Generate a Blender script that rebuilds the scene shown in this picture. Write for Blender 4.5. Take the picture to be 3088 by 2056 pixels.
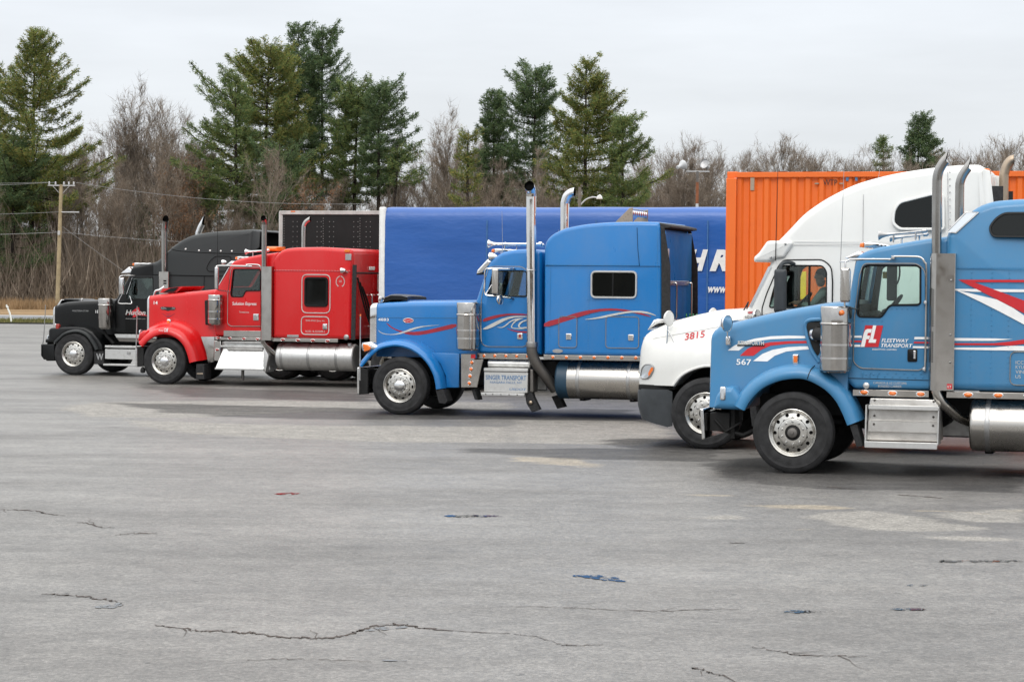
import bpy, bmesh, math, random
import numpy as np
from mathutils import Vector, Matrix
for _o in list(bpy.data.objects): bpy.data.objects.remove(_o)
SC = bpy.context.scene
COL = SC.collection
R = math.radians
random.seed(11); RNG = np.random.default_rng(7)

# ------------------------------------------------------------------ camera
cd = bpy.data.cameras.new('camera'); cam = bpy.data.objects.new('camera', cd); COL.objects.link(cam)
cd.sensor_fit = 'HORIZONTAL'; cd.sensor_width = 36.0; cd.lens = 82.55; cd.clip_start = 0.1; cd.clip_end = 3000.0
cam.matrix_world = Matrix.Translation((0, 0, 2.45)) @ Matrix.Rotation(R(90 - 1.5128), 4, 'X') @ Matrix.Rotation(R(0.5), 4, 'Z')
SC.camera = cam

# ------------------------------------------------------------------ sky, sun, exposure
SUN_EL, SUN_AZ = R(42), R(200)
w = bpy.data.worlds.new('World'); SC.world = w; w.use_nodes = True
nt = w.node_tree; nt.nodes.clear()
def wn(t, **k):
    n = nt.nodes.new(t)
    for a, b in k.items(): setattr(n, a, b)
    return n
wo = wn('ShaderNodeOutputWorld'); bg = wn('ShaderNodeBackground'); bg.inputs['Strength'].default_value = 0.10
sky = wn('ShaderNodeTexSky', sky_type='NISHITA', sun_disc=False, sun_elevation=SUN_EL, sun_rotation=SUN_AZ)
sky.air_density = 1.0; sky.dust_density = 3.0
tc = wn('ShaderNodeTexCoord'); sep = wn('ShaderNodeSeparateXYZ'); nt.links.new(tc.outputs['Generated'], sep.inputs[0])
# overcast: brightness rises from the horizon to the zenith, as a closed cloud deck does
rmp = wn('ShaderNodeValToRGB'); nt.links.new(sep.outputs['Z'], rmp.inputs[0])
cr = rmp.color_ramp; cr.elements[0].position = 0.0; cr.elements[0].color = (.825, .855, .87, 1)
cr.elements[1].position = 1.0; cr.elements[1].color = (1.0, .985, .955, 1)
e = cr.elements.new(.12); e.color = (.775, .815, .865, 1)
gain = wn('ShaderNodeMapRange'); gain.inputs['From Min'].default_value = .10; gain.inputs['From Max'].default_value = 1.0
gain.inputs['To Min'].default_value = 10.0; gain.inputs['To Max'].default_value = 27.0; nt.links.new(sep.outputs['Z'], gain.inputs['Value'])
mp = wn('ShaderNodeMapping'); mp.inputs['Scale'].default_value = (1.2, 1.2, 7.0); nt.links.new(tc.outputs['Generated'], mp.inputs[0])
nz = wn('ShaderNodeTexNoise'); nz.inputs['Scale'].default_value = 2.2; nz.inputs['Detail'].default_value = 6; nz.inputs['Roughness'].default_value = .55
nt.links.new(mp.outputs[0], nz.inputs['Vector'])
nr = wn('ShaderNodeMapRange'); nr.inputs['From Min'].default_value = .3; nr.inputs['From Max'].default_value = .7
nr.inputs['To Min'].default_value = .87; nr.inputs['To Max'].default_value = 1.12; nt.links.new(nz.outputs['Fac'], nr.inputs['Value'])
m1 = wn('ShaderNodeMath', operation='MULTIPLY'); nt.links.new(gain.outputs[0], m1.inputs[0]); nt.links.new(nr.outputs[0], m1.inputs[1])
vm = wn('ShaderNodeVectorMath', operation='SCALE'); nt.links.new(rmp.outputs[0], vm.inputs[0]); nt.links.new(m1.outputs[0], vm.inputs['Scale'])
mx = wn('ShaderNodeMix', data_type='RGBA'); mx.inputs['Factor'].default_value = .97
nt.links.new(sky.outputs[0], mx.inputs['A']); nt.links.new(vm.outputs[0], mx.inputs['B'])
nt.links.new(mx.outputs['Result'], bg.inputs[0]); nt.links.new(bg.outputs[0], wo.inputs[0])
sl = bpy.data.lights.new('sun', 'SUN'); sl.energy = 0.9; sl.angle = R(25); sl.color = (1, .97, .93)
so = bpy.data.objects.new('sun', sl); COL.objects.link(so); so.location = (0, 0, 60)
so.rotation_euler = (R(90) - SUN_EL, 0, R(180) - SUN_AZ)
SC.view_settings.view_transform = 'Standard'; SC.view_settings.look = 'None'; SC.view_settings.gamma = 1.0
SC.view_settings.use_curve_mapping = False; SC.view_settings.exposure = 0.10

# ------------------------------------------------------------------ materials
MATS = {}
def nodes(name):
    m = bpy.data.materials.new(name); m.use_nodes = True
    t = m.node_tree; b = t.nodes['Principled BSDF']
    MATS[name] = m
    return m, t, b
def lk(t, a, b): t.links.new(a, b)
def noise(t, scale, detail=4, rough=.55, vec=None, coord='Object'):
    n = t.nodes.new('ShaderNodeTexNoise'); n.inputs['Scale'].default_value = scale
    n.inputs['Detail'].default_value = detail; n.inputs['Roughness'].default_value = rough
    if vec is None:
        c = t.nodes.new('ShaderNodeTexCoord'); vec = c.outputs[coord]
    lk(t, vec, n.inputs['Vector']); return n
def ramp(t, fac, stops):
    r = t.nodes.new('ShaderNodeValToRGB'); lk(t, fac, r.inputs[0]); e = r.color_ramp.elements
    while len(e) < len(stops): e.new(.5)
    for q, (p, c) in zip(e, stops):
        q.position = p; q.color = (c, c, c, 1) if not hasattr(c, '__len__') else tuple(c) + (1,)
    return r
def mixc(t, fac, a, b, mode='MIX'):
    m = t.nodes.new('ShaderNodeMix'); m.data_type = 'RGBA'; m.blend_type = mode
    for s, v in (('Factor', fac), ('A', a), ('B', b)):
        if hasattr(v, 'is_linked') or hasattr(v, 'node'): lk(t, v, m.inputs[s])
        elif s == 'Factor': m.inputs[s].default_value = v
        else: m.inputs[s].default_value = tuple(v) + (1,)
    return m.outputs['Result']
def bump(t, b, h, strength=.3, dist=.01):
    n = t.nodes.new('ShaderNodeBump'); n.inputs['Strength'].default_value = strength; n.inputs['Distance'].default_value = dist
    lk(t, h, n.inputs['Height']); lk(t, n.outputs[0], b.inputs['Normal'])
def stretched(t, sx, sy, sz):
    c = t.nodes.new('ShaderNodeTexCoord'); m = t.nodes.new('ShaderNodeMapping'); m.inputs['Scale'].default_value = (sx, sy, sz)
    lk(t, c.outputs['Object'], m.inputs[0]); return m.outputs[0]
def paint(name, col, rough=.28, dirt=.16, coat=.5, dirtc=(.20, .19, .17), metal=0.0, spec=.45):
    m, t, b = nodes(name)
    n1 = noise(t, 1.0, 6, .6, stretched(t, 2.2, 2.2, .9)); n2 = noise(t, 14, 4, .6)
    f = ramp(t, n1.outputs['Fac'], [(.42, 0.), (.75, dirt)])
    f2 = ramp(t, n2.outputs['Fac'], [(.45, 0.), (.8, dirt * .6)])
    c = mixc(t, f.outputs[0], col, dirtc); c = mixc(t, f2.outputs[0], c, dirtc)
    lk(t, c, b.inputs['Base Color'])
    rr = ramp(t, n1.outputs['Fac'], [(.3, rough), (.8, min(1, rough + .22))]); lk(t, rr.outputs[0], b.inputs['Roughness'])
    b.inputs['Specular IOR Level'].default_value = spec; b.inputs['Coat Weight'].default_value = coat; b.inputs['Coat Roughness'].default_value = .08; b.inputs['Metallic'].default_value = metal
    bump(t, b, noise(t, 3.0, 2).outputs['Fac'], .06, .02)
    return m
def metal(name, col, rough, var=.12, scale=6, dirt=.0, bmp=0):
    m, t, b = nodes(name); b.inputs['Metallic'].default_value = 1.0
    n = noise(t, scale, 5); r = ramp(t, n.outputs['Fac'], [(.3, rough), (.75, rough + var)]); lk(t, r.outputs[0], b.inputs['Roughness'])
    f = ramp(t, n.outputs['Fac'], [(.45, 0.), (.8, dirt)])
    lk(t, mixc(t, f.outputs[0], col, (.13, .11, .09)), b.inputs['Base Color'])
    if bmp: bump(t, b, noise(t, bmp, 3).outputs['Fac'], .15, .01)
    return m
def plain(name, col, rough=.5, var=.25, scale=8, spec=.5, bmp=0, bstr=.2):
    m, t, b = nodes(name); n = noise(t, scale, 5)
    f = ramp(t, n.outputs['Fac'], [(.3, 1 - var), (.75, 1 + var)])
    lk(t, mixc(t, 1.0, col, f.outputs[0], 'MULTIPLY'), b.inputs['Base Color'])
    b.inputs['Roughness'].default_value = rough; b.inputs['Specular IOR Level'].default_value = spec
    if bmp: bump(t, b, noise(t, bmp, 3).outputs['Fac'], bstr, .01)
    return m
def glass(name, tint, trans):
    m, t, b = nodes(name); out = t.nodes['Material Output']; t.nodes.remove(b)
    tr = t.nodes.new('ShaderNodeBsdfTransparent'); tr.inputs[0].default_value = tuple(tint) + (1,)
    gl = t.nodes.new('ShaderNodeBsdfGlossy'); gl.inputs['Roughness'].default_value = .03; gl.inputs[0].default_value = (.9, .95, .95, 1) if trans > .5 else (.5, .52, .52, 1)
    di = t.nodes.new('ShaderNodeBsdfDiffuse'); di.inputs[0].default_value = (.006, .007, .007, 1)
    fr = t.nodes.new('ShaderNodeFresnel'); fr.inputs[0].default_value = 1.5
    a = t.nodes.new('ShaderNodeMixShader'); a.inputs[0].default_value = trans; lk(t, di.outputs[0], a.inputs[1]); lk(t, tr.outputs[0], a.inputs[2])
    c = t.nodes.new('ShaderNodeMixShader'); lk(t, fr.outputs[0], c.inputs[0]); lk(t, a.outputs[0], c.inputs[1]); lk(t, gl.outputs[0], c.inputs[2])
    lk(t, c.outputs[0], out.inputs[0]); return m
paint('lightblue', (.037, .188, .375), rough=.34, dirt=.13, coat=.25)
paint('blue', (.002, .150, .43), rough=.26, dirt=.09, coat=.35)
paint('red', (.56, .004, .006), rough=.24, dirt=.05, coat=.25)
paint('black', (.003, .0035, .004), rough=.26, dirt=.05, coat=.05, dirtc=(.04, .042, .042), spec=.28)
paint('charcoal', (.024, .027, .028), rough=.40, dirt=.12, coat=.05, dirtc=(.035, .037, .039), spec=.3)
paint('white', (.70, .70, .675), rough=.3, dirt=.10, coat=.4, dirtc=(.48, .46, .42))
plain('white_print', (.78, .78, .78), .4, .06); plain('red_print', (.50, .012, .02), .4, .08); plain('darkred_print', (.30, .015, .03), .4, .1)
plain('silver_print', (.50, .50, .48), .35, .1); plain('black_print', (.012, .012, .012), .5, .2); plain('blue_print', (.04, .13, .30), .5, .2)
plain('greyblue_print', (.07, .17, .33), .5, .2); plain('navy', (.012, .042, .075), .5, .2); plain('yellow_print', (.80, .52, .02), .5, .1)
metal('chrome', (.70, .70, .70), .04, .07, 9, .10); metal('stainless', (.46, .445, .425), .09, .12, 5, .30)
metal('stackmetal', (.34, .33, .315), .09, .10, 4, .35); metal('polished', (.50, .48, .45), .20, .14, 4, .2); metal('aluminium', (.62, .62, .61), .38, .2, 10, .22); metal('darkmetal', (.18, .17, .16), .5, .2, 8, .5)
metal('wheelmetal', (.60, .585, .55), .20, .16, 7, .28); metal('browned', (.42, .34, .26), .35, .2, 5, .4); metal('greysteel', (.42, .42, .42), .35, .2, 12, .35)
plain('rubber', (.022, .022, .023), .75, .45, 22, .35, 60, .2); plain('tyre', (.020, .020, .021), .72, .5, 9, .35, 90, .25)
plain('chassis', (.012, .012, .012), .7, .5, 6, .3); plain('plastic', (.036, .041, .046), .6, .15, 10, .4, 120, .15)
plain('soot', (.004, .004, .004), .95, .1, 8, .1); plain('interior', (.035, .038, .04), .8, .3, 5, .3); plain('seat', (.10, .10, .105), .8, .2, 8, .3)
plain('linen', (.16, .15, .14), .85, .2, 6); plain('whiteplastic', (.72, .72, .70), .4, .1, 8)
m, t, b = nodes('amber'); b.inputs['Base Color'].default_value = (.75, .16, .012, 1); b.inputs['Roughness'].default_value = .22; b.inputs['Coat Weight'].default_value = .6
bump(t, b, noise(t, 90, 2).outputs['Fac'], .3, .005)
m, t, b = nodes('redlens'); b.inputs['Base Color'].default_value = (.30, .02, .012, 1); b.inputs['Roughness'].default_value = .22; b.inputs['Coat Weight'].default_value = .6
m, t, b = nodes('lens'); b.inputs['Base Color'].default_value = (.62, .66, .70, 1); b.inputs['Roughness'].default_value = .08; b.inputs['Metallic'].default_value = .6
glass('glass', (.90, .97, .94), .98); glass('darkglass', (.10, .11, .12), .20); glass('windscreen', (.88, .96, .94), .97)
def treadplate():
    m, t, b = nodes('treadplate'); b.inputs['Metallic'].default_value = 1; b.inputs['Roughness'].default_value = .36
    v = t.nodes.new('ShaderNodeTexVoronoi'); v.inputs['Scale'].default_value = 85; lk(t, stretched(t, 1, 1, 1.6), v.inputs['Vector'])
    n = noise(t, 5, 5); f = ramp(t, n.outputs['Fac'], [(.4, 0.), (.8, .5)])
    lk(t, mixc(t, f.outputs[0], (.60, .585, .56), (.22, .20, .18)), b.inputs['Base Color'])
    bump(t, b, v.outputs['Distance'], .45, .004)
treadplate()
def tarp():
    m, t, b = nodes('tarp'); n = noise(t, .6, 5, .6, stretched(t, .7, 1, 2.2)); n2 = noise(t, 60, 2)
    f = ramp(t, n.outputs['Fac'], [(.35, (.010, .080, .31)), (.75, (.014, .100, .375))]); lk(t, f.outputs[0], b.inputs['Base Color'])
    b.inputs['Roughness'].default_value = .34; b.inputs['Specular IOR Level'].default_value = .6
    bump(t, b, n.outputs['Fac'], .25, .12)
tarp()
def container_paint():
    m, t, b = nodes('orange'); n = noise(t, 3, 7, .65); f = ramp(t, n.outputs['Fac'], [(.5, 0.), (.72, .25)])
    n2 = noise(t, 30, 6, .7); f2 = ramp(t, n2.outputs['Fac'], [(.66, 0.), (.74, .55)])
    c = mixc(t, f.outputs[0], (.72, .135, .012), (.52, .085, .012)); c = mixc(t, f2.outputs[0], c, (.20, .06, .025))
    lk(t, c, b.inputs['Base Color']); b.inputs['Roughness'].default_value = .5
container_paint()

# ------------------------------------------------------------------ mesh helpers
class MB:
    def __init__(s, xf=None): s.v = []; s.f = []; s.xf = xf
    def add(s, vs, fs):
        o = len(s.v); s.v.extend([tuple(p) for p in vs]); s.f.extend([tuple(i + o for i in f) for f in fs]); return s
    def box(s, x0, x1, y0, y1, z0, z1, b=.006):
        x0, x1 = sorted((x0, x1)); y0, y1 = sorted((y0, y1)); z0, z1 = sorted((z0, z1))
        b = min(b, (x1 - x0) * .4, (y1 - y0) * .4, (z1 - z0) * .4)
        return s.prism([(x0, z0), (x1, z0), (x1, z1), (x0, z1)], y0, y1, b, 1, chamfer=b)
    def prism(s, prof, y0, y1, r=.0, seg=3, chamfer=0, yf=None):
        raw = getattr(prof, 'raw', None) if r > 0 else None; fr = getattr(prof, 'rr', None); fs = getattr(prof, 'seg', None)
        P = list(raw or prof)
        if sum(P[i][0] * P[(i + 1) % len(P)][1] - P[(i + 1) % len(P)][0] * P[i][1] for i in range(len(P))) < 0:
            P.reverse(); fr = fr[::-1] if fr else None
        if chamfer: P = fillet(P, chamfer, 1)
        n = len(P)
        def off(d):
            out = []
            for i in range(n):
                a, c, e = P[i - 1], P[i], P[(i + 1) % n]
                u = (c[0] - a[0], c[1] - a[1]); v = (e[0] - c[0], e[1] - c[1])
                lu = math.hypot(*u) or 1; lv = math.hypot(*v) or 1
                n1 = (-u[1] / lu, u[0] / lu); n2 = (-v[1] / lv, v[0] / lv)
                bx, bz = n1[0] + n2[0], n1[1] + n2[1]; q = bx * bx + bz * bz
                k = min(2 / q if q > 1e-6 else 1, 1.6)
                out.append((c[0] + bx * d * k, c[1] + bz * d * k))
            return list(fillet(out, [max(q - d, .003) for q in fr], fs)) if raw else out
        rows = []
        if r <= 0: rows = [(0, y0), (0, y1)]
        else:
            for k in range(seg + 1):
                a = k / seg * math.pi / 2; rows.append((r * (1 - math.sin(a)), y0 + r * (1 - math.cos(a))))
            for k in range(seg, -1, -1):
                a = k / seg * math.pi / 2; rows.append((r * (1 - math.sin(a)), y1 - r * (1 - math.cos(a))))
        V = []
        for d, y in rows: V += [(x, y, z) for x, z in off(d)]
        m = len(rows); n = len(V) // m; F = [tuple(range(n)), tuple(range((m - 1) * n, m * n))[::-1]]
        for k in range(m - 1):
            for i in range(n):
                j = (i + 1) % n; F.append((k * n + i, (k + 1) * n + i, (k + 1) * n + j, k * n + j))
        return s.add(V, F)
    def tube(s, pts, r, n=8, cap=True, closed=False, endn=None):
        P = [Vector(p) for p in pts]; m = len(P); rr = r if hasattr(r, '__len__') else [r] * m
        V = []; prev = None
        for i in range(m):
            if closed: t = P[(i + 1) % m] - P[i - 1]
            else: t = P[min(i + 1, m - 1)] - P[max(i - 1, 0)]
            t = t.normalized() if t.length > 1e-9 else Vector((0, 0, 1))
            if prev is None:
                a = Vector((0, 1, 0)) if abs(t.y) < .9 else Vector((1, 0, 0)); u = t.cross(a).normalized()
            else:
                u = prev - t * prev.dot(t); u = u.normalized() if u.length > 1e-6 else t.orthogonal().normalized()
            prev = u; w_ = t.cross(u)
            for k in range(n):
                a = 2 * math.pi * k / n; p = P[i] + (u * math.cos(a) + w_ * math.sin(a)) * rr[i]
                if endn is not None and i == m - 1:
                    nn = Vector(endn); p = p + t * ((P[i] - p).dot(nn) / (t.dot(nn) or 1))
                V.append(p)
        F = []
        for i in range(m if closed else m - 1):
            for k in range(n):
                a = i * n + k; b_ = i * n + (k + 1) % n; c = ((i + 1) % m) * n + (k + 1) % n; d = ((i + 1) % m) * n + k
                F.append((a, b_, c, d))
        if cap and not closed: F += [tuple(range(n))[::-1], tuple(range((m - 1) * n, m * n))]
        return s.add(V, F)
    def lathe(s, prof, c=(0, 0, 0), axis='y', n=32, cap=False):
        # prof: (axial, radius) pairs
        V = []; F = []
        for a, r in prof:
            for k in range(n):
                t = 2 * math.pi * k / n; p, q = r * math.cos(t), r * math.sin(t)
                V.append({'y': (c[0] + p, c[1] + a, c[2] + q), 'z': (c[0] + p, c[1] + q, c[2] + a), 'x': (c[0] + a, c[1] + p, c[2] + q)}[axis])
        m = len(prof)
        for i in range(m - 1):
            for k in range(n): F.append((i * n + k, i * n + (k + 1) % n, (i + 1) * n + (k + 1) % n, (i + 1) * n + k))
        if cap: F += [tuple(range(n))[::-1], tuple(range((m - 1) * n, m * n))]
        return s.add(V, F)
    def poly(s, pts):
        return s.add(pts, [tuple(range(len(pts)))])
    def sweep(s, path, sect, centre):
        # path (x,z) points, normal pointing away from centre; sect: closed (y, n) polygon
        V = []; m = len(sect)
        for i, (x, z) in enumerate(path):
            a = path[max(i - 1, 0)]; b_ = path[min(i + 1, len(path) - 1)]
            t = (b_[0] - a[0], b_[1] - a[1]); l = math.hypot(*t) or 1; nn = (-t[1] / l, t[0] / l)
            if nn[0] * (x - centre[0]) + nn[1] * (z - centre[1]) < 0: nn = (-nn[0], -nn[1])
            for y, d in sect: V.append((x + nn[0] * d, y, z + nn[1] * d))
        F = [tuple(range(m)), tuple(range((len(path) - 1) * m, len(path) * m))[::-1]]
        for i in range(len(path) - 1):
            for k in range(m):
                j = (k + 1) % m; F.append((i * m + k, (i + 1) * m + k, (i + 1) * m + j, i * m + j))
        return s.add(V, F)
    def loft(s, secs):
        m = len(secs[0]); V = [p for q in secs for p in q]; F = [tuple(range(m)), tuple(range((len(secs) - 1) * m, len(secs) * m))[::-1]]
        for i in range(len(secs) - 1):
            for k in range(m):
                j = (k + 1) % m; F.append((i * m + k, (i + 1) * m + k, (i + 1) * m + j, i * m + j))
        return s.add(V, F)
    def mesh(s, name, angle=38, fix=True):
        me = bpy.data.meshes.new(name)
        V = s.v if s.xf is None else [s.xf(*p) for p in s.v]
        me.from_pydata(V, [], s.f)
        if fix:
            bm = bmesh.new(); bm.from_mesh(me); bmesh.ops.recalc_face_normals(bm, faces=bm.faces); bm.to_mesh(me); bm.free()
        me.polygons.foreach_set('use_smooth', [True] * len(me.polygons)); me.set_sharp_from_angle(angle=R(angle))
        return me
    def build(s, name, mat, parent=None, angle=38, label=None, fix=True):
        o = bpy.data.objects.new(name, s.mesh(name, angle, fix)); COL.objects.link(o)
        o.data.materials.append(MATS[mat] if isinstance(mat, str) else mat); o.parent = parent
        if label: o['label'] = label
        return o
class FL(list): pass
def fillet(P, r, seg=3):
    n = len(P); out = FL()
    rr = list(r) if hasattr(r, '__len__') else [r] * n
    out.raw = [tuple(p) for p in P]; out.rr = rr; out.seg = seg
    for i in range(n):
        a, c, e = Vector(P[i - 1]), Vector(P[i]), Vector(P[(i + 1) % n]); k = rr[i]
        u, v = (a - c), (e - c); d = min(k, u.length * .45, v.length * .45)
        d = max(d, 1e-4)
        p, q = c + u.normalized() * d, c + v.normalized() * d
        for j in range(seg + 1):
            t_ = j / seg; out.append(tuple(p * (1 - t_) ** 2 + c * 2 * t_ * (1 - t_) + q * t_ * t_))
    return out
def chaikin(P, it=2, closed=True):
    for _ in range(it):
        o = []; n = len(P)
        if not closed: o.append(P[0])
        for i in range(n if closed else n - 1):
            a, b_ = P[i], P[(i + 1) % n]
            o.append(tuple(.75 * p + .25 * q for p, q in zip(a, b_))); o.append(tuple(.25 * p + .75 * q for p, q in zip(a, b_)))
        if not closed: o.append(P[-1])
        P = o
    return P
def spline(P, k=6):
    out = []; n = len(P)
    for i in range(n - 1):
        p0, p1, p2, p3 = P[max(i - 1, 0)], P[i], P[i + 1], P[min(i + 2, n - 1)]
        for j in range(k):
            t_ = j / k
            out.append(tuple(.5 * (2 * b_ + (c - a) * t_ + (2 * a - 5 * b_ + 4 * c - d) * t_ ** 2 + (3 * b_ - a - 3 * c + d) * t_ ** 3) for a, b_, c, d in zip(p0, p1, p2, p3)))
    out.append(tuple(P[-1])); return out
def rrect(x0, x1, z0, z1, r, seg=4):
    x0, x1 = sorted((x0, x1)); z0, z1 = sorted((z0, z1)); return fillet([(x0, z0), (x1, z0), (x1, z1), (x0, z1)], r, seg)
def quad_rect(P): xs = [p[0] for p in P]; zs = [p[1] for p in P]; return min(xs), max(xs), min(zs), max(zs)
def interp(tab, x):
    if x <= tab[0][0]: return tab[0][1]
    for (a, p), (b_, q) in zip(tab, tab[1:]):
        if x <= b_: return p + (q - p) * (x - a) / ((b_ - a) or 1)
    return tab[-1][1]
def empty(name, loc=(0, 0, 0), rz=0, parent=None):
    o = bpy.data.objects.new(name, None); COL.objects.link(o); o.location = loc; o.rotation_euler = (0, 0, rz); o.parent = parent; o.empty_display_size = .2
    return o
def tag(o, label=None, cat=None, group=None, kind=None):
    for k, v in (('label', label), ('category', cat), ('group', group), ('kind', kind)):
        if v: o[k] = v
    return o
def inst(name, mesh, parent=None, loc=(0, 0, 0), rz=0):
    o = bpy.data.objects.new(name, mesh); COL.objects.link(o); o.parent = parent; o.location = loc; o.rotation_euler = (0, 0, rz); return o
def apply_mods(o):
    dg = bpy.context.evaluated_depsgraph_get(); me = bpy.data.meshes.new_from_object(o.evaluated_get(dg)); o.modifiers.clear(); o.data = me
def cut(o, cutters, angle=38):
    for c in cutters:
        c.parent = o.parent
        md = o.modifiers.new('b', 'BOOLEAN'); md.operation = 'DIFFERENCE'; md.object = c; md.solver = 'EXACT'; md.material_mode = 'INDEX'
    apply_mods(o)
    for c in cutters: bpy.data.objects.remove(c)
    o.data.polygons.foreach_set('use_smooth', [True] * len(o.data.polygons)); o.data.set_sharp_from_angle(angle=R(angle))
def decal(name, P, y, mat, parent, smooth=0, xf=None):
    P = chaikin(P, smooth) if smooth else P
    yy = y if callable(y) else (lambda x, z: y)
    mb = MB(xf); n = len(P)
    area = sum(P[i][0] * P[(i + 1) % n][1] - P[(i + 1) % n][0] * P[i][1] for i in range(n))
    if area < 0: P = P[::-1]
    mb.poly([(x, yy(x, z), z) for x, z in P]); return mb.build(name, mat, parent, fix=False)
def text(name, s, x0, x1, z0, h, y, mat, parent, shear=0, bold=.0, depth=.001, lift=0, kind=None):
    cu = bpy.data.curves.new('txt', 'FONT'); cu.body = s; cu.size = 1; cu.shear = shear; cu.offset = bold; cu.extrude = 0; cu.resolution_u = 3
    o = bpy.data.objects.new('txt', cu); COL.objects.link(o)
    dg = bpy.context.evaluated_depsgraph_get(); me = bpy.data.meshes.new_from_object(o.evaluated_get(dg)); bpy.data.objects.remove(o)
    n = len(me.vertices); co = np.empty(n * 3); me.vertices.foreach_get('co', co); co = co.reshape(-1, 3)
    mn, mxx = co.min(0), co.max(0); sx = (x1 - x0) / (mxx[0] - mn[0]); sz = h / (mxx[1] - mn[1])
    yy = y if callable(y) else (lambda a, b_: y)
    xs = x0 + (co[:, 0] - mn[0]) * sx; zs = z0 + (co[:, 1] - mn[1]) * sz + lift * (xs - x0)
    out = np.stack([xs, np.array([yy(a, b_) for a, b_ in zip(xs, zs)]), zs], 1); me.vertices.foreach_set('co', out.ravel()); me.update()
    me.name = name; me.materials.clear(); me.materials.append(MATS[mat]); r = bpy.data.objects.new(name, me); COL.objects.link(r); r.parent = parent
    return r

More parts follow.
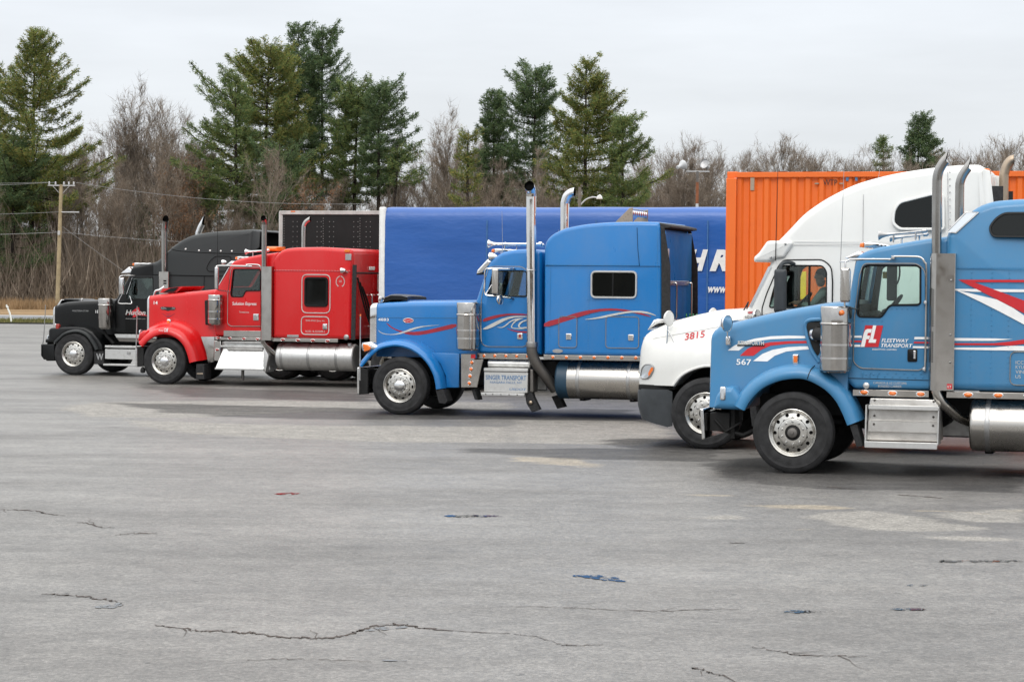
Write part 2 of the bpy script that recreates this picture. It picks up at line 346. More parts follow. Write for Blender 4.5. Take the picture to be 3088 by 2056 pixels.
# ------------------------------------------------------------------ measured outlines in metres, (x back from the front axle, z up), per truck
PHI = R(16)
PLACE = {'LB': (3.918, 31.074), 'WH': (3.156, 35.283), 'PB': (-1.681, 43.193), 'RD': (-7.534, 54.235), 'BK': (-10.451, 58.636)}
T = {
'LB.hubc': [(-0.016,0.514)],
'LB.rimedge': [(-0.305,0.511),(0.301,0.527)],
'LB.hood_front': [(-1.165,0.847),(-1.168,1.692),(-1.111,1.762),(-1.026,1.811)],
'LB.hood_crease': [(-1.077,1.742),(-0.902,1.813),(-0.415,1.932),(0.037,2.054),(0.277,2.111)],
'LB.hood_far': [(-1.123,1.889),(-0.822,1.932),(-0.475,2.03),(-0.161,2.097),(0.244,2.171)],
'LB.hood_low': [(-1.11,0.855),(-0.968,0.782),(-0.793,0.779)],
'LB.lip': [(-0.631,0.794),(-0.565,0.915),(-0.416,1.075),(-0.222,1.176),(-0.014,1.221),(0.18,1.211),(0.404,1.1),(0.553,0.955),(0.644,0.795),(0.712,0.635)],
'LB.fend_top': [(-0.774,0.8),(-0.738,0.936),(-0.633,1.073),(-0.514,1.195),(-0.364,1.302),(-0.185,1.366),(-0.005,1.384),(0.189,1.358),(0.354,1.316),(0.503,1.215),(0.668,1.1),(0.788,0.911),(0.851,0.631)],
'LB.fend_step': [(-0.825,1.112),(-0.568,1.192),(-0.373,1.315)],
'LB.cab': [(0.66,2.159),(0.753,2.725),(0.813,2.814),(0.96,2.874),(1.411,2.961),(1.702,3.01),(1.938,3.032),(1.964,1.095),(0.763,1.077),(0.631,1.242),(0.622,1.983)],
'LB.door': [(0.851,2.685),(1.535,2.689),(1.634,2.597),(1.666,1.436),(1.598,1.342),(0.833,1.354),(0.743,1.433),(0.752,1.985),(0.805,2.523)],
'LB.win': [(0.898,2.662),(1.53,2.662),(1.574,2.63),(1.579,2.19),(1.551,2.168),(1.214,2.161),(1.179,2.139),(1.108,2.029),(1.079,2.007),(0.812,2.008),(0.787,2.047),(0.795,2.163),(0.85,2.628)],
'LB.windshield': [(0.725,2.693),(0.695,2.191)],
'LB.shield': [(1.704,2.808),(2.023,2.815),(2.028,1.109),(1.713,1.102)],
'LB.stack': [(1.788,2.823),(1.776,3.724),(1.788,3.803),(1.821,3.882),(1.874,3.982)],
'LB.stackw': [(1.721,3.061),(1.85,3.062)],
'LB.pipe': [(1.8,1.121),(1.828,1.029),(1.908,0.897),(2.068,0.715)],
'LB.stack2': [(1.866,3.303),(1.86,3.77),(1.892,3.869),(1.933,3.925),(1.968,4.004)],
'LB.stack2w': [(1.801,3.388),(1.935,3.388)],
'LB.horn': [(0.993,3.026),(1.607,3.104),(1.231,2.986)],
'LB.horn2': [(1.078,3.005),(1.561,3.078)],
'LB.marker': [(0.741,2.894),(0.923,2.939)],
'LB.visor': [(0.616,2.758),(0.76,2.846),(0.848,2.766)],
'LB.mirror': [(0.616,2.624),(0.731,2.625),(0.729,2.194),(0.614,2.193)],
'LB.mirarm': [(0.594,2.639),(0.636,2.719),(1.196,2.737)],
'LB.grab': [(1.233,2.772),(1.548,2.77),(1.634,2.705),(1.652,2.619),(1.653,1.842)],
'LB.grab2': [(1.637,2.249),(1.652,1.37),(1.602,1.362)],
'LB.ac': [(0.322,2.137),(0.739,2.142),(0.741,1.302),(0.332,1.294),(0.325,1.922),(0.328,1.653),(0.33,1.483)],
'LB.intake': [(0.089,1.949),(0.298,1.959),(0.12,1.874),(0.136,1.74),(0.274,1.46)],
'LB.acmark': [(0.635,2.062)],
'LB.s1': [(-0.928,1.544),(-0.778,1.545),(-0.687,1.612),(-0.566,1.667),(-0.353,1.7),(-0.111,1.714),(0.152,1.723),(0.152,1.75),(-0.112,1.752),(-0.354,1.738),(-0.566,1.704),(-0.718,1.661),(-0.84,1.609)],
'LB.s2': [(-0.762,1.478),(-0.579,1.481),(-0.473,1.563),(-0.352,1.617),(-0.111,1.647),(0.115,1.658),(0.206,1.659),(0.205,1.689),(0.115,1.689),(-0.111,1.681),(-0.353,1.662),(-0.535,1.625),(-0.656,1.575)],
'LB.s3': [(-0.581,1.414),(-0.388,1.413),(-0.29,1.49),(-0.14,1.546),(0.041,1.571),(0.222,1.586),(0.221,1.622),(0.041,1.616),(-0.14,1.601),(-0.321,1.565),(-0.457,1.51)],
'LB.kw': [(-0.79,1.618),(-0.437,1.616),(-0.791,1.676)],
'LB.n567': [(-0.806,1.361),(-0.604,1.362),(-0.807,1.437)],
'LB.turn': [(-0.046,1.513),(0.029,1.511),(0.031,1.39),(-0.041,1.39)],
'LB.headm': [(-0.927,1.076),(-0.875,1.077),(-0.879,0.918),(-0.925,0.927)],
'LB.fmirror': [(-0.928,2.028),(-0.887,1.898),(-0.901,1.807),(-0.9,1.732)],
'LB.fmbase': [(-0.948,1.73),(-0.879,1.731),(-0.877,1.606),(-0.943,1.609)],
'LB.bumper': [(-1.172,0.788),(-1.087,0.767),(-1.106,0.403),(-1.168,0.432),(-1.048,0.397)],
'LB.chin': [(-1.062,0.793),(-0.911,0.94),(-0.978,0.78)],
'LB.strip1': [(0.744,1.085),(1.703,1.079),(1.704,1.003),(0.785,1.009)],
'LB.strip2': [(1.928,1.087),(2.882,1.085),(2.883,1.006),(1.936,1.008)],
'LB.lts1': [(0.888,1.049),(1.248,1.046),(1.604,1.043)],
'LB.lts2': [(2.198,1.05),(2.569,1.052),(2.879,1.051)],
'LB.step': [(0.989,0.982),(1.786,0.976),(0.973,0.897),(1.84,0.89),(0.962,0.702),(1.849,0.704),(0.925,0.433),(1.833,0.438),(0.926,0.355),(1.821,0.358)],
'LB.tank': [(2.218,0.719),(2.213,0.959),(2.222,0.351),(2.438,0.924)],
'LB.tankstrap': [(2.405,0.923),(2.477,0.925)],
'LB.slp': [(1.855,3.036),(1.854,3.102),(2.204,3.354),(2.307,3.42),(2.462,3.473),(2.669,3.493),(2.846,3.501),(2.88,1.106),(1.881,1.097)],
'LB.slpwin1': [(1.839,3.063),(2.133,3.339),(2.331,3.327),(2.017,3.064)],
'LB.slpwin2': [(2.428,3.143),(2.466,3.209),(2.594,3.307),(2.849,3.32),(2.853,3.034),(2.468,3.032),(2.434,3.077)],
'LB.seam': [(2.05,2.629),(2.859,2.628)],
'LB.red1': [(2.046,2.49),(2.861,2.5),(2.862,2.469),(2.223,2.459)],
'LB.red2': [(2.06,2.48),(2.243,2.463),(2.865,2.237),(2.867,2.08),(2.714,2.157)],
'LB.wh1': [(2.022,2.374),(2.863,2.377),(2.863,2.343),(2.245,2.339),(2.023,2.353)],
'LB.wh2': [(2.023,2.353),(2.193,2.323),(2.532,2.247),(2.74,2.139),(2.868,2.053),(2.869,1.94),(2.56,2.102),(2.298,2.231)],
'LB.st1': [(0.754,1.766),(0.848,1.77),(0.848,1.741),(0.755,1.742)],
'LB.st2': [(0.755,1.705),(0.842,1.707),(0.84,1.683),(0.755,1.683)],
'LB.st3': [(0.756,1.652),(0.836,1.653),(0.83,1.626),(0.756,1.625)],
'LB.st4': [(1.514,1.763),(1.686,1.763),(1.687,1.736),(1.508,1.733)],
'LB.st5': [(1.509,1.703),(1.687,1.703),(1.687,1.683),(1.502,1.682)],
'LB.st6': [(1.496,1.646),(1.688,1.647),(1.688,1.62),(1.49,1.622)],
'LB.st7': [(2.016,1.759),(2.505,1.761),(2.738,1.755),(2.505,1.731),(2.017,1.723)],
'LB.st8': [(2.017,1.694),(2.506,1.702),(2.712,1.727),(2.872,1.756),(2.873,1.684),(2.713,1.675),(2.506,1.675),(2.017,1.67)],
'LB.st9': [(2.018,1.639),(2.506,1.648),(2.713,1.672),(2.873,1.677),(2.874,1.618),(2.507,1.612),(2.018,1.614)],
'LB.logo': [(0.891,1.901),(1.117,1.9),(1.059,1.627),(0.832,1.626)],
'LB.logow': [(0.836,1.627),(0.894,1.838),(0.914,1.852),(1.001,1.853),(1.016,1.903),(1.058,1.903),(1.032,1.739),(1.073,1.74),(1.071,1.686),(0.976,1.685),(1.002,1.779),(0.955,1.778),(0.935,1.758),(0.922,1.738),(0.976,1.734),(0.963,1.691),(0.909,1.69),(0.897,1.627)],
'LB.fleet': [(1.099,1.687),(1.442,1.688),(1.099,1.736)],
'LB.trans': [(1.093,1.626),(1.49,1.626),(1.093,1.673)],
'LB.brant': [(0.984,1.584),(1.291,1.589),(0.984,1.608)],
'LB.can': [(1.0,1.157),(1.419,1.157),(1.0,1.188)],
'LB.bond': [(1.061,1.118),(1.357,1.118),(1.061,1.147)],
'LB.handle': [(1.427,1.608),(1.551,1.61),(1.549,1.447),(1.43,1.448)],
'LB.icc': [(2.775,1.443),(2.776,1.386),(2.777,1.327),(2.778,1.268),(2.774,1.485)],
'LB.iccbox': [(2.875,1.603),(2.766,1.597),(2.709,1.536),(2.707,1.26),(2.772,1.185),(2.881,1.184)],
'LB.yel': [(0.869,2.585),(1.002,2.586),(1.003,2.503),(0.87,2.505)],
'LB.seamlow': [(0.64,1.228),(1.694,1.216)],
'LB.flap': [(0.782,0.628),(0.869,0.63),(0.899,0.375),(0.826,0.366)],
'WH.lip': [(-0.459,0.919),(-0.381,1.044),(-0.257,1.124),(-0.1,1.181),(0.048,1.199)],
'PB.hubc': [(0.04,0.499)],
'PB.rimedge': [(-0.305,0.499),(0.38,0.514)],
'PB.hood': [(-0.605,1.281),(-0.607,1.943),(-0.568,1.984),(-0.134,2.013),(0.541,2.03),(1.278,2.044),(1.278,2.013)],
'PB.hoodseam': [(-0.609,1.73),(0.913,1.743)],
'PB.grille': [(-0.734,1.303),(-0.729,1.748),(-0.742,1.925),(-0.722,1.966),(-0.611,1.983),(-0.607,1.911),(-0.609,1.281)],
'PB.defl': [(-0.688,1.973),(-0.603,2.103),(-0.5,2.148),(-0.278,2.147),(-0.175,2.108),(-0.183,2.043),(-0.226,2.018),(-0.551,2.007)],
'PB.lip': [(-0.714,0.847),(-0.546,1.038),(-0.379,1.169),(-0.211,1.219),(-0.026,1.235),(0.209,1.179),(0.411,1.055),(0.545,0.915),(0.646,0.742),(0.689,0.584),(0.707,0.474)],
'PB.fend_top': [(-0.707,0.968),(-0.421,1.237),(-0.253,1.304),(-0.067,1.322),(0.168,1.294),(0.42,1.179),(0.589,1.023),(0.74,0.819),(0.825,0.614),(0.851,0.472)],
'PB.skirt': [(0.54,1.104),(1.05,1.112),(1.038,0.499),(0.788,0.494)],
'PB.head': [(-0.71,1.271),(-0.422,1.228),(-0.693,1.263),(-0.532,1.21),(-0.548,1.161),(-0.675,1.111)],
'PB.bumper': [(-0.792,0.833),(-0.696,0.827),(-0.709,0.339),(-0.789,0.353)],
'PB.pole': [(-0.746,1.785),(-0.744,1.033),(-0.748,0.832)],
'PB.ac': [(1.048,2.021),(1.466,2.026),(1.465,1.174),(1.056,1.167),(1.05,1.827),(1.05,1.784),(1.052,1.555),(1.053,1.515),(1.054,1.389)],
'PB.cab': [(1.357,2.051),(1.542,2.632),(1.61,2.765),(1.722,2.848),(1.833,2.923),(2.056,2.97),(2.295,2.98),(2.483,2.972),(2.603,2.952)],
'PB.cabb': [(1.425,1.114),(2.583,1.114)],
'PB.win': [(1.57,2.144),(1.666,2.592),(2.233,2.596),(2.293,2.563),(2.302,2.14)],
'PB.door': [(1.468,1.638),(1.472,2.085),(1.53,2.433),(1.597,2.632),(1.683,2.669),(2.198,2.67),(2.267,2.645),(2.305,2.596)],
'PB.doorb': [(1.471,1.416),(1.481,1.306),(1.58,1.244),(2.139,1.25),(2.269,1.271),(2.318,1.303)],
'PB.visor': [(1.352,2.531),(1.361,2.59),(1.549,2.798),(1.619,2.74),(1.482,2.532)],
'PB.horn': [(1.436,3.062),(2.449,3.058)],
'PB.horn2': [(1.633,3.085),(2.35,3.037)],
'PB.marker': [(1.571,2.943),(1.944,2.973)],
'PB.spot': [(1.64,2.833)],
'PB.mirror': [(1.752,2.624),(1.872,2.624),(1.867,2.181),(1.751,2.18)],
'PB.mfr': [(1.623,2.631),(1.726,2.623),(1.761,2.566),(1.619,2.171),(1.867,2.157),(2.073,2.093),(2.094,2.618)],
'PB.conv': [(1.908,2.075)],
'PB.stack': [(2.442,1.304),(2.41,3.834),(2.408,3.95),(2.417,4.043)],
'PB.stackw': [(2.325,3.165),(2.506,3.166)],
'PB.pipe': [(2.41,1.3),(2.429,1.125),(2.547,0.893),(2.762,0.518)],
'PB.stack2': [(2.465,3.374),(2.455,3.816),(2.476,3.938),(2.553,4.036),(2.619,4.066)],
'PB.stack2w': [(2.376,3.511),(2.549,3.512)],
'PB.slp': [(2.675,1.12),(2.657,3.021),(2.686,3.137),(2.79,3.239),(2.999,3.34),(3.356,3.413),(3.771,3.452),(4.317,3.464),(4.727,3.459),(4.743,3.373),(4.773,2.716),(4.795,1.157)],
'PB.slpseam': [(2.675,2.688),(4.75,2.687),(4.317,3.458),(4.383,2.699)],
'PB.slpwin': [(3.53,2.587),(4.331,2.593),(4.336,2.145),(3.535,2.137),(3.901,2.589)],
'PB.d1': [(2.95,1.795),(3.27,1.799),(3.275,1.261),(2.955,1.256)],
'PB.d2': [(3.799,1.8),(4.38,1.807),(4.386,1.274),(3.804,1.264)],
'PB.ext': [(4.718,3.374),(4.802,3.368),(4.857,1.859),(4.769,1.858)],
'PB.rack': [(3.759,3.481),(4.041,3.72),(4.101,3.729),(4.103,3.482)],
'PB.rack2': [(3.823,3.668),(4.222,3.594),(4.252,3.684),(4.238,3.519),(3.822,3.758),(4.221,3.684)],
'PB.strip1': [(1.404,1.115),(2.364,1.126),(2.365,1.032),(1.404,1.027)],
'PB.strip2': [(2.677,1.121),(4.475,1.132),(4.476,1.051),(2.678,1.031)],
'PB.lts1': [(1.539,1.077),(1.741,1.08),(1.945,1.081),(2.143,1.081),(2.346,1.082)],
'PB.lts2': [(2.848,1.081),(3.094,1.082),(3.348,1.087),(3.595,1.088),(3.844,1.093),(4.092,1.094),(4.342,1.096)],
'PB.quarter': [(1.145,1.114),(1.434,1.116),(1.434,1.032),(1.558,1.023),(1.447,0.52),(1.153,0.513)],
'PB.qlts': [(1.351,0.96),(1.338,0.842),(1.32,0.717),(1.308,0.59)],
'PB.box': [(1.567,0.865),(2.372,0.875),(2.373,0.455),(1.571,0.437),(1.567,0.797)],
'PB.boxstep': [(1.528,0.431),(2.322,0.437),(2.323,0.385),(1.529,0.375)],
'PB.airtank': [(1.589,0.933),(2.378,0.947),(1.588,1.004),(1.59,0.862)],
'PB.flap1': [(0.681,0.466),(0.827,0.469),(0.901,0.264),(0.863,0.216),(0.746,0.229)],
'PB.flap2': [(1.318,0.485),(1.376,0.495),(1.441,0.29),(1.378,0.304)],
'PB.flap3': [(2.272,0.434),(2.46,0.438),(2.599,0.149),(2.433,0.101)],
'PB.flap4': [(2.633,0.356),(2.77,0.389),(2.879,0.17),(2.742,0.137)],
'PB.tank': [(2.871,0.666),(3.083,0.67),(4.428,0.698),(3.531,1.009),(3.537,0.347),(3.277,0.844),(4.189,0.861)],
'PB.num': [(-0.584,1.666),(-0.38,1.669),(-0.585,1.717)],
'PB.oval': [(-0.108,1.68),(0.105,1.683),(-0.001,1.725),(-0.001,1.637)],
'PB.r1': [(-0.434,1.631),(-0.4,1.623),(-0.297,1.544),(-0.144,1.49),(0.043,1.473),(0.296,1.496),(0.548,1.556),(0.917,1.649),(0.918,1.569),(0.549,1.484),(0.297,1.432),(0.145,1.417),(-0.025,1.427),(-0.195,1.481),(-0.348,1.551)],
'PB.w1': [(-0.59,1.511),(-0.518,1.452),(-0.381,1.425),(-0.245,1.435),(-0.093,1.482),(0.076,1.549),(0.295,1.592),(0.674,1.614),(0.38,1.586),(0.178,1.546),(0.009,1.484),(-0.16,1.433),(-0.296,1.415),(-0.466,1.424),(-0.552,1.46)],
'PB.r2': [(1.504,1.736),(1.677,1.791),(1.89,1.83),(2.103,1.839),(2.313,1.83),(2.313,1.81),(2.104,1.812),(1.891,1.793),(1.678,1.735),(1.505,1.673)],
'PB.r3': [(1.925,1.589),(2.024,1.551),(2.172,1.526),(2.319,1.528),(2.319,1.492),(2.172,1.503),(2.024,1.535)],
'PB.w2': [(1.506,1.564),(1.645,1.64),(1.842,1.738),(2.006,1.787),(2.186,1.797),(2.313,1.794),(2.313,1.778),(2.186,1.777),(2.022,1.756),(1.875,1.691),(1.695,1.594),(1.58,1.549),(1.506,1.548)],
'PB.w3': [(1.736,1.597),(1.843,1.588),(1.909,1.62),(2.023,1.716),(2.137,1.754),(2.276,1.756),(2.186,1.734),(2.089,1.678),(2.04,1.606),(2.065,1.58),(2.237,1.582),(2.318,1.602),(2.318,1.579),(2.22,1.562),(2.057,1.567),(2.016,1.598),(2.056,1.669),(2.121,1.725),(2.023,1.693),(1.925,1.605),(1.843,1.575)],
'PB.w4': [(2.146,1.623),(2.187,1.687),(2.284,1.728),(2.314,1.731),(2.314,1.712),(2.236,1.688),(2.179,1.624),(2.204,1.588),(2.315,1.61),(2.315,1.587),(2.188,1.577)],
'PB.w0': [(0.859,1.548),(0.918,1.521),(0.859,1.541)],
'PB.r4': [(2.678,1.693),(3.016,1.784),(3.314,1.883),(3.611,1.936),(3.907,1.954),(4.202,1.931),(4.497,1.861),(4.644,1.799),(4.439,1.848),(4.173,1.902),(3.907,1.919),(3.611,1.887),(3.315,1.797),(3.017,1.697),(2.679,1.594)],
'PB.w5': [(3.354,1.745),(3.612,1.786),(3.967,1.871),(4.261,1.915),(4.497,1.912),(4.644,1.865),(4.717,1.823),(4.585,1.862),(4.379,1.888),(4.203,1.88),(3.967,1.834),(3.672,1.767)],
'PB.hand1': [(2.142,1.49),(2.244,1.491),(2.245,1.381),(2.143,1.383)],
'PB.hands': [(3.129,1.445),(4.247,1.456)],
'PB.badge': [(2.92,1.192)],
'PB.txt1': [(1.605,0.656),(2.341,0.666),(1.604,0.751)],
'PB.txt2': [(1.679,0.59),(2.269,0.599),(1.679,0.637)],
'PB.txt3': [(2.041,0.481),(2.351,0.483),(2.041,0.523)],
'PB.txt4': [(1.639,0.526),(1.795,0.529),(1.638,0.546),(1.639,0.494),(1.754,0.497)],
'PB.rearwall': [(4.583,3.401),(5.005,1.817)],
'PB.ladder': [(4.604,2.411),(4.675,1.899),(4.918,2.389),(4.963,1.877),(4.591,2.411),(4.971,2.389)],
'RD.lip': [(-0.536,0.843),(-0.38,0.995),(-0.165,1.109),(0.074,1.134),(0.313,1.05),(0.48,0.899),(0.576,0.703),(0.637,0.496)],
'RD.shield': [(2.321,2.669),(2.606,2.677),(2.611,1.039),(2.328,1.035)],
'RD.lts1': [(1.267,1.062),(1.543,1.061),(1.884,1.056),(2.213,1.05)],
'RD.lts2': [(2.858,1.05),(3.217,1.045),(3.57,1.042),(3.919,1.038)],
'RD.handle': [(2.103,1.615),(2.229,1.617),(2.225,1.468),(2.099,1.471)],
'RD.turn': [(-0.064,1.464),(0.02,1.465),(0.021,1.346),(-0.063,1.349)],
'RD.flap': [(0.761,0.469),(0.956,0.472),(0.963,0.132),(0.756,0.127)],
'RD.plate': [(2.954,1.159),(3.227,1.164),(3.227,1.112),(2.954,1.112)],
'BK.lip': [(-0.439,0.772),(-0.327,0.875),(-0.168,0.994),(0.071,1.055),(0.278,1.029),(0.437,0.93),(0.565,0.773),(0.644,0.623)],
'BK.flap': [(0.57,0.596),(0.824,0.601),(0.833,0.282),(0.579,0.278)],
'BK.btn': [(2.977,3.101),(3.326,3.069),(3.614,3.067),(3.894,3.061),(4.18,3.059)],
'BK.slpwin': [(3.53,2.634),(3.576,2.736),(3.639,2.838),(3.767,2.932),(4.15,2.934),(4.177,2.842),(4.042,2.57),(3.586,2.567)],
'BK.red': [(-0.476,1.247),(-0.37,1.243),(-0.37,1.141),(-0.476,1.139)],
'PB.con': [(5.927,4.32),(5.901,1.971),(6.117,4.319),(10.908,4.299),(5.928,4.235),(9.061,4.224)],
'PB.ribs': [(6.083,2.984),(6.201,2.985),(6.304,2.985),(6.421,2.986),(6.538,2.986),(6.655,2.987),(6.757,2.987),(6.873,2.988),(6.99,2.988),(7.106,2.989)],
'PB.wtp': [(7.572,4.074),(7.809,4.073),(7.571,4.185),(8.289,4.092),(8.497,4.092),(7.957,4.312),(8.152,4.311),(8.154,4.16)],
}
GND = {'crack':[[(-3.58,17.96),(-3.48,17.96),(-3.35,17.89),(-3.2,17.83),(-3.17,17.75),(-3.03,17.66),(-2.94,17.55),(-2.87,17.44)],[(-2.5,16.43),(-2.39,16.35),(-2.23,16.26),(-2.14,16.16),(-2.02,16.19),(-1.86,16.12),(-1.7,16.05),(-1.54,15.94),(-1.39,15.9),(-1.27,15.89),(-1.16,15.99),(-1.06,16.19),(-1.03,16.29),(-0.92,16.48),(-0.79,16.55),(-0.68,16.47),(-0.6,16.37),(-0.37,16.28),(0.02,16.18)],[(-5.33,24.45),(-5.14,24.4),(-4.91,24.3),(-4.8,24.09),(-4.56,23.89)],[(-4.31,23.22),(-4.14,23.11),(-4.02,22.84),(-3.84,22.73)],[(-3.73,22.09),(-3.61,22.28),(-3.36,22.27)],[(0.02,17.5),(0.34,17.5),(0.66,17.4),(1.11,17.34),(1.39,17.44),(1.72,17.46)],[(1.62,15.67),(1.75,15.54),(1.88,15.38),(2.08,15.33),(2.35,15.33)],[(1.15,14.81),(1.22,14.73),(1.27,14.61),(1.34,14.49)],[(0.02,16.16),(0.17,16.07),(0.28,15.85),(0.37,15.69),(0.5,15.67),(0.63,15.75)],[(-1.68,14.91),(-1.45,15.01),(-1.17,14.98),(-0.89,14.94)],[(3.78,27.96),(3.9,27.91),(4.1,27.7)],[(2.05,21.93),(2.19,21.89)],[(4.46,27.04),(4.64,26.92),(4.93,26.62)]],'puddle':[[(-2.74,26.41),(-2.64,26.58),(-2.39,26.68),(-2.4,26.44),(-2.56,26.29)],[(-0.8,24.04),(-0.7,24.33),(-0.42,24.29),(-0.04,24.26),(-0.06,24.12),(-0.33,24.08),(-0.55,24.03)],[(-3.12,17.25),(-3.02,17.43),(-2.91,17.57),(-2.86,17.38),(-2.88,17.25),(-3.03,17.21)],[(-1.03,16.2),(-0.92,16.41),(-0.79,16.48),(-0.68,16.43),(-0.79,16.34),(-0.91,16.23)],[(0.48,19.36),(0.63,19.45),(0.81,19.42),(0.91,19.22),(0.97,18.95),(0.83,19.01),(0.66,19.17)],[(3.14,18.93),(3.28,19.01),(3.43,18.98),(3.38,18.88),(3.21,18.87)],[(1.98,17.43),(2.19,17.46),(2.36,17.41),(2.27,17.3),(2.1,17.26)],[(2.82,17.54),(3.0,17.64),(3.2,17.56),(3.07,17.47),(2.91,17.47)],[(3.63,20.57),(3.86,20.72),(4.24,20.68),(4.55,20.75),(4.52,20.61),(4.02,20.51),(3.75,20.49)],[(-0.87,14.97),(-0.76,15.01),(-0.62,14.98),(-0.72,14.94)]],'dry':[[(-6.62,39.86),(-5.29,39.32),(-3.06,38.7),(0.01,38.9),(0.01,35.12),(-1.79,34.99),(-3.81,35.74),(-5.11,36.68),(-6.06,38.17)],[(-8.32,43.3),(-8.1,45.24),(-7.03,45.91),(-4.96,46.42),(0.01,46.59),(0.01,43.52),(-2.63,43.47),(-4.46,41.79),(-5.47,40.66),(-6.72,40.47),(-7.36,40.7)],[(0.01,40.83),(2.21,40.83),(2.53,38.79),(2.49,36.15),(1.82,34.88),(0.01,35.12)],[(3.05,24.43),(3.37,24.92),(3.8,25.17),(4.05,24.86),(4.33,24.48),(4.56,23.91),(4.77,23.4),(4.43,23.21),(3.98,23.09),(3.57,23.18),(3.3,23.59)],[(4.38,24.89),(5.61,25.59),(5.25,23.96),(4.7,24.02)],[(3.95,22.55),(4.45,22.74),(4.94,22.53),(4.88,22.24),(4.26,22.29)],[(1.55,24.3),(1.97,24.23),(2.3,24.59),(2.51,23.95),(2.25,24.03),(1.8,24.0)]],'sand':[[(2.68,25.65),(3.12,25.74),(3.46,25.6),(3.69,25.35),(3.29,25.22),(2.96,25.36)],[(1.82,27.0),(2.14,26.95),(2.5,26.82),(2.2,26.74)],[(4.4,25.13),(4.93,25.22),(5.53,25.23),(5.48,24.99),(4.88,24.98)],[(2.72,23.29),(3.03,23.22),(2.81,23.16)],[(0.01,32.64),(0.46,32.38),(1.05,32.05),(1.1,30.75),(0.59,31.24),(0.01,31.55)]],'wet':[[(-7.86,45.31),(-3.07,44.08),(2.25,44.33),(2.2,41.81),(-1.32,40.53),(-4.33,40.59),(-6.22,42.16)],[(-1.1,33.7),(1.42,34.17),(3.01,33.5),(2.74,31.72),(0.74,31.95)],[(-8.55,52.62),(-2.91,49.63),(-2.71,46.16),(-6.69,47.69)],[(-1.0,42.96),(2.32,42.5),(2.22,40.79),(-0.58,41.14)],[(2.64,31.47),(3.35,32.71),(6.75,30.83),(5.98,27.32),(4.89,27.63),(3.87,27.68),(3.15,28.19),(2.58,29.06)],[(1.26,35.51),(1.9,36.32),(2.53,36.16),(3.38,34.62),(2.81,33.47),(1.91,34.0)]]}  # last set: damp patches, plus strips that paint shade along the trucks
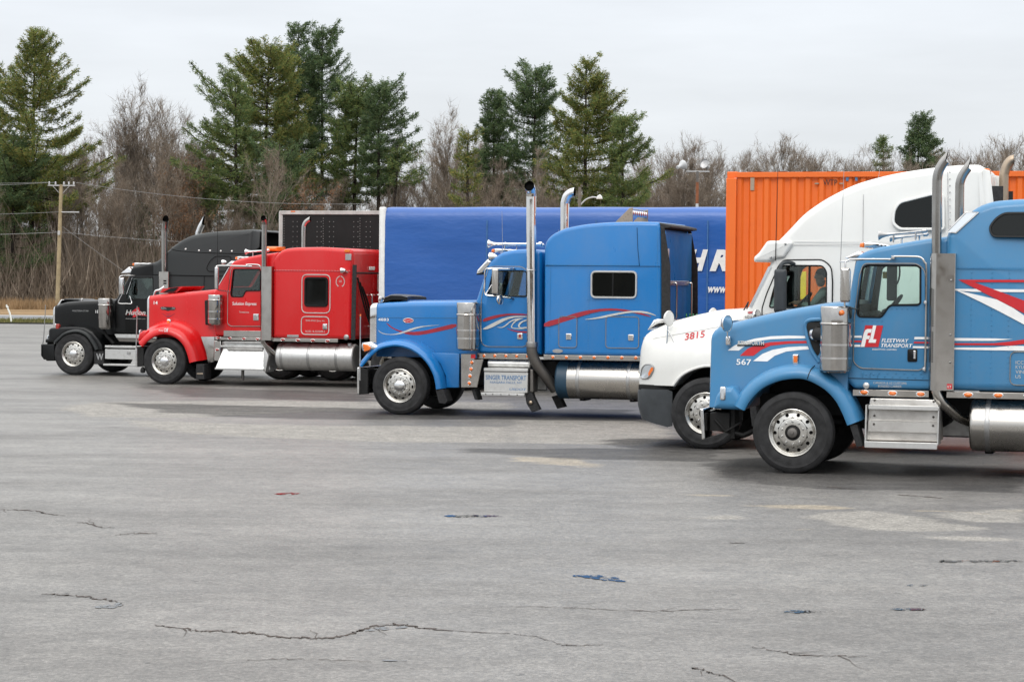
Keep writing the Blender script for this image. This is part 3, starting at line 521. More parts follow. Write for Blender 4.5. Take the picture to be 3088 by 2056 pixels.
# ------------------------------------------------------------------ ground
from mathutils import noise as mnoise
def asphalt():
    m, t, b = nodes('asphalt')
    c = t.nodes.new('ShaderNodeTexCoord'); P = c.outputs['Object']
    def mapped(sx, sy, rz=0):
        mp = t.nodes.new('ShaderNodeMapping'); mp.inputs['Scale'].default_value = (sx, sy, 1); mp.inputs['Rotation'].default_value = (0, 0, rz); lk(t, P, mp.inputs[0]); return mp.outputs[0]
    def attr(n):
        a = t.nodes.new('ShaderNodeAttribute'); a.attribute_name = n; return a.outputs['Fac']
    def math_(op, a, b2):
        n = t.nodes.new('ShaderNodeMath'); n.operation = op
        for i, v in enumerate((a, b2)):
            if isinstance(v, (int, float)): n.inputs[i].default_value = v
            else: lk(t, v, n.inputs[i])
        return n.outputs[0]
    big = noise(t, .35, 6, .6, mapped(.55, 1.0, .15)); med = noise(t, 1.6, 7, .65, mapped(.35, 1.0, .1)); fine = noise(t, 38, 5, .75, P); grit = noise(t, 130, 3, .7, P)
    vor = t.nodes.new('ShaderNodeTexVoronoi'); vor.inputs['Scale'].default_value = 55; lk(t, P, vor.inputs['Vector'])
    streak = noise(t, .9, 7, .62, mapped(.30, 1.1, -.28))
    def edge(a, k=1.0):  # soft map broken up by noise, so that its rim is ragged
        s = math_('ADD', a, math_('MULTIPLY', math_('SUBTRACT', med.outputs['Fac'], .5), k)); return ramp(t, s, [(.42, 0.), (.62, 1.)]).outputs[0]
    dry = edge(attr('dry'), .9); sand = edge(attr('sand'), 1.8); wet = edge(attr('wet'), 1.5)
    base = ramp(t, big.outputs['Fac'], [(.30, (.098, .093, .087)), (.52, (.138, .130, .121)), (.74, (.182, .171, .157))]).outputs[0]
    st = ramp(t, streak.outputs['Fac'], [(.38, .91), (.64, 1.06)]).outputs[0]; base = mixc(t, 1.0, base, st, 'MULTIPLY')
    sc0 = noise(t, 1.1, 6, .68, mapped(.30, 1.4, .2))
    base = mixc(t, math_('MULTIPLY', dry, .75), base, (.235, .222, .200))
    base = mixc(t, math_('MULTIPLY', sand, .5), base, (.36, .29, .19))
    wet_shade_n = math_('MULTIPLY', wet, ramp(t, sc0.outputs['Fac'], [(.32, .45), (.62, .85)]).outputs[0]); base = mixc(t, wet_shade_n, base, (.040, .039, .039))  # damp tone, with under-truck shade painted into the asphalt colour
    g1 = ramp(t, fine.outputs['Fac'], [(.30, .5), (.70, 1.5)]).outputs[0]; base = mixc(t, 1.0, base, g1, 'MULTIPLY')
    g2 = ramp(t, grit.outputs['Fac'], [(.3, .50), (.7, 1.50)]).outputs[0]; base = mixc(t, 1.0, base, g2, 'MULTIPLY')
    g0 = noise(t, 13, 7, .8, P); base = mixc(t, 1.0, base, ramp(t, g0.outputs['Fac'], [(.30, .80), (.70, 1.20)]).outputs[0], 'MULTIPLY')
    g9 = noise(t, 2.6, 6, .7, P); base = mixc(t, 1.0, base, ramp(t, g9.outputs['Fac'], [(.32, .76), (.68, 1.20)]).outputs[0], 'MULTIPLY')
    sc1 = noise(t, 1.0, 6, .7, mapped(.30, 1.2, .27)); base = mixc(t, ramp(t, sc1.outputs['Fac'], [(.56, 0.), (.74, .35)]).outputs[0], base, (.20, .192, .178))
    sc2 = noise(t, 1.3, 6, .7, mapped(.22, 1.1, .30)); base = mixc(t, ramp(t, sc2.outputs['Fac'], [(.56, 0.), (.74, .40)]).outputs[0], base, (.062, .060, .058))
    vc = t.nodes.new('ShaderNodeTexVoronoi'); vc.inputs['Scale'].default_value = 30; lk(t, P, vc.inputs['Vector']); sv = t.nodes.new('ShaderNodeSeparateColor'); lk(t, vc.outputs['Color'], sv.inputs[0])
    base = mixc(t, 1.0, base, ramp(t, sv.outputs[0], [(.05, .76), (.5, .99), (.95, 1.26)]).outputs[0], 'MULTIPLY')
    sp = noise(t, 9, 2, .5, P); spk = ramp(t, sp.outputs['Fac'], [(.70, 0.), (.725, .75)]).outputs[0]; base = mixc(t, spk, base, (.03, .028, .026))
    lk(t, base, b.inputs['Base Color'])
    film = ramp(t, math_('ADD', math_('MULTIPLY', big.outputs['Fac'], .5), math_('MULTIPLY', streak.outputs['Fac'], .5)), [(.36, .52), (.64, .34)]).outputs[0]
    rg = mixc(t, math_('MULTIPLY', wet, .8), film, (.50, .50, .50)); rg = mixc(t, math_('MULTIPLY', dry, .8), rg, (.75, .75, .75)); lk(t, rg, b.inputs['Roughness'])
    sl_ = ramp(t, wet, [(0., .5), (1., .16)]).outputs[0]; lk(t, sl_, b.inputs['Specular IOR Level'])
    h = math_('ADD', math_('MULTIPLY', fine.outputs['Fac'], .5), math_('MULTIPLY', vor.outputs['Distance'], .6)); bump(t, b, h, .55, .014)
    return m
asphalt()
def in_soft(P, X, Y, soft):
    """signed, softened membership of polygon P at points X, Y"""
    n = len(P); inside = np.zeros(X.shape, bool); d2 = np.full(X.shape, 1e9)
    for i in range(n):
        x1, y1 = P[i]; x2, y2 = P[(i + 1) % n]
        c = ((y1 > Y) != (y2 > Y)) & (X < (x2 - x1) * (Y - y1) / ((y2 - y1) or 1e-9) + x1); inside ^= c
        dx, dy = x2 - x1, y2 - y1; L = dx * dx + dy * dy or 1e-9; tt = np.clip(((X - x1) * dx + (Y - y1) * dy) / L, 0, 1)
        d2 = np.minimum(d2, (X - x1 - tt * dx) ** 2 + (Y - y1 - tt * dy) ** 2)
    sd = np.where(inside, np.sqrt(d2), -np.sqrt(d2)); return np.clip(.5 + sd / soft * .5, 0, 1)
def lot():
    xs = np.concatenate([[-250, -120, -60, -35, -24, -18], np.arange(-14, 12.01, .16), [16, 24, 35, 60, 120, 250]]); ys = np.concatenate([[-60, -10, 4, 8], np.arange(11, 50.01, .2), np.arange(51, 66, 1.0), np.arange(68, 117, 4), [117]])
    X, Y = np.meshgrid(xs, ys); V = np.stack([X.ravel(), Y.ravel(), np.zeros(X.size)], 1); nx, ny = len(xs), len(ys)
    i = (np.arange(ny - 1)[:, None] * nx + np.arange(nx - 1)[None]).ravel(); F = np.stack([i, i + 1, i + 1 + nx, i + nx], 1)
    me = bpy.data.meshes.new('parking_lot'); me.from_pydata(V.tolist(), [], F.tolist())
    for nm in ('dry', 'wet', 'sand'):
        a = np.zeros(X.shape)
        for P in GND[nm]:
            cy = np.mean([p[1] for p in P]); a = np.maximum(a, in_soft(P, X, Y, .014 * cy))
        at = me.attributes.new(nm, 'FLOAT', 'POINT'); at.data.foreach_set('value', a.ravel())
    o = bpy.data.objects.new('parking_lot', me); COL.objects.link(o); me.materials.append(MATS['asphalt']); tag(o, 'damp grey worn asphalt lot with cracks, puddles and painted truck shade', kind='structure'); return o
LOT = lot()
plain('crackfill', (.062, .048, .040), .9, .4, 30)
m, t, b = nodes('water'); b.inputs['Base Color'].default_value = (.035, .036, .036, 1); b.inputs['Roughness'].default_value = .03; b.inputs['Specular IOR Level'].default_value = .6
bump(t, b, noise(t, 7, 3).outputs['Fac'], .02, .01)
_o = t.nodes['Material Output']; _tr = t.nodes.new('ShaderNodeBsdfTransparent'); _mx = t.nodes.new('ShaderNodeMixShader')
_nf = noise(t, 9, 8, .8, stretched(t, 1, .5, 1)); lk(t, ramp(t, _nf.outputs['Fac'], [(.46, 0.), (.52, 1.)]).outputs[0], _mx.inputs[0]); lk(t, _tr.outputs[0], _mx.inputs[1]); lk(t, b.outputs[0], _mx.inputs[2]); lk(t, _mx.outputs[0], _o.inputs[0])
for n_, P in enumerate(GND['crack']):
    Q = spline(P, 8); V = []; wdt = [.022, .026, .022, .02, .02, .010, .012, .016, .010, .008, .03, .03, .03][n_]
    for i, (x, y) in enumerate(Q):
        f = math.sin(math.pi * min(max(i / (len(Q) - 1), .02), .98)) ** .4; jx = random.gauss(0, .012); jy = random.gauss(0, .022); ww = wdt * .55 * f * random.uniform(.3, 1.7)
        V += [(x + jx, y + jy - ww * 1.6, .004), (x + jx, y + jy + ww * 1.6, .004)]
    MB().add(V, [(2 * i, 2 * i + 2, 2 * i + 3, 2 * i + 1) for i in range(len(Q) - 1)]).build('pavement_crack', 'crackfill', LOT, fix=False)
BR = []
for P in GND['crack'][:8]:
    Q = spline(P, 8)
    for _ in range(max(2, len(P) // 3)):
        i = random.randrange(2, len(Q) - 2); x, y = Q[i]; a = random.choice((-1, 1)) * random.uniform(.5, 1.5) + random.choice((0, math.pi)); L = random.uniform(.12, .45)
        BR.append([(x + math.cos(a) * L * k / 4 + random.gauss(0, .012), y + math.sin(a) * L * 1.6 * k / 4 + random.gauss(0, .02)) for k in range(5)])
for Q in BR:
    V = []
    for i, (x, y) in enumerate(Q): ww = .010 * (1 - i / 4.5); V += [(x, y - ww, .0045), (x + ww * .6, y + ww, .0045)]
    MB().add(V, [(2 * i, 2 * i + 2, 2 * i + 3, 2 * i + 1) for i in range(4)]).build('pavement_crack', 'crackfill', LOT, fix=False)
for P in GND['puddle']:
    Q = chaikin(P, 2); c = (sum(p[0] for p in Q) / len(Q), sum(p[1] for p in Q) / len(Q)); Q2 = []
    Q = chaikin(Q, 2); ph = random.uniform(0, 50)
    for i, (x, y) in enumerate(Q):
        k = 1 + .30 * mnoise.noise(Vector((x * 5.0 + ph, y * 2.2, 0))) + .35 * mnoise.noise(Vector((x * 17.0, y * 6.0, ph))) - .12; Q2.append((c[0] + (x - c[0]) * k, c[1] + (y - c[1]) * k))
    MB().poly([(x, y, .005) for x, y in Q2]).build('puddle', 'water', LOT, fix=False)
for o in LOT.children:
    if o.name.startswith('puddle') or o.name.startswith('pavement'):
        if len(o.data.polygons) and o.data.polygons[0].normal.z < 0: o.data.flip_normals()
# verge, road and dry grass behind the lot
def turf(name, c1, c2, c3, sc=3):
    m, t, b = nodes(name); n1 = noise(t, sc, 6, .7); n2 = noise(t, .15, 4, .6)
    c = ramp(t, n1.outputs['Fac'], [(.3, c1), (.55, c2), (.8, c3)]).outputs[0]; d = ramp(t, n2.outputs['Fac'], [(.35, .75), (.7, 1.2)]).outputs[0]
    lk(t, mixc(t, 1.0, c, d, 'MULTIPLY'), b.inputs['Base Color']); b.inputs['Roughness'].default_value = .95; b.inputs['Specular IOR Level'].default_value = .1; bump(t, b, n1.outputs['Fac'], .8, .08)
turf('vergegrass', (.10, .11, .035), (.16, .155, .06), (.22, .19, .09)); turf('drygrass', (.17, .115, .06), (.25, .17, .095), (.32, .22, .13)); turf('leaflitter', (.045, .034, .026), (.075, .056, .042), (.11, .082, .06), 1.2)
plain('roadtar', (.13, .135, .145), .6, .2, .5)
def sheet(name, x0, x1, y0, y1, z, mat, label, n=1):
    o = MB().add([(x0, y0, z), (x1, y0, z), (x1, y1, z), (x0, y1, z)], [(0, 1, 2, 3)]).build(name, mat, None, fix=False); tag(o, label, kind='structure'); return o
sheet('verge', -250, 250, 117, 128, .02, 'vergegrass', 'strip of green and straw grass along the far edge of the lot'); sheet('road', -250, 250, 128, 140, .0, 'roadtar', 'grey road passing behind the lot'); sheet('dry_field', -250, 250, 140, 184, .03, 'drygrass', 'dry tan grass between the road and the wood')
k = MB().box(-250, 250, 116.8, 117.05, -.05, .06).build('kerb', 'chassis'); tag(k, 'low kerb along the far edge of the lot', kind='structure')

plain('worn_line', (.50, .50, .47), .8, .5, 6)
LINE = MB().add([(2.55, 43.9, .004), (4.25, 43.35, .004), (4.25, 43.2, .004), (2.55, 43.75, .004)], [(3, 2, 1, 0)]).build('bay_line', 'worn_line', LOT, fix=False)
if LINE.data.polygons[0].normal.z < 0: LINE.data.flip_normals()

# ------------------------------------------------------------------ wheels
def holed_disc(mb, r0, r1, n, hr, ht, yfun, k=16):
    """annulus r0..r1 with n round holes (radial half size hr, tangential half size ht)"""
    rc = (r0 + r1) / 2; da = math.pi / n
    for s in range(n):
        a0 = 2 * math.pi * s / n; hole = []; rim = []
        for j in range(k):
            t = 2 * math.pi * j / k; cx, cz = math.cos(t), math.sin(t)
            hole.append((rc + hr * cx, a0 + ht * cz / rc))
            q = min((r1 - rc) / abs(cx) if abs(cx) > 1e-6 else 9, da * rc / abs(cz) if abs(cz) > 1e-6 else 9)
            rim.append((rc + q * cx, a0 + q * cz / rc))
        V = []
        for r, a in rim + hole: V.append((r * math.cos(a), yfun(r), r * math.sin(a)))
        for r, a in hole: V.append((r * math.cos(a), yfun(r) + .02, r * math.sin(a)))
        F = []
        for j in range(k):
            i = (j + 1) % k; F.append((j, i, k + i, k + j)); F.append((k + j, k + i, 2 * k + i, 2 * k + j))
        mb.add(V, F)
TYRE = [(-.118, .296), (-.136, .335), (-.142, .40), (-.138, .44), (-.141, .447), (-.132, .478), (-.118, .503), (-.108, .514), (-.085, .5185), (-.083, .507), (-.070, .507), (-.068, .519),
        (-.032, .5205), (-.030, .508), (-.018, .508), (-.016, .5205), (.016, .5205), (.018, .508), (.030, .508), (.032, .5205), (.068, .519), (.070, .507), (.083, .507), (.085, .5185),
        (.108, .514), (.118, .503), (.132, .478), (.142, .40), (.136, .335), (.118, .296)]
tyre_me = MB().lathe(TYRE, n=64).mesh('tyre', 30); tyre_me.materials.append(MATS['tyre'])
def mk_rim(kind):
    mb = MB(); 
    mb.lathe([(-.100, .262), (-.118, .283), (-.128, .291), (-.134, .299), (-.131, .305), (-.118, .305), (-.10, .30), (.10, .30), (.12, .30)], n=48)
    f = lambda r: -.070 - .022 * (1 - (r - .185) / .09)
    hr, ht = {'round': (.0235, .0235), 'oval': (.017, .030)}[kind]
    holed_disc(mb, .188, .275, 10, hr, ht, f)
    mb.lathe([(-.070, .275), (-.085, .270), (-.100, .262)], n=48)
    mb.lathe([(-.092, .188), (-.100, .183), (-.104, .17), (-.104, .10)], n=40)
    me = mb.mesh('wheel', 30, fix=False); me.materials.append(MATS['wheelmetal']); return me
def mk_nuts():
    mb = MB()
    for s in range(10):
        a = 2 * math.pi * (s + .5) / 10; c = (.143 * math.cos(a), 0, .143 * math.sin(a))
        mb.lathe([(-.104, .017), (-.118, .016), (-.133, .0135), (-.140, .007), (-.141, .0005)], c, n=8)
    return mb.mesh('lug_nuts', 35)
nuts_me = mk_nuts(); nuts_me.materials.append(MATS['chrome'])
def mk_hub(kind):
    mb = MB()
    if kind == 'open':
        mb.lathe([(-.104, .104), (-.09, .100), (-.07, .09), (-.07, .066), (-.135, .064), (-.145, .060), (-.15, .04), (-.152, .022), (-.165, .018), (-.166, .0005)], n=28)
    else:
        mb.lathe([(-.106, .118), (-.118, .114), (-.140, .104), (-.158, .086), (-.170, .058), (-.176, .028), (-.177, .0005)], n=36)
    return mb.mesh('hub', 35)
RIMS = {k: mk_rim(k) for k in ('round', 'oval')}
HUB = {}
for k, mt in (('open', 'darkmetal'), ('cap', 'chrome')):
    HUB[k] = mk_hub(k); HUB[k].materials.append(MATS[mt])
hubdark = MB().lathe([(-.02, .296), (-.04, .19), (-.096, .11), (-.096, .0005)], n=28).mesh('hub_recess'); hubdark.materials.append(MATS['chassis'])
drive_me = MB().lathe([(-.128, .291), (-.134, .299), (-.12, .305), (-.10, .29), (-.02, .27), (.06, .24), (.07, .17), (-.02, .15), (-.06, .12), (-.10, .10), (-.11, .0005)], n=40).mesh('wheel'); drive_me.materials.append(MATS['wheelmetal'])
def steer_wheel(root, y, rim, hub, x=0):
    far = y > 0
    wv = inst('wheel', RIMS[rim], root, (x, y, .52), math.pi if far else 0); wv.rotation_euler[1] = random.random() * 6
    inst('tyre', tyre_me, wv); inst('hub', HUB[hub], wv); inst('hub_recess', hubdark, wv); tag(inst('lug_nuts', nuts_me, wv), kind='stuff')
def dual_wheel(root, x, side):
    wv = inst('wheel', drive_me, root, (x, side * 1.07, .52), math.pi if side > 0 else 0)
    inst('tyre', tyre_me, wv); inst('tyre', tyre_me, wv, (0, .31, 0))
def chassis(root, axles, x0=-.55, x1=None, zr=.98, engine=True):
    x1 = x1 or axles[-1] + .9
    for s in (-1, 1):
        MB().box(x0, x1, s * .43 - .045, s * .43 + .045, zr - .27, zr).build('frame_rail', 'chassis', root)
    mb = MB()
    mb.box(-.06, .06, -.95, .95, .44, .54).box(-.5, .55, -.48, -.40, .60, .66).box(-.5, .55, .40, .48, .60, .66)
    mb.build('front_axle', 'chassis', root)
    if engine:
        mb = MB(); mb.prism(fillet([(-.45, .62), (.7, .55), (1.6, .5), (1.9, .62), (1.9, 1.05), (.9, 1.25), (-.45, 1.35)], .08), -.38, .38, .05)
        mb.build('engine_block', 'chassis', root)
    for a in axles:
        MB().tube([(a, -.9, .52), (a, -.25, .52), (a, 0, .55), (a, .25, .52), (a, .9, .52)], [.08, .10, .22, .10, .08], 12).build('drive_axle', 'chassis', root)
        for s in (-1, 1): dual_wheel(root, a, s)
    MB().tube([(1.9, 0, .80), (axles[0], 0, .58)], .06, 10).build('drive_shaft', 'chassis', root)
    for x in (1.2, 2.4, 3.6, 4.8): MB().box(x, x + .14, -.42, .42, zr - .24, zr - .04).build('cross_member', 'chassis', root)
    for x in (2.5, 3.5): MB().lathe([(x, .001), (x, .11), (x + .02, .13), (x + .75, .13), (x + .77, .11), (x + .77, .001)], (0, .12, .60), 'x', 18).build('air_reservoir', 'chassis', root)
    if engine:
        MB().lathe([(2.4, .001), (2.4, .28), (2.45, .31), (4.2, .31), (4.25, .28), (4.25, .001)], (0, .86, .66), 'x', 30).build('far_fuel_tank', 'polished', root)
        MB().box(1.15, 2.25, .62, 1.12, .40, .95, .02).build('far_step_box', 'aluminium', root)
    fx = sum(axles) / len(axles)
    MB().prism(fillet([(fx - .5, zr + .02), (fx + .5, zr + .02), (fx + .5, zr + .10), (fx - .5, zr + .16)], .03), -.45, .45, .03).build('fifth_wheel', 'chassis', root)
def trim(name, P, y, r, mat, parent, closed=True, xf=None, n=6):
    yy = y if callable(y) else (lambda a, b_: y)
    return MB(xf).tube([(x, yy(x, z), z) for x, z in P], r, n, closed=closed).build(name, mat, parent)
def pipe(name, pts, r, mat, parent, n=16, endn=None, bore=True):
    o = MB().tube(pts, r, n, cap=False, endn=endn).build(name, mat, parent, fix=False)
    o.data.flip_normals() if False else None
    if bore:
        P = [Vector(p) for p in pts[-4:]]
        MB().tube(P, (r if not hasattr(r, '__len__') else r[-1]) * .95, n, cap=False, endn=endn).build('bore', 'soot', o)
        d = MB().tube([P[0], P[0] + (P[1] - P[0]) * .1], (r if not hasattr(r, '__len__') else r[-1]) * .945, n); d.build('bore_floor', 'soot', o)
    return o
def air_cleaner(root, x, y, r, zb, zt, bands, mat='stainless', lidz=None, mount=None):
    h = zt - zb
    p = [(zb, r * .55), (zb + .004, r * .80), (zb + .02, r * .86), (zb + .03, r * .985), (zb + .035, r)]
    lz = lidz or zt - .2
    p += [(lz - .004, r), (lz, r * 1.03), (lz + .012, r * 1.05), (lz + .024, r * 1.03), (lz + .03, r * .995), (zt - .02, r * .99), (zt - .006, r * .965), (zt, r * .93), (zt, .001)]
    o = MB().lathe([(a, b_) for a, b_ in p], (x, y, 0), 'z', 40, ).build('air_cleaner', mat, root, 30)
    for bz in bands:
        MB().lathe([(bz - .012, r * 1.0), (bz - .012, r * 1.03), (bz + .012, r * 1.03), (bz + .012, r * 1.0)], (x, y, 0), 'z', 40).build('band', 'chrome', o)
    MB().box(x - .05, x + .05, y, y + (mount or .3), zb + h * .35, zb + h * .6).build('bracket', 'darkmetal', o)
    return o
def fuel_tank(root, x0, x1, y, z, r, straps, mat='polished', endmat=None):
    p = [(x0, .001), (x0, r * .88), (x0 + .012, r * .95), (x0 + .03, r * .99), (x0 + .05, r), (x1 - .05, r), (x1 - .03, r * .99), (x1 - .012, r * .95), (x1, r * .88), (x1 - .03, r * .5), (x1 - .035, .001)]
    o = MB().lathe(p, (0, y, z), 'x', 56).build('fuel_tank', mat, root, 30)
    for s in straps:
        MB().lathe([(s - .03, r), (s - .03, r * 1.015), (s - .022, r * 1.025), (s + .022, r * 1.025), (s + .03, r * 1.015), (s + .03, r)], (0, y, z), 'x', 56).build('strap', 'greysteel', o)
        b = MB(); b.box(s - .05, s + .05, y + r * .2, y + .5, z - r - .04, z - r * .8); b.box(s - .035, s + .035, y + r * .7, y + .55, z - r, z + .1); b.build('hanger', 'chassis', o)
    c = MB().lathe([(z + r * .80, .055), (z + r * 1.04, .055), (z + r * 1.06, .05), (z + r * 1.07, .001)], (x1 - .12, y - r * .35, 0), 'z', 20).build('filler_cap', 'greysteel', o)
    return o
def lights(root, pts, y, r=.028, mat='amber', bez='chrome', oval=1.0, name='marker_light'):
    for x, z in pts:
        mb = MB(); mb.lathe([(y, r * 1.28), (y - .010, r * 1.28), (y - .014, r * 1.1), (y - .012, r * .95)], n=18)
        mb.v = [(a * oval + x, b_, c + z) for a, b_, c in mb.v]; o = mb.build('light_bezel', bez, root)
        mb = MB(); mb.lathe([(y - .008, r), (y - .020, r * .9), (y - .027, r * .6), (y - .030, .001)], n=18)
        mb.v = [(a * oval + x, b_, c + z) for a, b_, c in mb.v]; mb.build('light_lens', mat, o)
def horn(root, x0, x1, y, z, r0=.065, r1=.016, dz=0, mat='chrome'):
    p = [(0, r0), (.01, r0 * .97), (.04, r0 * .66), (.09, r0 * .42), (.16, r0 * .32), (.3, r1 * 1.15), (x1 - x0 - .08, r1), (x1 - x0 - .07, r1 * 2.1), (x1 - x0 - .02, r1 * 2.2), (x1 - x0, .001)]
    mb = MB(); mb.lathe(p, (x0, y, z), 'x', 20); mb.v = [(a, b_, c + dz * (a - x0)) for a, b_, c in mb.v]
    o = mb.build('air_horn', mat, root)
    for f in (.3, .75):
        x = x0 + (x1 - x0) * f; MB().tube([(x, y, z - .11 + dz * (x - x0)), (x, y, z + dz * (x - x0))], .012, 8).build('horn_post', 'chrome', o)
    return o
def cab_marker(root, x, y, z, L=.2):
    o = MB().prism(fillet([(x + .03, z - .03), (x + L, z + .0), (x + L, z + .012), (x + .10, z + .045), (x + .03, z + .04)], .008), y - .045, y + .045, .02).build('marker_lamp', 'chrome', root)
    MB().prism(fillet([(x - .03, z - .02), (x + .03, z - .03), (x + .03, z + .038), (x - .02, z + .03)], .012), y - .04, y + .04, .018).build('lens', 'amber', o)
def cab_shell(root, prof, hw, mat, wins, wind, tum, r=.07, inner=.05, floor=1.15, name='cab'):
    """hollow cab with real window openings. wins: side window polygons; wind: windscreen cutter polygon + half width"""
    o = MB(lambda x, y, z: (x, tum(y, z), z)).prism(prof, -hw, hw, r, 4).build(name, mat, root)
    o.data.materials.append(MATS['interior'])
    cs = []
    P = []
    for q in prof.raw:
        if not P or math.hypot(q[0] - P[-1][0], q[1] - P[-1][1]) > .11: P.append(q)
    if math.hypot(P[0][0] - P[-1][0], P[0][1] - P[-1][1]) < .11: P.pop()
    n = len(P)
    if sum(P[i][0] * P[(i + 1) % n][1] - P[(i + 1) % n][0] * P[i][1] for i in range(n)) < 0: P.reverse()
    inn = []
    for i in range(n):
        a, c, e_ = Vector(P[i - 1]), Vector(P[i]), Vector(P[(i + 1) % n]); u = (c - a).normalized(); v = (e_ - c).normalized()
        b_ = Vector((-u.y, u.x)) + Vector((-v.y, v.x)); q = b_.length_squared; k = min(2 / q, 1.5) if q > 1e-6 else 1
        p = c + b_ * inner * k; inn.append((p.x, max(p.y, floor)))
    ci = MB(lambda x, y, z: (x, tum(y, z), z)).prism(inn, -hw + .05, hw - .05, .03, 2).build('c', 'interior')
    ci.data.materials.clear(); ci.data.materials.append(MATS[mat]); ci.data.materials.append(MATS['interior'])
    ci.data.polygons.foreach_set('material_index', [1] * len(ci.data.polygons)); cs.append(ci)
    for wp in wins: cs.append(MB().prism(wp, -hw - .4, hw + .4).build('c', mat))
    if wind: cs.append(MB().prism(wind[0], -wind[1], wind[1], .05, 2).build('c', mat))
    cut(o, cs); return o
def pane(name, P, y, mat, parent, th=.006, xf=None):
    return MB(xf).prism(P, y, y + th).build(name, mat, parent, fix=True)
def cab_inside(root, xd, xs, zf, zw, y=-.5, hw=.95):
    """dash, steering wheel, seats, rear panel"""
    MB().prism(fillet([(xd - .35, zf), (xd + .1, zf), (xd + .12, zw - .2), (xd + .02, zw - .05), (xd - .35, zw - .08)], .04), -hw, hw, .03).build('dashboard', 'interior', root)
    mb = MB(); c = Vector((xd + .32, y, zw - .02)); a = R(38); pts = []
    for k in range(28):
        t = 2 * math.pi * k / 28; pts.append((c.x + .23 * math.cos(t) * math.sin(a), c.y + .23 * math.sin(t), c.z + .23 * math.cos(t) * math.cos(a)))
    mb.tube(pts, .016, 8, closed=True); mb.tube([(xd + .05, y, zw - .2), tuple(c)], .03, 8)
    for k in (0, 9, 19): mb.tube([tuple(c), pts[k]], .012, 6)
    mb.build('steering_wheel', 'chassis', root)
    for yy in (y, -y):
        o = MB().prism(fillet([(xs, zf + .25), (xs + .55, zf + .2), (xs + .55, zf + .38), (xs, zf + .42)], .05), yy - .25, yy + .25, .06).build('seat', 'seat', root)
        MB().prism(fillet([(xs + .45, zf + .3), (xs + .62, zf + .3), (xs + .78, zf + 1.0), (xs + .64, zf + 1.02)], .05), yy - .24, yy + .24, .06).build('backrest', 'seat', o)
        MB().box(xs + .1, xs + .45, yy - .15, yy + .15, zf, zf + .22).build('pedestal', 'interior', o)
def antenna(root, p, q, mat='darkmetal', r=.006):
    MB().tube([p, q], [r, r * .5], 6).build('antenna', mat, root)
def round_mirror(root, c, r, arm, mat='chrome', tilt=0.5):
    mb = MB(); mb.lathe([(0, r), (-.012, r * 1.02), (-.02, r * .97)], n=24); mb.lathe([(0, r), (.03, r * .8), (.05, r * .4), (.055, .001)], n=24); mb.lathe([(-.016, r * .97), (-.022, r * .5), (-.024, .001)], n=24)
    Mx = Matrix.Translation(c) @ Matrix.Rotation(tilt, 4, 'Z'); mb.v = [tuple(Mx @ Vector(p)) for p in mb.v]
    o = mb.build('round_mirror', mat, root)
    if arm: MB().tube(arm, .010, 8).build('mirror_arm', 'chrome', o)
    return o
def strip(root, P, y, ins=.03, mat='stainless', name='rocker_strip'):
    x0, x1, z0, z1 = quad_rect(P); return MB().box(x0, x1, y, y + ins, z0, z1, .004).build(name, mat, root)
def mudflap(root, P, y0, y1, mat='rubber', name='mud_flap'):
    return MB().prism(P, y0, y1, .004, 1).build(name, mat, root)
def rivet_rows(root, rows, y, r=.010):
    mb = MB()
    for (xa, za, xb, zb, n) in rows:
        for i in range(n):
            f = i / max(n - 1, 1); x, z = xa + (xb - xa) * f, za + (zb - za) * f
            yy = y(x, z) if callable(y) else y
            mb.lathe([(yy + .001, r), (yy - r * .45, r * .7), (yy - r * .6, .0005)], (x, 0, z), 'y', 6)
    return mb
def hood_secs(xs, zb, zt, wside, r, crown=.02, k=5, nose=0):
    S = []
    for x in xs:
        b_, t_ = zb(x), zt(x); rr = r(x) if callable(r) else r
        wt = wside(x, t_ - rr); q = [(-wside(x, b_), b_)]
        for f in (.35, .7): z = b_ + (t_ - rr - b_) * f; q.append((-wside(x, z), z))
        for j in range(k + 1):
            a = j / k * math.pi / 2; q.append((-(wt - rr) - rr * math.cos(a), t_ - rr + rr * math.sin(a)))
        q.append((-(wt - rr) * .5, t_ + crown * .75)); q.append((0, t_ + crown))
        full = q + [(-y, z) for y, z in q[-2::-1]]
        S.append([(x, y, z) for y, z in full])
    return S
def make_truck(k, name, label):
    X, Y = PLACE[k]; o = empty(name, (X, Y, 0), -PHI); tag(o, label, 'truck', 'tractor units parked in a row'); return o
def P_(k): return T[k]

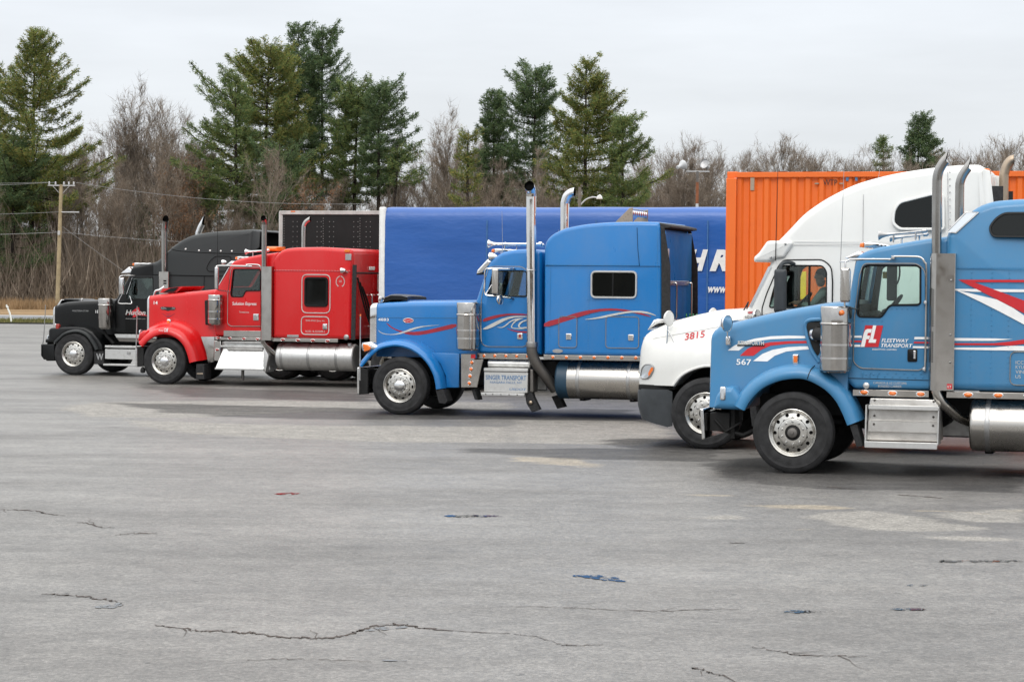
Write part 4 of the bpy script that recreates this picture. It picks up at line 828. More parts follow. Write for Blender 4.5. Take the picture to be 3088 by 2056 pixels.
# ------------------------------------------------------------------ light blue tractor (nearest, right)
def truck_lightblue():
    k = 'LB'; root = make_truck(k, 'semi_truck', 'light blue tractor unit with red and white stripes, nearest at the right edge')
    steer_wheel(root, -1.07, 'round', 'open'); steer_wheel(root, 1.07, 'round', 'open')
    chassis(root, [5.6, 6.95])
    tum = lambda y, z: y * (1 - .03 * max(0, z - 2.1))
    # hood
    lip = spline(T['LB.lip'], 4)
    def zb(x):
        if x < -.66: return .80 if x < -1.0 else .785
        if x > .55: return .95
        return max(interp(lip, x) - .0, .8)
    zt = lambda x: interp([(-1.17, 1.70), (-1.13, 1.80), (-1.05, 1.86), (-.82, 1.915), (-.475, 2.005), (-.16, 2.075), (.28, 2.155), (.70, 2.20)], x)
    def ws(x, z): return .74 + .175 * (x + 1.165) - .09 * (z - 1.4) - (.05 if x < -1.16 else 0)
    xs = [-1.17, -1.15, -1.12, -1.06, -.95, -.80, -.66, -.655] + [-.6 + i * .05 for i in range(24)] + [.60, .68]
    hood = MB().loft(hood_secs(xs, zb, zt, ws, lambda x: .05 if x < -1.14 else .11, .02)).build('hood', 'lightblue', root, 30)
    side = lambda x, z: -ws(x, z) - .004
    MB().box(-1.185, -1.165, -.5, .5, .95, 1.66).build('grille', 'stainless', hood)
    for i in range(9): MB().box(-1.20, -1.184, -.5 + i * .117, -.46 + i * .117, .98, 1.63).build('grille_bar', 'chrome', hood)
    # dark recess behind the air cleaner, with the intake pipe
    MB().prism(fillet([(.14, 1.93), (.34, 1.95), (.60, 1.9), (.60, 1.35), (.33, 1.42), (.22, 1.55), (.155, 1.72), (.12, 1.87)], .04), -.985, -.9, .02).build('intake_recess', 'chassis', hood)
    MB().tube(spline([(.115, -.96, 1.84), (.12, -.965, 1.92), (.17, -.975, 1.955), (.26, -.985, 1.965), (.36, -.99, 1.97)], 4), .026, 10).build('recess_lip', 'lightblue', hood)
    MB().tube(spline([(.115, -.96, 1.86), (.14, -.97, 1.74), (.20, -.98, 1.57), (.30, -.99, 1.42)], 4), .026, 10).build('recess_lip', 'lightblue', hood)
    MB().tube([(.19, -.9, 1.78), (.27, -1.0, 1.78), (.40, -1.10, 1.78)], .085, 16).build('intake_pipe', 'rubber', hood)
    MB().tube([(.25, -.98, 1.78), (.285, -1.02, 1.78)], .096, 16).build('clamp', 'chrome', hood)
    # fenders
    for s in (1, -1):
        sec = [(-1.15, -.012), (-1.215, -.012), (-1.232, .008), (-1.235, .05), (-1.215, .10), (-1.16, .145), (-1.08, .168), (-.95, .175), (-.70, .172), (-.70, .155), (-1.08, .150), (-1.14, .128), (-1.195, .09), (-1.215, .05), (-1.212, .012)]
        if s < 0: sec = [(-y, n) for y, n in sec]
        MB().sweep(lip, sec, (0, .55)).build('fender', 'lightblue', root, 45)
        # seam where the rear quarter fender starts
        MB().tube([(.19, s * -1.232, 1.215), (.205, s * -1.236, 1.27), (.23, s * -1.19, 1.34), (.26, s * -1.08, 1.38)], .006, 6).build('fender_seam', 'black', root)
        mudflap(root, [(.72, .66), (.82, .64), (.90, .375), (.82, .36)] if s > 0 else [(.72, .66), (.82, .64), (.90, .375), (.82, .36)], s * -1.2, s * -.85)
    MB().prism(fillet([(-1.05, .80), (-.64, .79), (-.66, .95), (-.78, 1.09), (-.92, 1.08), (-1.0, .98)], .03), -1.17, -.7, .08, 4).build('fender_nose', 'lightblue', root, 45)
    MB().prism(fillet([(-1.05, .80), (-.64, .79), (-.66, .95), (-.78, 1.09), (-.92, 1.08), (-1.0, .98)], .03), .7, 1.17, .08, 4).build('fender_nose', 'lightblue', root, 45)
    x0, x1, z0, z1 = quad_rect(T['LB.headm']); o = MB().box(-.945, x1, -1.19, -1.10, z0, z1 + .01, .012).build('corner_lamp', 'chrome', root)
    MB().box(-.93, -.893, -1.197, -1.188, z0 + .02, z1 - .01, .004).build('lens', 'lens', o)
    MB().prism(fillet([(-1.08, .79), (-.92, .93), (-.90, .91), (-.96, .775)], .01), -1.0, -.75, .02).build('chin_trim', 'chrome', root)
    o = MB().prism(fillet([(-1.21, .80), (-1.16, .80), (-1.135, .41), (-1.18, .40)], .01), -1.18, 1.18, .02).build('bumper', 'chrome', root)
    MB().box(-1.17, -.95, -.5, .5, .55, .75).build('bumper_bracket', 'chassis', o)
    mb = MB(); mb.box(-1.12, -.86, -.95, -.5, .50, .74); mb.box(-.86, -.80, -.9, -.6, .40, .82); mb.tube([(-1.1, -.9, .55), (-.7, -.85, .45), (-.4, -.8, .6)], .03, 8); mb.tube([(-1.05, -.97, .65), (-.9, -1.0, .50), (-.72, -.9, .62)], .018, 8)
    mb.build('steering_linkage', 'chassis', root)
    # cab
    prof = fillet([(.66, 2.159), (.735, 2.64), (.775, 2.79), (.96, 2.874), (1.411, 2.961), (1.702, 3.01), (1.95, 3.035), (1.96, 1.09), (.763, 1.085), (.631, 1.20), (.622, 2.02)], [.02, .02, .06, .12, .1, .1, .02, .02, .05, .05, .05])
    win = fillet(T['LB.win'], [.02] * 13, 2); wx = [p for p in win]
    wind = ([(.55, 2.16), (.66, 2.72), (.80, 2.72), (.74, 2.16)], .9)
    cab = cab_shell(root, prof, 1.03, 'lightblue', [win], wind, tum)
    cx = lambda x, y, z: (x, tum(y, z), z)
    MB().prism([(.655, 2.16), (.728, 2.64), (.742, 2.72), (.750, 2.72), (.736, 2.64), (.663, 2.16)], -.91, .91, .0).build('windscreen', 'windscreen', cab)
    # door: a proud panel with its own window hole
    door = fillet(T['LB.door'], [.06, .09, .06, .05, .06, .06, .05, .03, .03], 4)
    d = MB(cx).prism(door, -1.042, -1.022, .006, 2).build('door', 'lightblue', root)
    cut(d, [MB().prism(win, -1.4, -.6).build('c', 'lightblue')])
    pane('door_glass', win, -1.015, 'glass', d, xf=cx)
    trim('window_gasket', win, -1.043, .013, 'black', d, xf=cx)
    trim('door_seal', door, -1.043, .009, 'stainless', d, xf=cx)
    pane('far_door_glass', win, 1.0, 'glass', cab, xf=cx)
    x0, x1, z0, z1 = quad_rect(T['LB.handle']); h = MB().prism(rrect(x0, x1, z0, z1, .025), -1.056, -1.04, .006, 2).build('door_handle', 'black', d)
    MB().box(1.50, 1.535, -1.072, -1.05, 1.49, 1.59, .008).build('handle_lever', 'chrome', h)
    for i, nm in enumerate(('st1', 'st2', 'st3', 'st4', 'st5', 'st6')):
        decal('stripe', T['LB.' + nm], -1.049, 'red_print' if nm in ('st2', 'st5') else 'white_print', d)
    decal('logo_field', T['LB.logo'], -1.048, 'red_print', d)
    # f and l shapes of the logo
    L = lambda *p: [(.832 + a * .226 + b_ * .059, 1.626 + b_ * .275) for a, b_ in p]
    decal('logo_letter', L((.02, 0), (.02, .62), (.06, .78), (.16, .83), (.36, .83), (.42, .83), (.42, .66), (.28, .66), (.235, .62), (.235, .52), (.40, .52), (.40, .36), (.235, .36), (.235, 0)), -1.051, 'white_print', d)
    decal('logo_letter', L((.44, 1.0), (.62, 1.0), (.62, .36), (.80, .36), (.80, .2), (.40, .2), (.40, .36), (.44, .36)), -1.052, 'white_print', d)
    text('lettering', 'FLEETWAY', 1.099, 1.442, 1.688, .049, -1.048, 'white_print', d, .25, .012); text('lettering', 'TRANSPORT', 1.093, 1.49, 1.626, .048, -1.048, 'white_print', d, .25, .012)
    text('lettering', 'BRANTFORD, ONTARIO', .984, 1.291, 1.585, .022, -1.048, 'white_print', d, 0, .006)
    text('lettering', 'CANADA & US CUSTOMS', 1.0, 1.419, 1.158, .030, -1.035, 'silver_print', cab); text('lettering', 'BONDED CARRIER', 1.061, 1.357, 1.118, .029, -1.035, 'silver_print', cab)
    MB().lathe([(-1.03, .042), (-1.045, .04), (-1.052, .03), (-1.053, .001)], (.91, 0, 1.135), 'y', 20).build('fuel_door', 'aluminium', cab)
    trim('cab_seam', [(.67, 1.225), (1.69, 1.217)], -1.033, .004, 'black', cab, closed=False)
    mb = rivet_rows(cab, [(.86, 1.96, 1.10, 1.96, 5), (1.22, 2.12, 1.55, 2.12, 6), (.86, 1.28, 1.05, 1.28, 5), (.86, 1.255, 1.62, 1.255, 9), (.86, 1.30, 1.6, 1.30, 8)], -1.046, .009)
    tag(mb.build('rivets', 'lightblue', cab), kind='stuff')
    cab_inside(root, .82, 1.25, 1.2, 2.12)
    # items seen through the door glass
    MB().prism(fillet([(.86, 2.50), (1.0, 2.50), (1.0, 2.59), (.86, 2.59)], .01), .90, .905).build('window_sticker', 'yellow_print', cab)
    mb = MB(); mb.tube([(1.10, -.35, 1.3), (1.08, -.38, 1.75), (1.06, -.4, 2.0)], .018, 8); mb.lathe([(1.98, .02), (2.0, .045), (2.05, .05), (2.09, .04), (2.11, .001)], (1.06, -.4, 0), 'z', 14); mb.build('gear_lever', 'black', cab)
    mb = MB(); mb.tube(spline([(1.16, .2, 2.75), (1.17, .2, 2.55), (1.13, .2, 2.42), (1.06, .2, 2.44)], 4), .012, 6); mb.build('handset_cord', 'black', cab)
    MB().box(.93, 1.06, .78, .90, 2.2, 2.7, .02).build('far_pillar', 'interior', cab)
    # visor, lamps, horns
    MB().prism(fillet([(.60, 2.755), (.78, 2.845), (.86, 2.80), (.84, 2.77), (.66, 2.735)], .012), -.95, .95, .03).build('sun_visor', 'chrome', root)
    for y in (-.78, -.4, 0, .4, .78): cab_marker(root, .80, y, 2.885 + .03, .24)
    horn(root, .993, 1.62, -.62, 3.05, .062, .013, .10, 'greysteel'); horn(root, 1.10, 1.60, -.30, 3.02, .05, .012, .11, 'greysteel')
    # mirror on its arms
    x0, x1, z0, z1 = quad_rect(T['LB.mirror']); m = MB().prism(rrect(x0, x1, z0, z1, .02), -1.41, -1.30, .03, 3).build('wing_mirror', 'polished', root)
    MB().box(x1 - .002, x1 + .006, -1.395, -1.315, z0 + .03, z1 - .03).build('mirror_glass', 'lens', m)
    mb = MB(); mb.tube([(.67, -1.36, z1), (.67, -1.36, 2.70), (.72, -1.30, 2.735), (1.20, -1.03, 2.74)], .012, 8); mb.tube([(.67, -1.36, z0), (.67, -1.36, 2.15), (.72, -1.2, 2.12), (.80, -1.03, 2.10)], .012, 8); mb.tube([(.60, -1.36, 2.70), (1.0, -1.1, 2.745)], .008, 6)
    mb.build('mirror_bracket', 'chrome', m)
    o = MB().tube(spline([(1.233, -1.03, 2.772), (1.235, -1.075, 2.775), (1.45, -1.075, 2.775), (1.575, -1.075, 2.765), (1.634, -1.075, 2.70), (1.652, -1.075, 2.6), (1.653, -1.075, 1.842), (1.652, -1.075, 1.375), (1.652, -1.03, 1.36)], 4), .014, 8).build('grab_rail', 'chrome', root)
    for x, z in ((1.235, 2.765), (1.645, 2.2), (1.64, 1.362)): MB().lathe([(-1.02, .03), (-1.07, .03), (-1.09, .02), (-1.092, .001)], (x, 0, z), 'y', 12).build('rail_foot', 'chrome', o)
    # air cleaner
    air_cleaner(root, .535, -1.15, .202, 1.295, 2.14, [1.653, 1.483], lidz=1.905)
    o = MB().lathe([(-1.36, .035), (-1.375, .03), (-1.39, .012), (-1.392, .001)], (.635, 0, 2.06), 'y', 14).build('side_lamp', 'amber', root); o.scale = (1, 1, 1)
    antenna(root, (.60, -1.30, 2.6), (.635, -1.3, 4.0), 'greysteel', .005)
    # stacks
    x0, x1, z0, z1 = quad_rect(T['LB.shield'])
    sec = [(x0 + .006, -1.06), (x0, -1.10), (x0 + .004, -1.17), (x0 + .03, -1.215), (x0 + .07, -1.237), (x0 + .12, -1.24), (x1 - .008, -1.24), (x1, -1.232), (x1, -1.06)]
    sh = MB().loft([[(x, y, z0) for x, y in sec], [(x, y, z1) for x, y in sec]]).build('heat_shield', 'stainless', root, 40)
    mb = MB()
    for zz in np.arange(1.46, 2.38, .028):
        if 1.83 < zz < 1.90: continue
        for j in range(3):
            mb.lathe([(-1.2415 + .012 * (2 - j), .0085), (-1.243 + .012 * (2 - j), .0005)], (x0 + .012 + j * .020, 0, zz + (j % 2) * .014), 'y', 6)
    tag(mb.build('vent_holes', 'soot', sh), kind='stuff')
    for z in (1.455, 1.80, 2.48): lights(sh, [(x1 - .05, z)], -1.238, .012, 'greysteel', 'greysteel')
    MB().box(x1 - .085, x1 - .02, -1.243, -1.239, z0 + .02, z0 + .085, .001).build('warning_plate', 'red_print', sh)
    text('lettering', 'KT', x1 - .075, x1 - .03, z0 + .035, .03, -1.246, 'white_print', sh)
    st = spline([(1.783, -1.15, 2.75), (1.781, -1.15, 3.3), (1.779, -1.15, 3.66), (1.782, -1.15, 3.76), (1.80, -1.15, 3.85), (1.845, -1.15, 3.935), (1.885, -1.15, 3.985)], 4)
    pipe('exhaust_stack', st, .061, 'stackmetal', root, 20, (1, 0, -.25))
    st2 = spline([(1.868, .95, 2.6), (1.868, .95, 3.3), (1.866, .95, 3.70), (1.872, .95, 3.80), (1.90, .95, 3.88), (1.935, .95, 3.94), (1.98, .95, 4.0)], 4)
    pipe('exhaust_stack', st2, .061, 'stackmetal', root, 20, (1, 0, -.25))
    pipe('exhaust_pipe', spline([(1.80, -1.13, 1.16), (1.81, -1.13, 1.06), (1.86, -1.10, .96), (1.95, -1.0, .86), (2.08, -.85, .74), (2.25, -.6, .66)], 4), .062, 'polished', root, 16, None, False)
    # sleeper
    sp = fillet([(1.90, 3.03), (1.93, 3.12), (2.204, 3.354), (2.307, 3.42), (2.462, 3.473), (2.669, 3.493), (3.0, 3.51), (4.15, 3.51), (4.28, 3.40), (4.30, 1.10), (1.90, 1.10)], [.02, .03, .1, .1, .1, .1, .1, .1, .08, .03, .02], 3)
    stum = lambda y, z: y * (1 - .16 * max(0, z - 3.0) - .02 * max(0, z - 2.6))
    sx = lambda x, y, z: (x, stum(y, z), z)
    sl = MB(sx).prism(sp, -1.13, 1.13, .10, 5).build('sleeper', 'lightblue', root, 34)
    trim('sleeper_seam', [(2.04, 2.629), (4.2, 2.629)], -1.133, .005, 'lightblue', sl, closed=False)
    w2 = fillet([(2.428, 3.143), (2.50, 3.25), (2.60, 3.32), (3.3, 3.33), (3.36, 3.25), (3.36, 3.06), (3.30, 3.03), (2.468, 3.032)], .05, 3)
    pane('side_window', w2, -1.136, 'darkglass', sl, .02, sx); trim('window_gasket', w2, -1.137, .016, 'black', sl, xf=sx)
    wp = [(1.90, 3.085), (2.133, 3.335), (2.29, 3.335), (2.02, 3.075)]
    pane('corner_window', wp, -1.138, 'lens', sl, .006, sx); trim('window_gasket', wp, -1.14, .010, 'greysteel', sl, xf=sx)
    for nm, mt in (('red1', 'red_print'), ('wh1', 'white_print')):
        P = [(x if x < 2.85 else 3.9, z) for x, z in T['LB.' + nm]]; decal('stripe', P, -1.1345, mt, sl)
    ext = {'red2': [(2.06, 2.485), (2.243, 2.463), (2.865, 2.237), (3.3, 2.02), (3.6, 1.80), (3.3, 1.84), (2.867, 2.08), (2.714, 2.157)], 'wh2': [(2.023, 2.36), (2.193, 2.323), (2.532, 2.247), (2.74, 2.139), (2.868, 2.053), (3.3, 1.78), (3.25, 1.72), (2.869, 1.94), (2.56, 2.102), (2.298, 2.231)]}
    decal('stripe', ext['wh2'], -1.1375, 'white_print', sl); decal('stripe', ext['red2'], -1.1355, 'red_print', sl)
    for nm, mt in (('st7', 'white_print'), ('st8', 'red_print'), ('st9', 'white_print')):
        P = list(T['LB.' + nm])
        if nm != 'st7': P = [(x if x < 2.87 else 3.6, z if x < 2.87 else z + (.12 if nm == 'st8' else 0)) for x, z in P]
        decal('stripe', P, -1.1345 if nm != 'st8' else -1.136, mt, sl)
    box = rrect(2.708, 3.55, 1.185, 1.60, .08); trim('locker_trim', box, -1.136, .008, 'stainless', sl)
    for s_, z in (('ICC', 1.445), ('KYU', 1.388), ('VIN', 1.328), ('US', 1.269)):
        text('lettering', s_, 2.775, 2.775 + .033 * len(s_), z, .042, -1.134, 'silver_print', sl)
    rows = [(2.05, 2.645, 4.2, 2.645, 60)] + [(x, 1.2, x, 2.58, 22) for x in (2.22, 2.47, 2.68)]
    tag(rivet_rows(sl, rows, -1.131, .008).build('rivets', 'lightblue', sl), kind='stuff')
    # strips with lamps
    strip(root, T['LB.strip1'], -1.065); strip(root, [(1.93, 1.086), (4.2, 1.007)], -1.145)
    lights(root, T['LB.lts1'], -1.065, .026, oval=1.9); lights(root, [(2.198, 1.05), (2.569, 1.051), (2.94, 1.051), (3.31, 1.051)], -1.145, .028, oval=1.9)
    # battery box steps
    st = MB().prism(fillet([(.975, .98), (1.80, .98), (1.83, .92), (1.845, .45), (.93, .45), (.965, .92)], .01), -1.12, -.62, .01).build('step_box', 'treadplate', root)
    MB().box(.968, 1.845, -1.235, -1.0, .885, .90).build('step', 'treadplate', st); MB().box(.968, 1.845, -1.243, -1.225, .845, .902).build('step_edge', 'aluminium', st)
    MB().prism([(.958, .70), (1.85, .70), (1.842, .56), (.95, .56)], -1.16, -1.115, .004, 1).build('step_panel', 'treadplate', st)
    MB().box(.925, 1.835, -1.25, -1.0, .425, .44).build('step', 'treadplate', st); MB().box(.925, 1.835, -1.258, -1.24, .36, .442).build('step_edge', 'aluminium', st)
    for x in (1.03, 1.77):
        for z in (.955, .76, .655): lights(st, [(x, z)], -1.12 if z > .7 else -1.16, .011, 'darkmetal', 'darkmetal')
    for x in (.935, 1.84): MB().prism([(x - .004, .90), (x + .012, .90), (x + .004, .42), (x - .012, .42)], -1.23, -.9).build('step_side', 'aluminium', st)
    fuel_tank(root, 2.215, 4.3, -.88, .66, .325, [2.44, 3.2, 4.0])
    # hood prints
    for nm, mt in (('s1', 'white_print'), ('s2', 'red_print'), ('s3', 'white_print')): decal('stripe', T['LB.' + nm], side, mt, hood, 0)
    bd = MB(); P = [(-.80, 1.605), (-.432, 1.612), (-.432, 1.63), (-.80, 1.623)]; bd.prism(P, 0, .012); bd.v = [(x, side(x, z) - .012 + y, z) for x, y, z in bd.v]; bd.build('badge_plate', 'black', hood)
    text('badge', 'KENWORTH', -.79, -.437, 1.622, .052, lambda x, z: side(x, z) - .014, 'silver_print', hood, 0, .03)
    text('fleet_number', '567', -.806, -.604, 1.361, .076, lambda x, z: side(x, z) - .003, 'white_print', hood, 0, .012)
    x0, x1, z0, z1 = quad_rect(T['LB.turn']); yt = side(-.01, 1.45)
    o = MB().box(x0, x1, yt - .03, yt + .02, z0, z1, .01).build('turn_signal', 'chrome', hood); MB().box(x0 + .014, x1 - .012, yt - .04, yt - .028, z0 + .02, z1 - .02, .006).build('lens', 'amber', o)
    o = round_mirror(root, (-.905, -1.0, 1.90), .112, [(-.90, -.97, 1.84), (-.90, -.95, 1.73), (-.905, -.80, 1.70)], 'chrome', 1.15)
    MB().prism(fillet([(-.945, 1.61), (-.88, 1.61), (-.88, 1.73), (-.945, 1.73)], .02), -.86, -.77, .02).build('mirror_foot', 'chrome', o)
    MB().prism(fillet([(-1.16, 1.75), (-1.05, 1.90), (-.98, 1.93), (-1.10, 1.72)], .02), -.66, .66, .02).build('bug_deflector', 'chrome', hood)
    # stripes over the hood top and grille emblem
    for y0, y1, mt in ((-.50, -.40, 'white_print'), (-.36, -.26, 'red_print'), (-.22, -.12, 'white_print')):
        mb = MB(); q = [(-.80 + .1 * j, y0 if True else 0) for j in range(8)]
        V = []; F = []
        for j in range(9):
            x = -.75 + .11 * j; tp = .55 + .45 * (1 - j / 8)
            for y in (y0, y0 + (y1 - y0) * tp):
                f = min(1, abs(y) / .6); V.append((x, y, zt(x) + .02 * (1 - f * .5) + .006))
        for j in range(8): F.append((2 * j, 2 * j + 2, 2 * j + 3, 2 * j + 1))
        mb.add(V, F).build('hood_stripe', mt, hood)
    return root
truck_lightblue()

# ------------------------------------------------------------------ deep blue long-nose tractor (middle)
def truck_blue():
    k = 'PB'; root = make_truck(k, 'semi_truck', 'deep blue long-nose tractor unit with chrome stacks, in the middle of the row')
    steer_wheel(root, -1.07, 'oval', 'cap'); steer_wheel(root, 1.07, 'oval', 'cap')
    chassis(root, [6.0, 7.35])
    tum = lambda y, z: y * (1 - .04 * max(0, z - 2.1)); cx = lambda x, y, z: (x, tum(y, z), z)
    ws = lambda x, z: .70 + .04 * (x + .6) / 1.9
    zt = lambda x: interp([(-.62, 1.985), (-.5, 1.998), (-.134, 2.02), (.541, 2.035), (1.40, 2.05)], x)
    hood = MB().loft(hood_secs([-.615, -.60, -.4, 0, .4, .8, 1.2, 1.42], lambda x: 1.02, zt, ws, .10, .02)).build('hood', 'blue', root, 30)
    side = lambda x, z: -ws(x, z) - .004
    trim('hood_seam', [(-.6, 1.73), (1.38, 1.745)], side, .004, 'lightblue', hood, False)
    # grille shell
    g = MB().loft(hood_secs([-.745, -.735, -.70, -.612], lambda x: 1.26, lambda x: interp([(-.745, 1.93), (-.73, 1.97), (-.69, 1.99), (-.6, 1.995)], x), lambda x, z: .715 if x > -.74 else .69, .09, .02)).build('grille_shell', 'chrome', root, 35)
    MB().box(-.752, -.744, -.58, .58, 1.30, 1.88).build('grille_mesh', 'darkmetal', g)
    for i in range(9): MB().box(-.762, -.751, -.56 + i * .137, -.52 + i * .137, 1.31, 1.87).build('grille_bar', 'chrome', g)
    tag(rivet_rows(g, [(-.625, 1.32, -.625, 1.74, 16)], -.721, .009).build('rivets', 'chrome', g), kind='stuff')
    # smoked bug deflector on the hood
    d = []
    for y in (-.55, -.35, 0, .35, .55):
        f = 1 - (abs(y) / .55) ** 2 * .35; base = [(-.69, 1.99), (-.61, 2.05 + .06 * f), (-.50, 2.08 + .075 * f), (-.30, 2.08 + .07 * f), (-.18, 2.07 + .045 * f), (-.17, 2.05), (-.28, 2.055), (-.48, 2.05), (-.60, 2.015)]
        d.append([(x + .10 * (abs(y) / .55) ** 2, y, z) for x, z in base])
    MB().loft(d).build('bug_deflector', 'black', hood, 50)
    round_mirror(root, (-.57, -.60, 2.06), .055, [(-.56, -.58, 2.05), (-.54, -.5, 2.0)], 'chrome', .9)
    lip = spline(T['PB.lip'], 4)
    for s in (1, -1):
        sec = [(-1.19, -.008), (-1.225, -.008), (-1.235, .008), (-1.238, .022), (-1.225, .035), (-1.21, .055), (-1.17, .085), (-1.10, .105), (-.95, .118), (-.69, .12), (-.69, .10), (-.95, .098), (-1.09, .086), (-1.155, .066), (-1.195, .035), (-1.205, .012)]
        MB().sweep(lip, [(y * s, n) for y, n in sec], (0, .5)).build('fender', 'blue', root, 45)
        MB().prism([(.50, 1.11), (1.055, 1.112), (1.045, .50), (.82, .495), (.80, .70), (.70, .92)], s * -.98, s * -.90, .012, 2).build('fender_skirt', 'blue', root)
    # head lamps
    for s in (-1, 1):
        p = MB().prism(fillet([(-.72, 1.14), (-.72, 1.28), (-.55, 1.30), (-.40, 1.22), (-.43, 1.14)], .05), s * 1.10 - .11, s * 1.10 + .11, .05, 4).build('headlamp', 'chrome', root)
        MB().lathe([(-.72, .08), (-.735, .07), (-.742, .03), (-.743, .001)], (0, s * 1.09, 1.21), 'x', 20).build('headlamp_lens', 'lens', p)
        MB().prism(fillet([(-.69, 1.262), (-.60, 1.25), (-.535, 1.20), (-.555, 1.15), (-.665, 1.115)], .02), s * 1.215 - .02, s * 1.215 + .02, .012).build('turn_signal', 'amber', p)
    b = MB().prism(fillet([(-.80, .835), (-.755, .835), (-.755, .345), (-.80, .345)], .01), -1.22, 1.22, .02).build('bumper', 'chrome', root)
    MB().prism(fillet([(-.755, .83), (-.60, .80), (-.60, .36), (-.755, .345)], .01), -1.2, -1.12, .01).build('bumper_end', 'chassis', b)
    MB().box(-.755, -.45, -.55, .55, .5, .78).build('bumper_bracket', 'chassis', b)
    o = MB().tube([(-.75, -1.2, .60), (-.748, -1.2, 1.05), (-.748, -1.2, 1.76)], [.018, .013, .011], 8).build('guide_pole', 'greysteel', root)
    MB().lathe([(1.755, .012), (1.765, .016), (1.785, .014), (1.79, .001)], (-.748, -1.2, 0), 'z', 10).build('pole_tip', 'amber', o)
    # cab
    prof = fillet([(1.36, 2.06), (1.53, 2.60), (1.61, 2.765), (1.722, 2.855), (1.833, 2.923), (2.056, 2.97), (2.295, 2.98), (2.50, 2.972), (2.56, 2.93), (2.575, 1.114), (1.425, 1.114), (1.37, 1.3)], [.02, .03, .06, .06, .08, .1, .1, .05, .05, .02, .04, .04])
    win = fillet([(1.578, 2.144), (1.678, 2.592), (2.233, 2.596), (2.296, 2.57), (2.302, 2.14)], [.03, .03, .03, .05, .03], 3)
    wind = ([(1.28, 2.08), (1.40, 2.57), (1.60, 2.57), (1.46, 2.08)], .88)
    cab = cab_shell(root, prof, 1.02, 'blue', [win], wind, tum, r=.08)
    MB().prism([(1.365, 2.08), (1.51, 2.57), (1.52, 2.57), (1.375, 2.08)], -.89, .89).build('windscreen', 'windscreen', cab)
    door = fillet([(1.478, 1.30), (1.470, 1.64), (1.472, 2.085), (1.53, 2.433), (1.60, 2.645), (1.69, 2.67), (2.20, 2.67), (2.31, 2.60), (2.33, 1.30), (2.26, 1.25), (1.57, 1.244)], [.05, .02, .02, .02, .04, .04, .08, .05, .06, .06, .06], 3)
    dr = MB(cx).prism(door, -1.032, -1.012, .005, 2).build('door', 'blue', root); cut(dr, [MB().prism(win, -1.4, -.6).build('c', 'blue')])
    pane('door_glass', win, -1.008, 'glass', dr, xf=cx); trim('window_gasket', win, -1.032, .010, 'black', dr, xf=cx); trim('door_seal', door, -1.033, .008, 'stainless', dr, xf=cx)
    pane('far_door_glass', win, .99, 'glass', cab, xf=cx)
    MB(cx).box(1.665, 1.685, -1.03, -1.0, 2.15, 2.59, .003).build('quarter_bar', 'black', dr)
    x0, x1, z0, z1 = quad_rect(T['PB.hand1']); h = MB().prism(rrect(x0, x1, z0, z1, .02), -1.05, -1.03, .008, 2).build('door_handle', 'chrome', dr); MB().box(x0 + .03, x1 - .03, -1.055, -1.049, z0 + .03, z1 - .02, .002).build('handle_recess', 'redlens', h)
    MB().tube([(1.475, -1.045, 2.02), (1.47, -1.05, 1.7), (1.475, -1.05, 1.40), (1.485, -1.045, 1.33)], .014, 8).build('hinge_rail', 'chrome', root)
    cab_inside(root, 1.52, 1.85, 1.25, 2.10)
    MB().box(2.08, 2.14, -.1, .8, 2.0, 2.7, .02).build('seat_belt_post', 'interior', cab)
    for nm, mt, yy in (('r2', 'darkred_print', -1.038), ('r3', 'darkred_print', -1.038), ('w2', 'silver_print', -1.041), ('w3', 'silver_print', -1.041), ('w4', 'silver_print', -1.041)):
        decal('swoosh', T['PB.' + nm], yy, mt, dr, 1)
    for nm, mt, e in (('r1', 'darkred_print', 0), ('w1', 'silver_print', .003)): decal('swoosh', T['PB.' + nm], lambda x, z: side(x, z) - e, mt, hood, 1)
    # visor, horns, lamps
    MB().prism(fillet([(1.345, 2.53), (1.36, 2.60), (1.55, 2.80), (1.63, 2.76), (1.60, 2.70), (1.47, 2.56)], .012), -.95, .95, .03).build('sun_visor', 'chrome', root)
    MB().prism([(1.345, 2.515), (1.35, 2.54), (1.47, 2.57), (1.47, 2.53)], -.94, .94, .004, 1).build('visor_lip', 'black', root)
    o = MB().lathe([(-.05, .085), (0, .08), (.06, .05), (.09, .03), (.1, .001)], (1.63, -.9, 2.835), 'x', 20).build('spot_lamp', 'chrome', root)
    MB().lathe([(-.05, .08), (-.056, .04), (-.057, .001)], (1.63, -.9, 2.835), 'x', 20).build('lens', 'lens', o)
    for y in (-.75, -.38, 0, .38, .75): cab_marker(root, 1.60, y, 2.945, .30)
    horn(root, 1.436, 2.449, -.5, 3.075, .075, .020); horn(root, 1.66, 2.40, -.2, 3.06, .055, .016)
    antenna(root, (1.82, -.9, 2.9), (1.80, -.9, 3.65), 'greysteel', .005); antenna(root, (2.56, .2, 2.95), (2.55, .2, 3.35), 'greysteel', .005)
    # mirrors
    m = MB().prism(rrect(1.752, 1.872, 2.18, 2.624, .02), -1.36, -1.28, .025, 3).build('wing_mirror', 'polished', root)
    mb = MB().tube(spline([(2.09, -1.03, 2.625), (1.95, -1.2, 2.628), (1.72, -1.3, 2.628), (1.62, -1.3, 2.60), (1.615, -1.3, 2.4), (1.615, -1.3, 2.19), (1.70, -1.3, 2.155), (1.87, -1.25, 2.14), (2.07, -1.03, 2.095)], 5), .014, 8)
    mb.build('mirror_frame', 'chrome', m)
    MB().tube([(1.63, -1.3, 2.18), (1.76, -1.15, 2.42)], .012, 8).build('mirror_brace', 'chrome', m)
    round_mirror(root, (1.908, -1.36, 2.08), .085, [(1.905, -1.34, 2.14), (1.89, -1.28, 2.16)], 'chrome', 1.2)
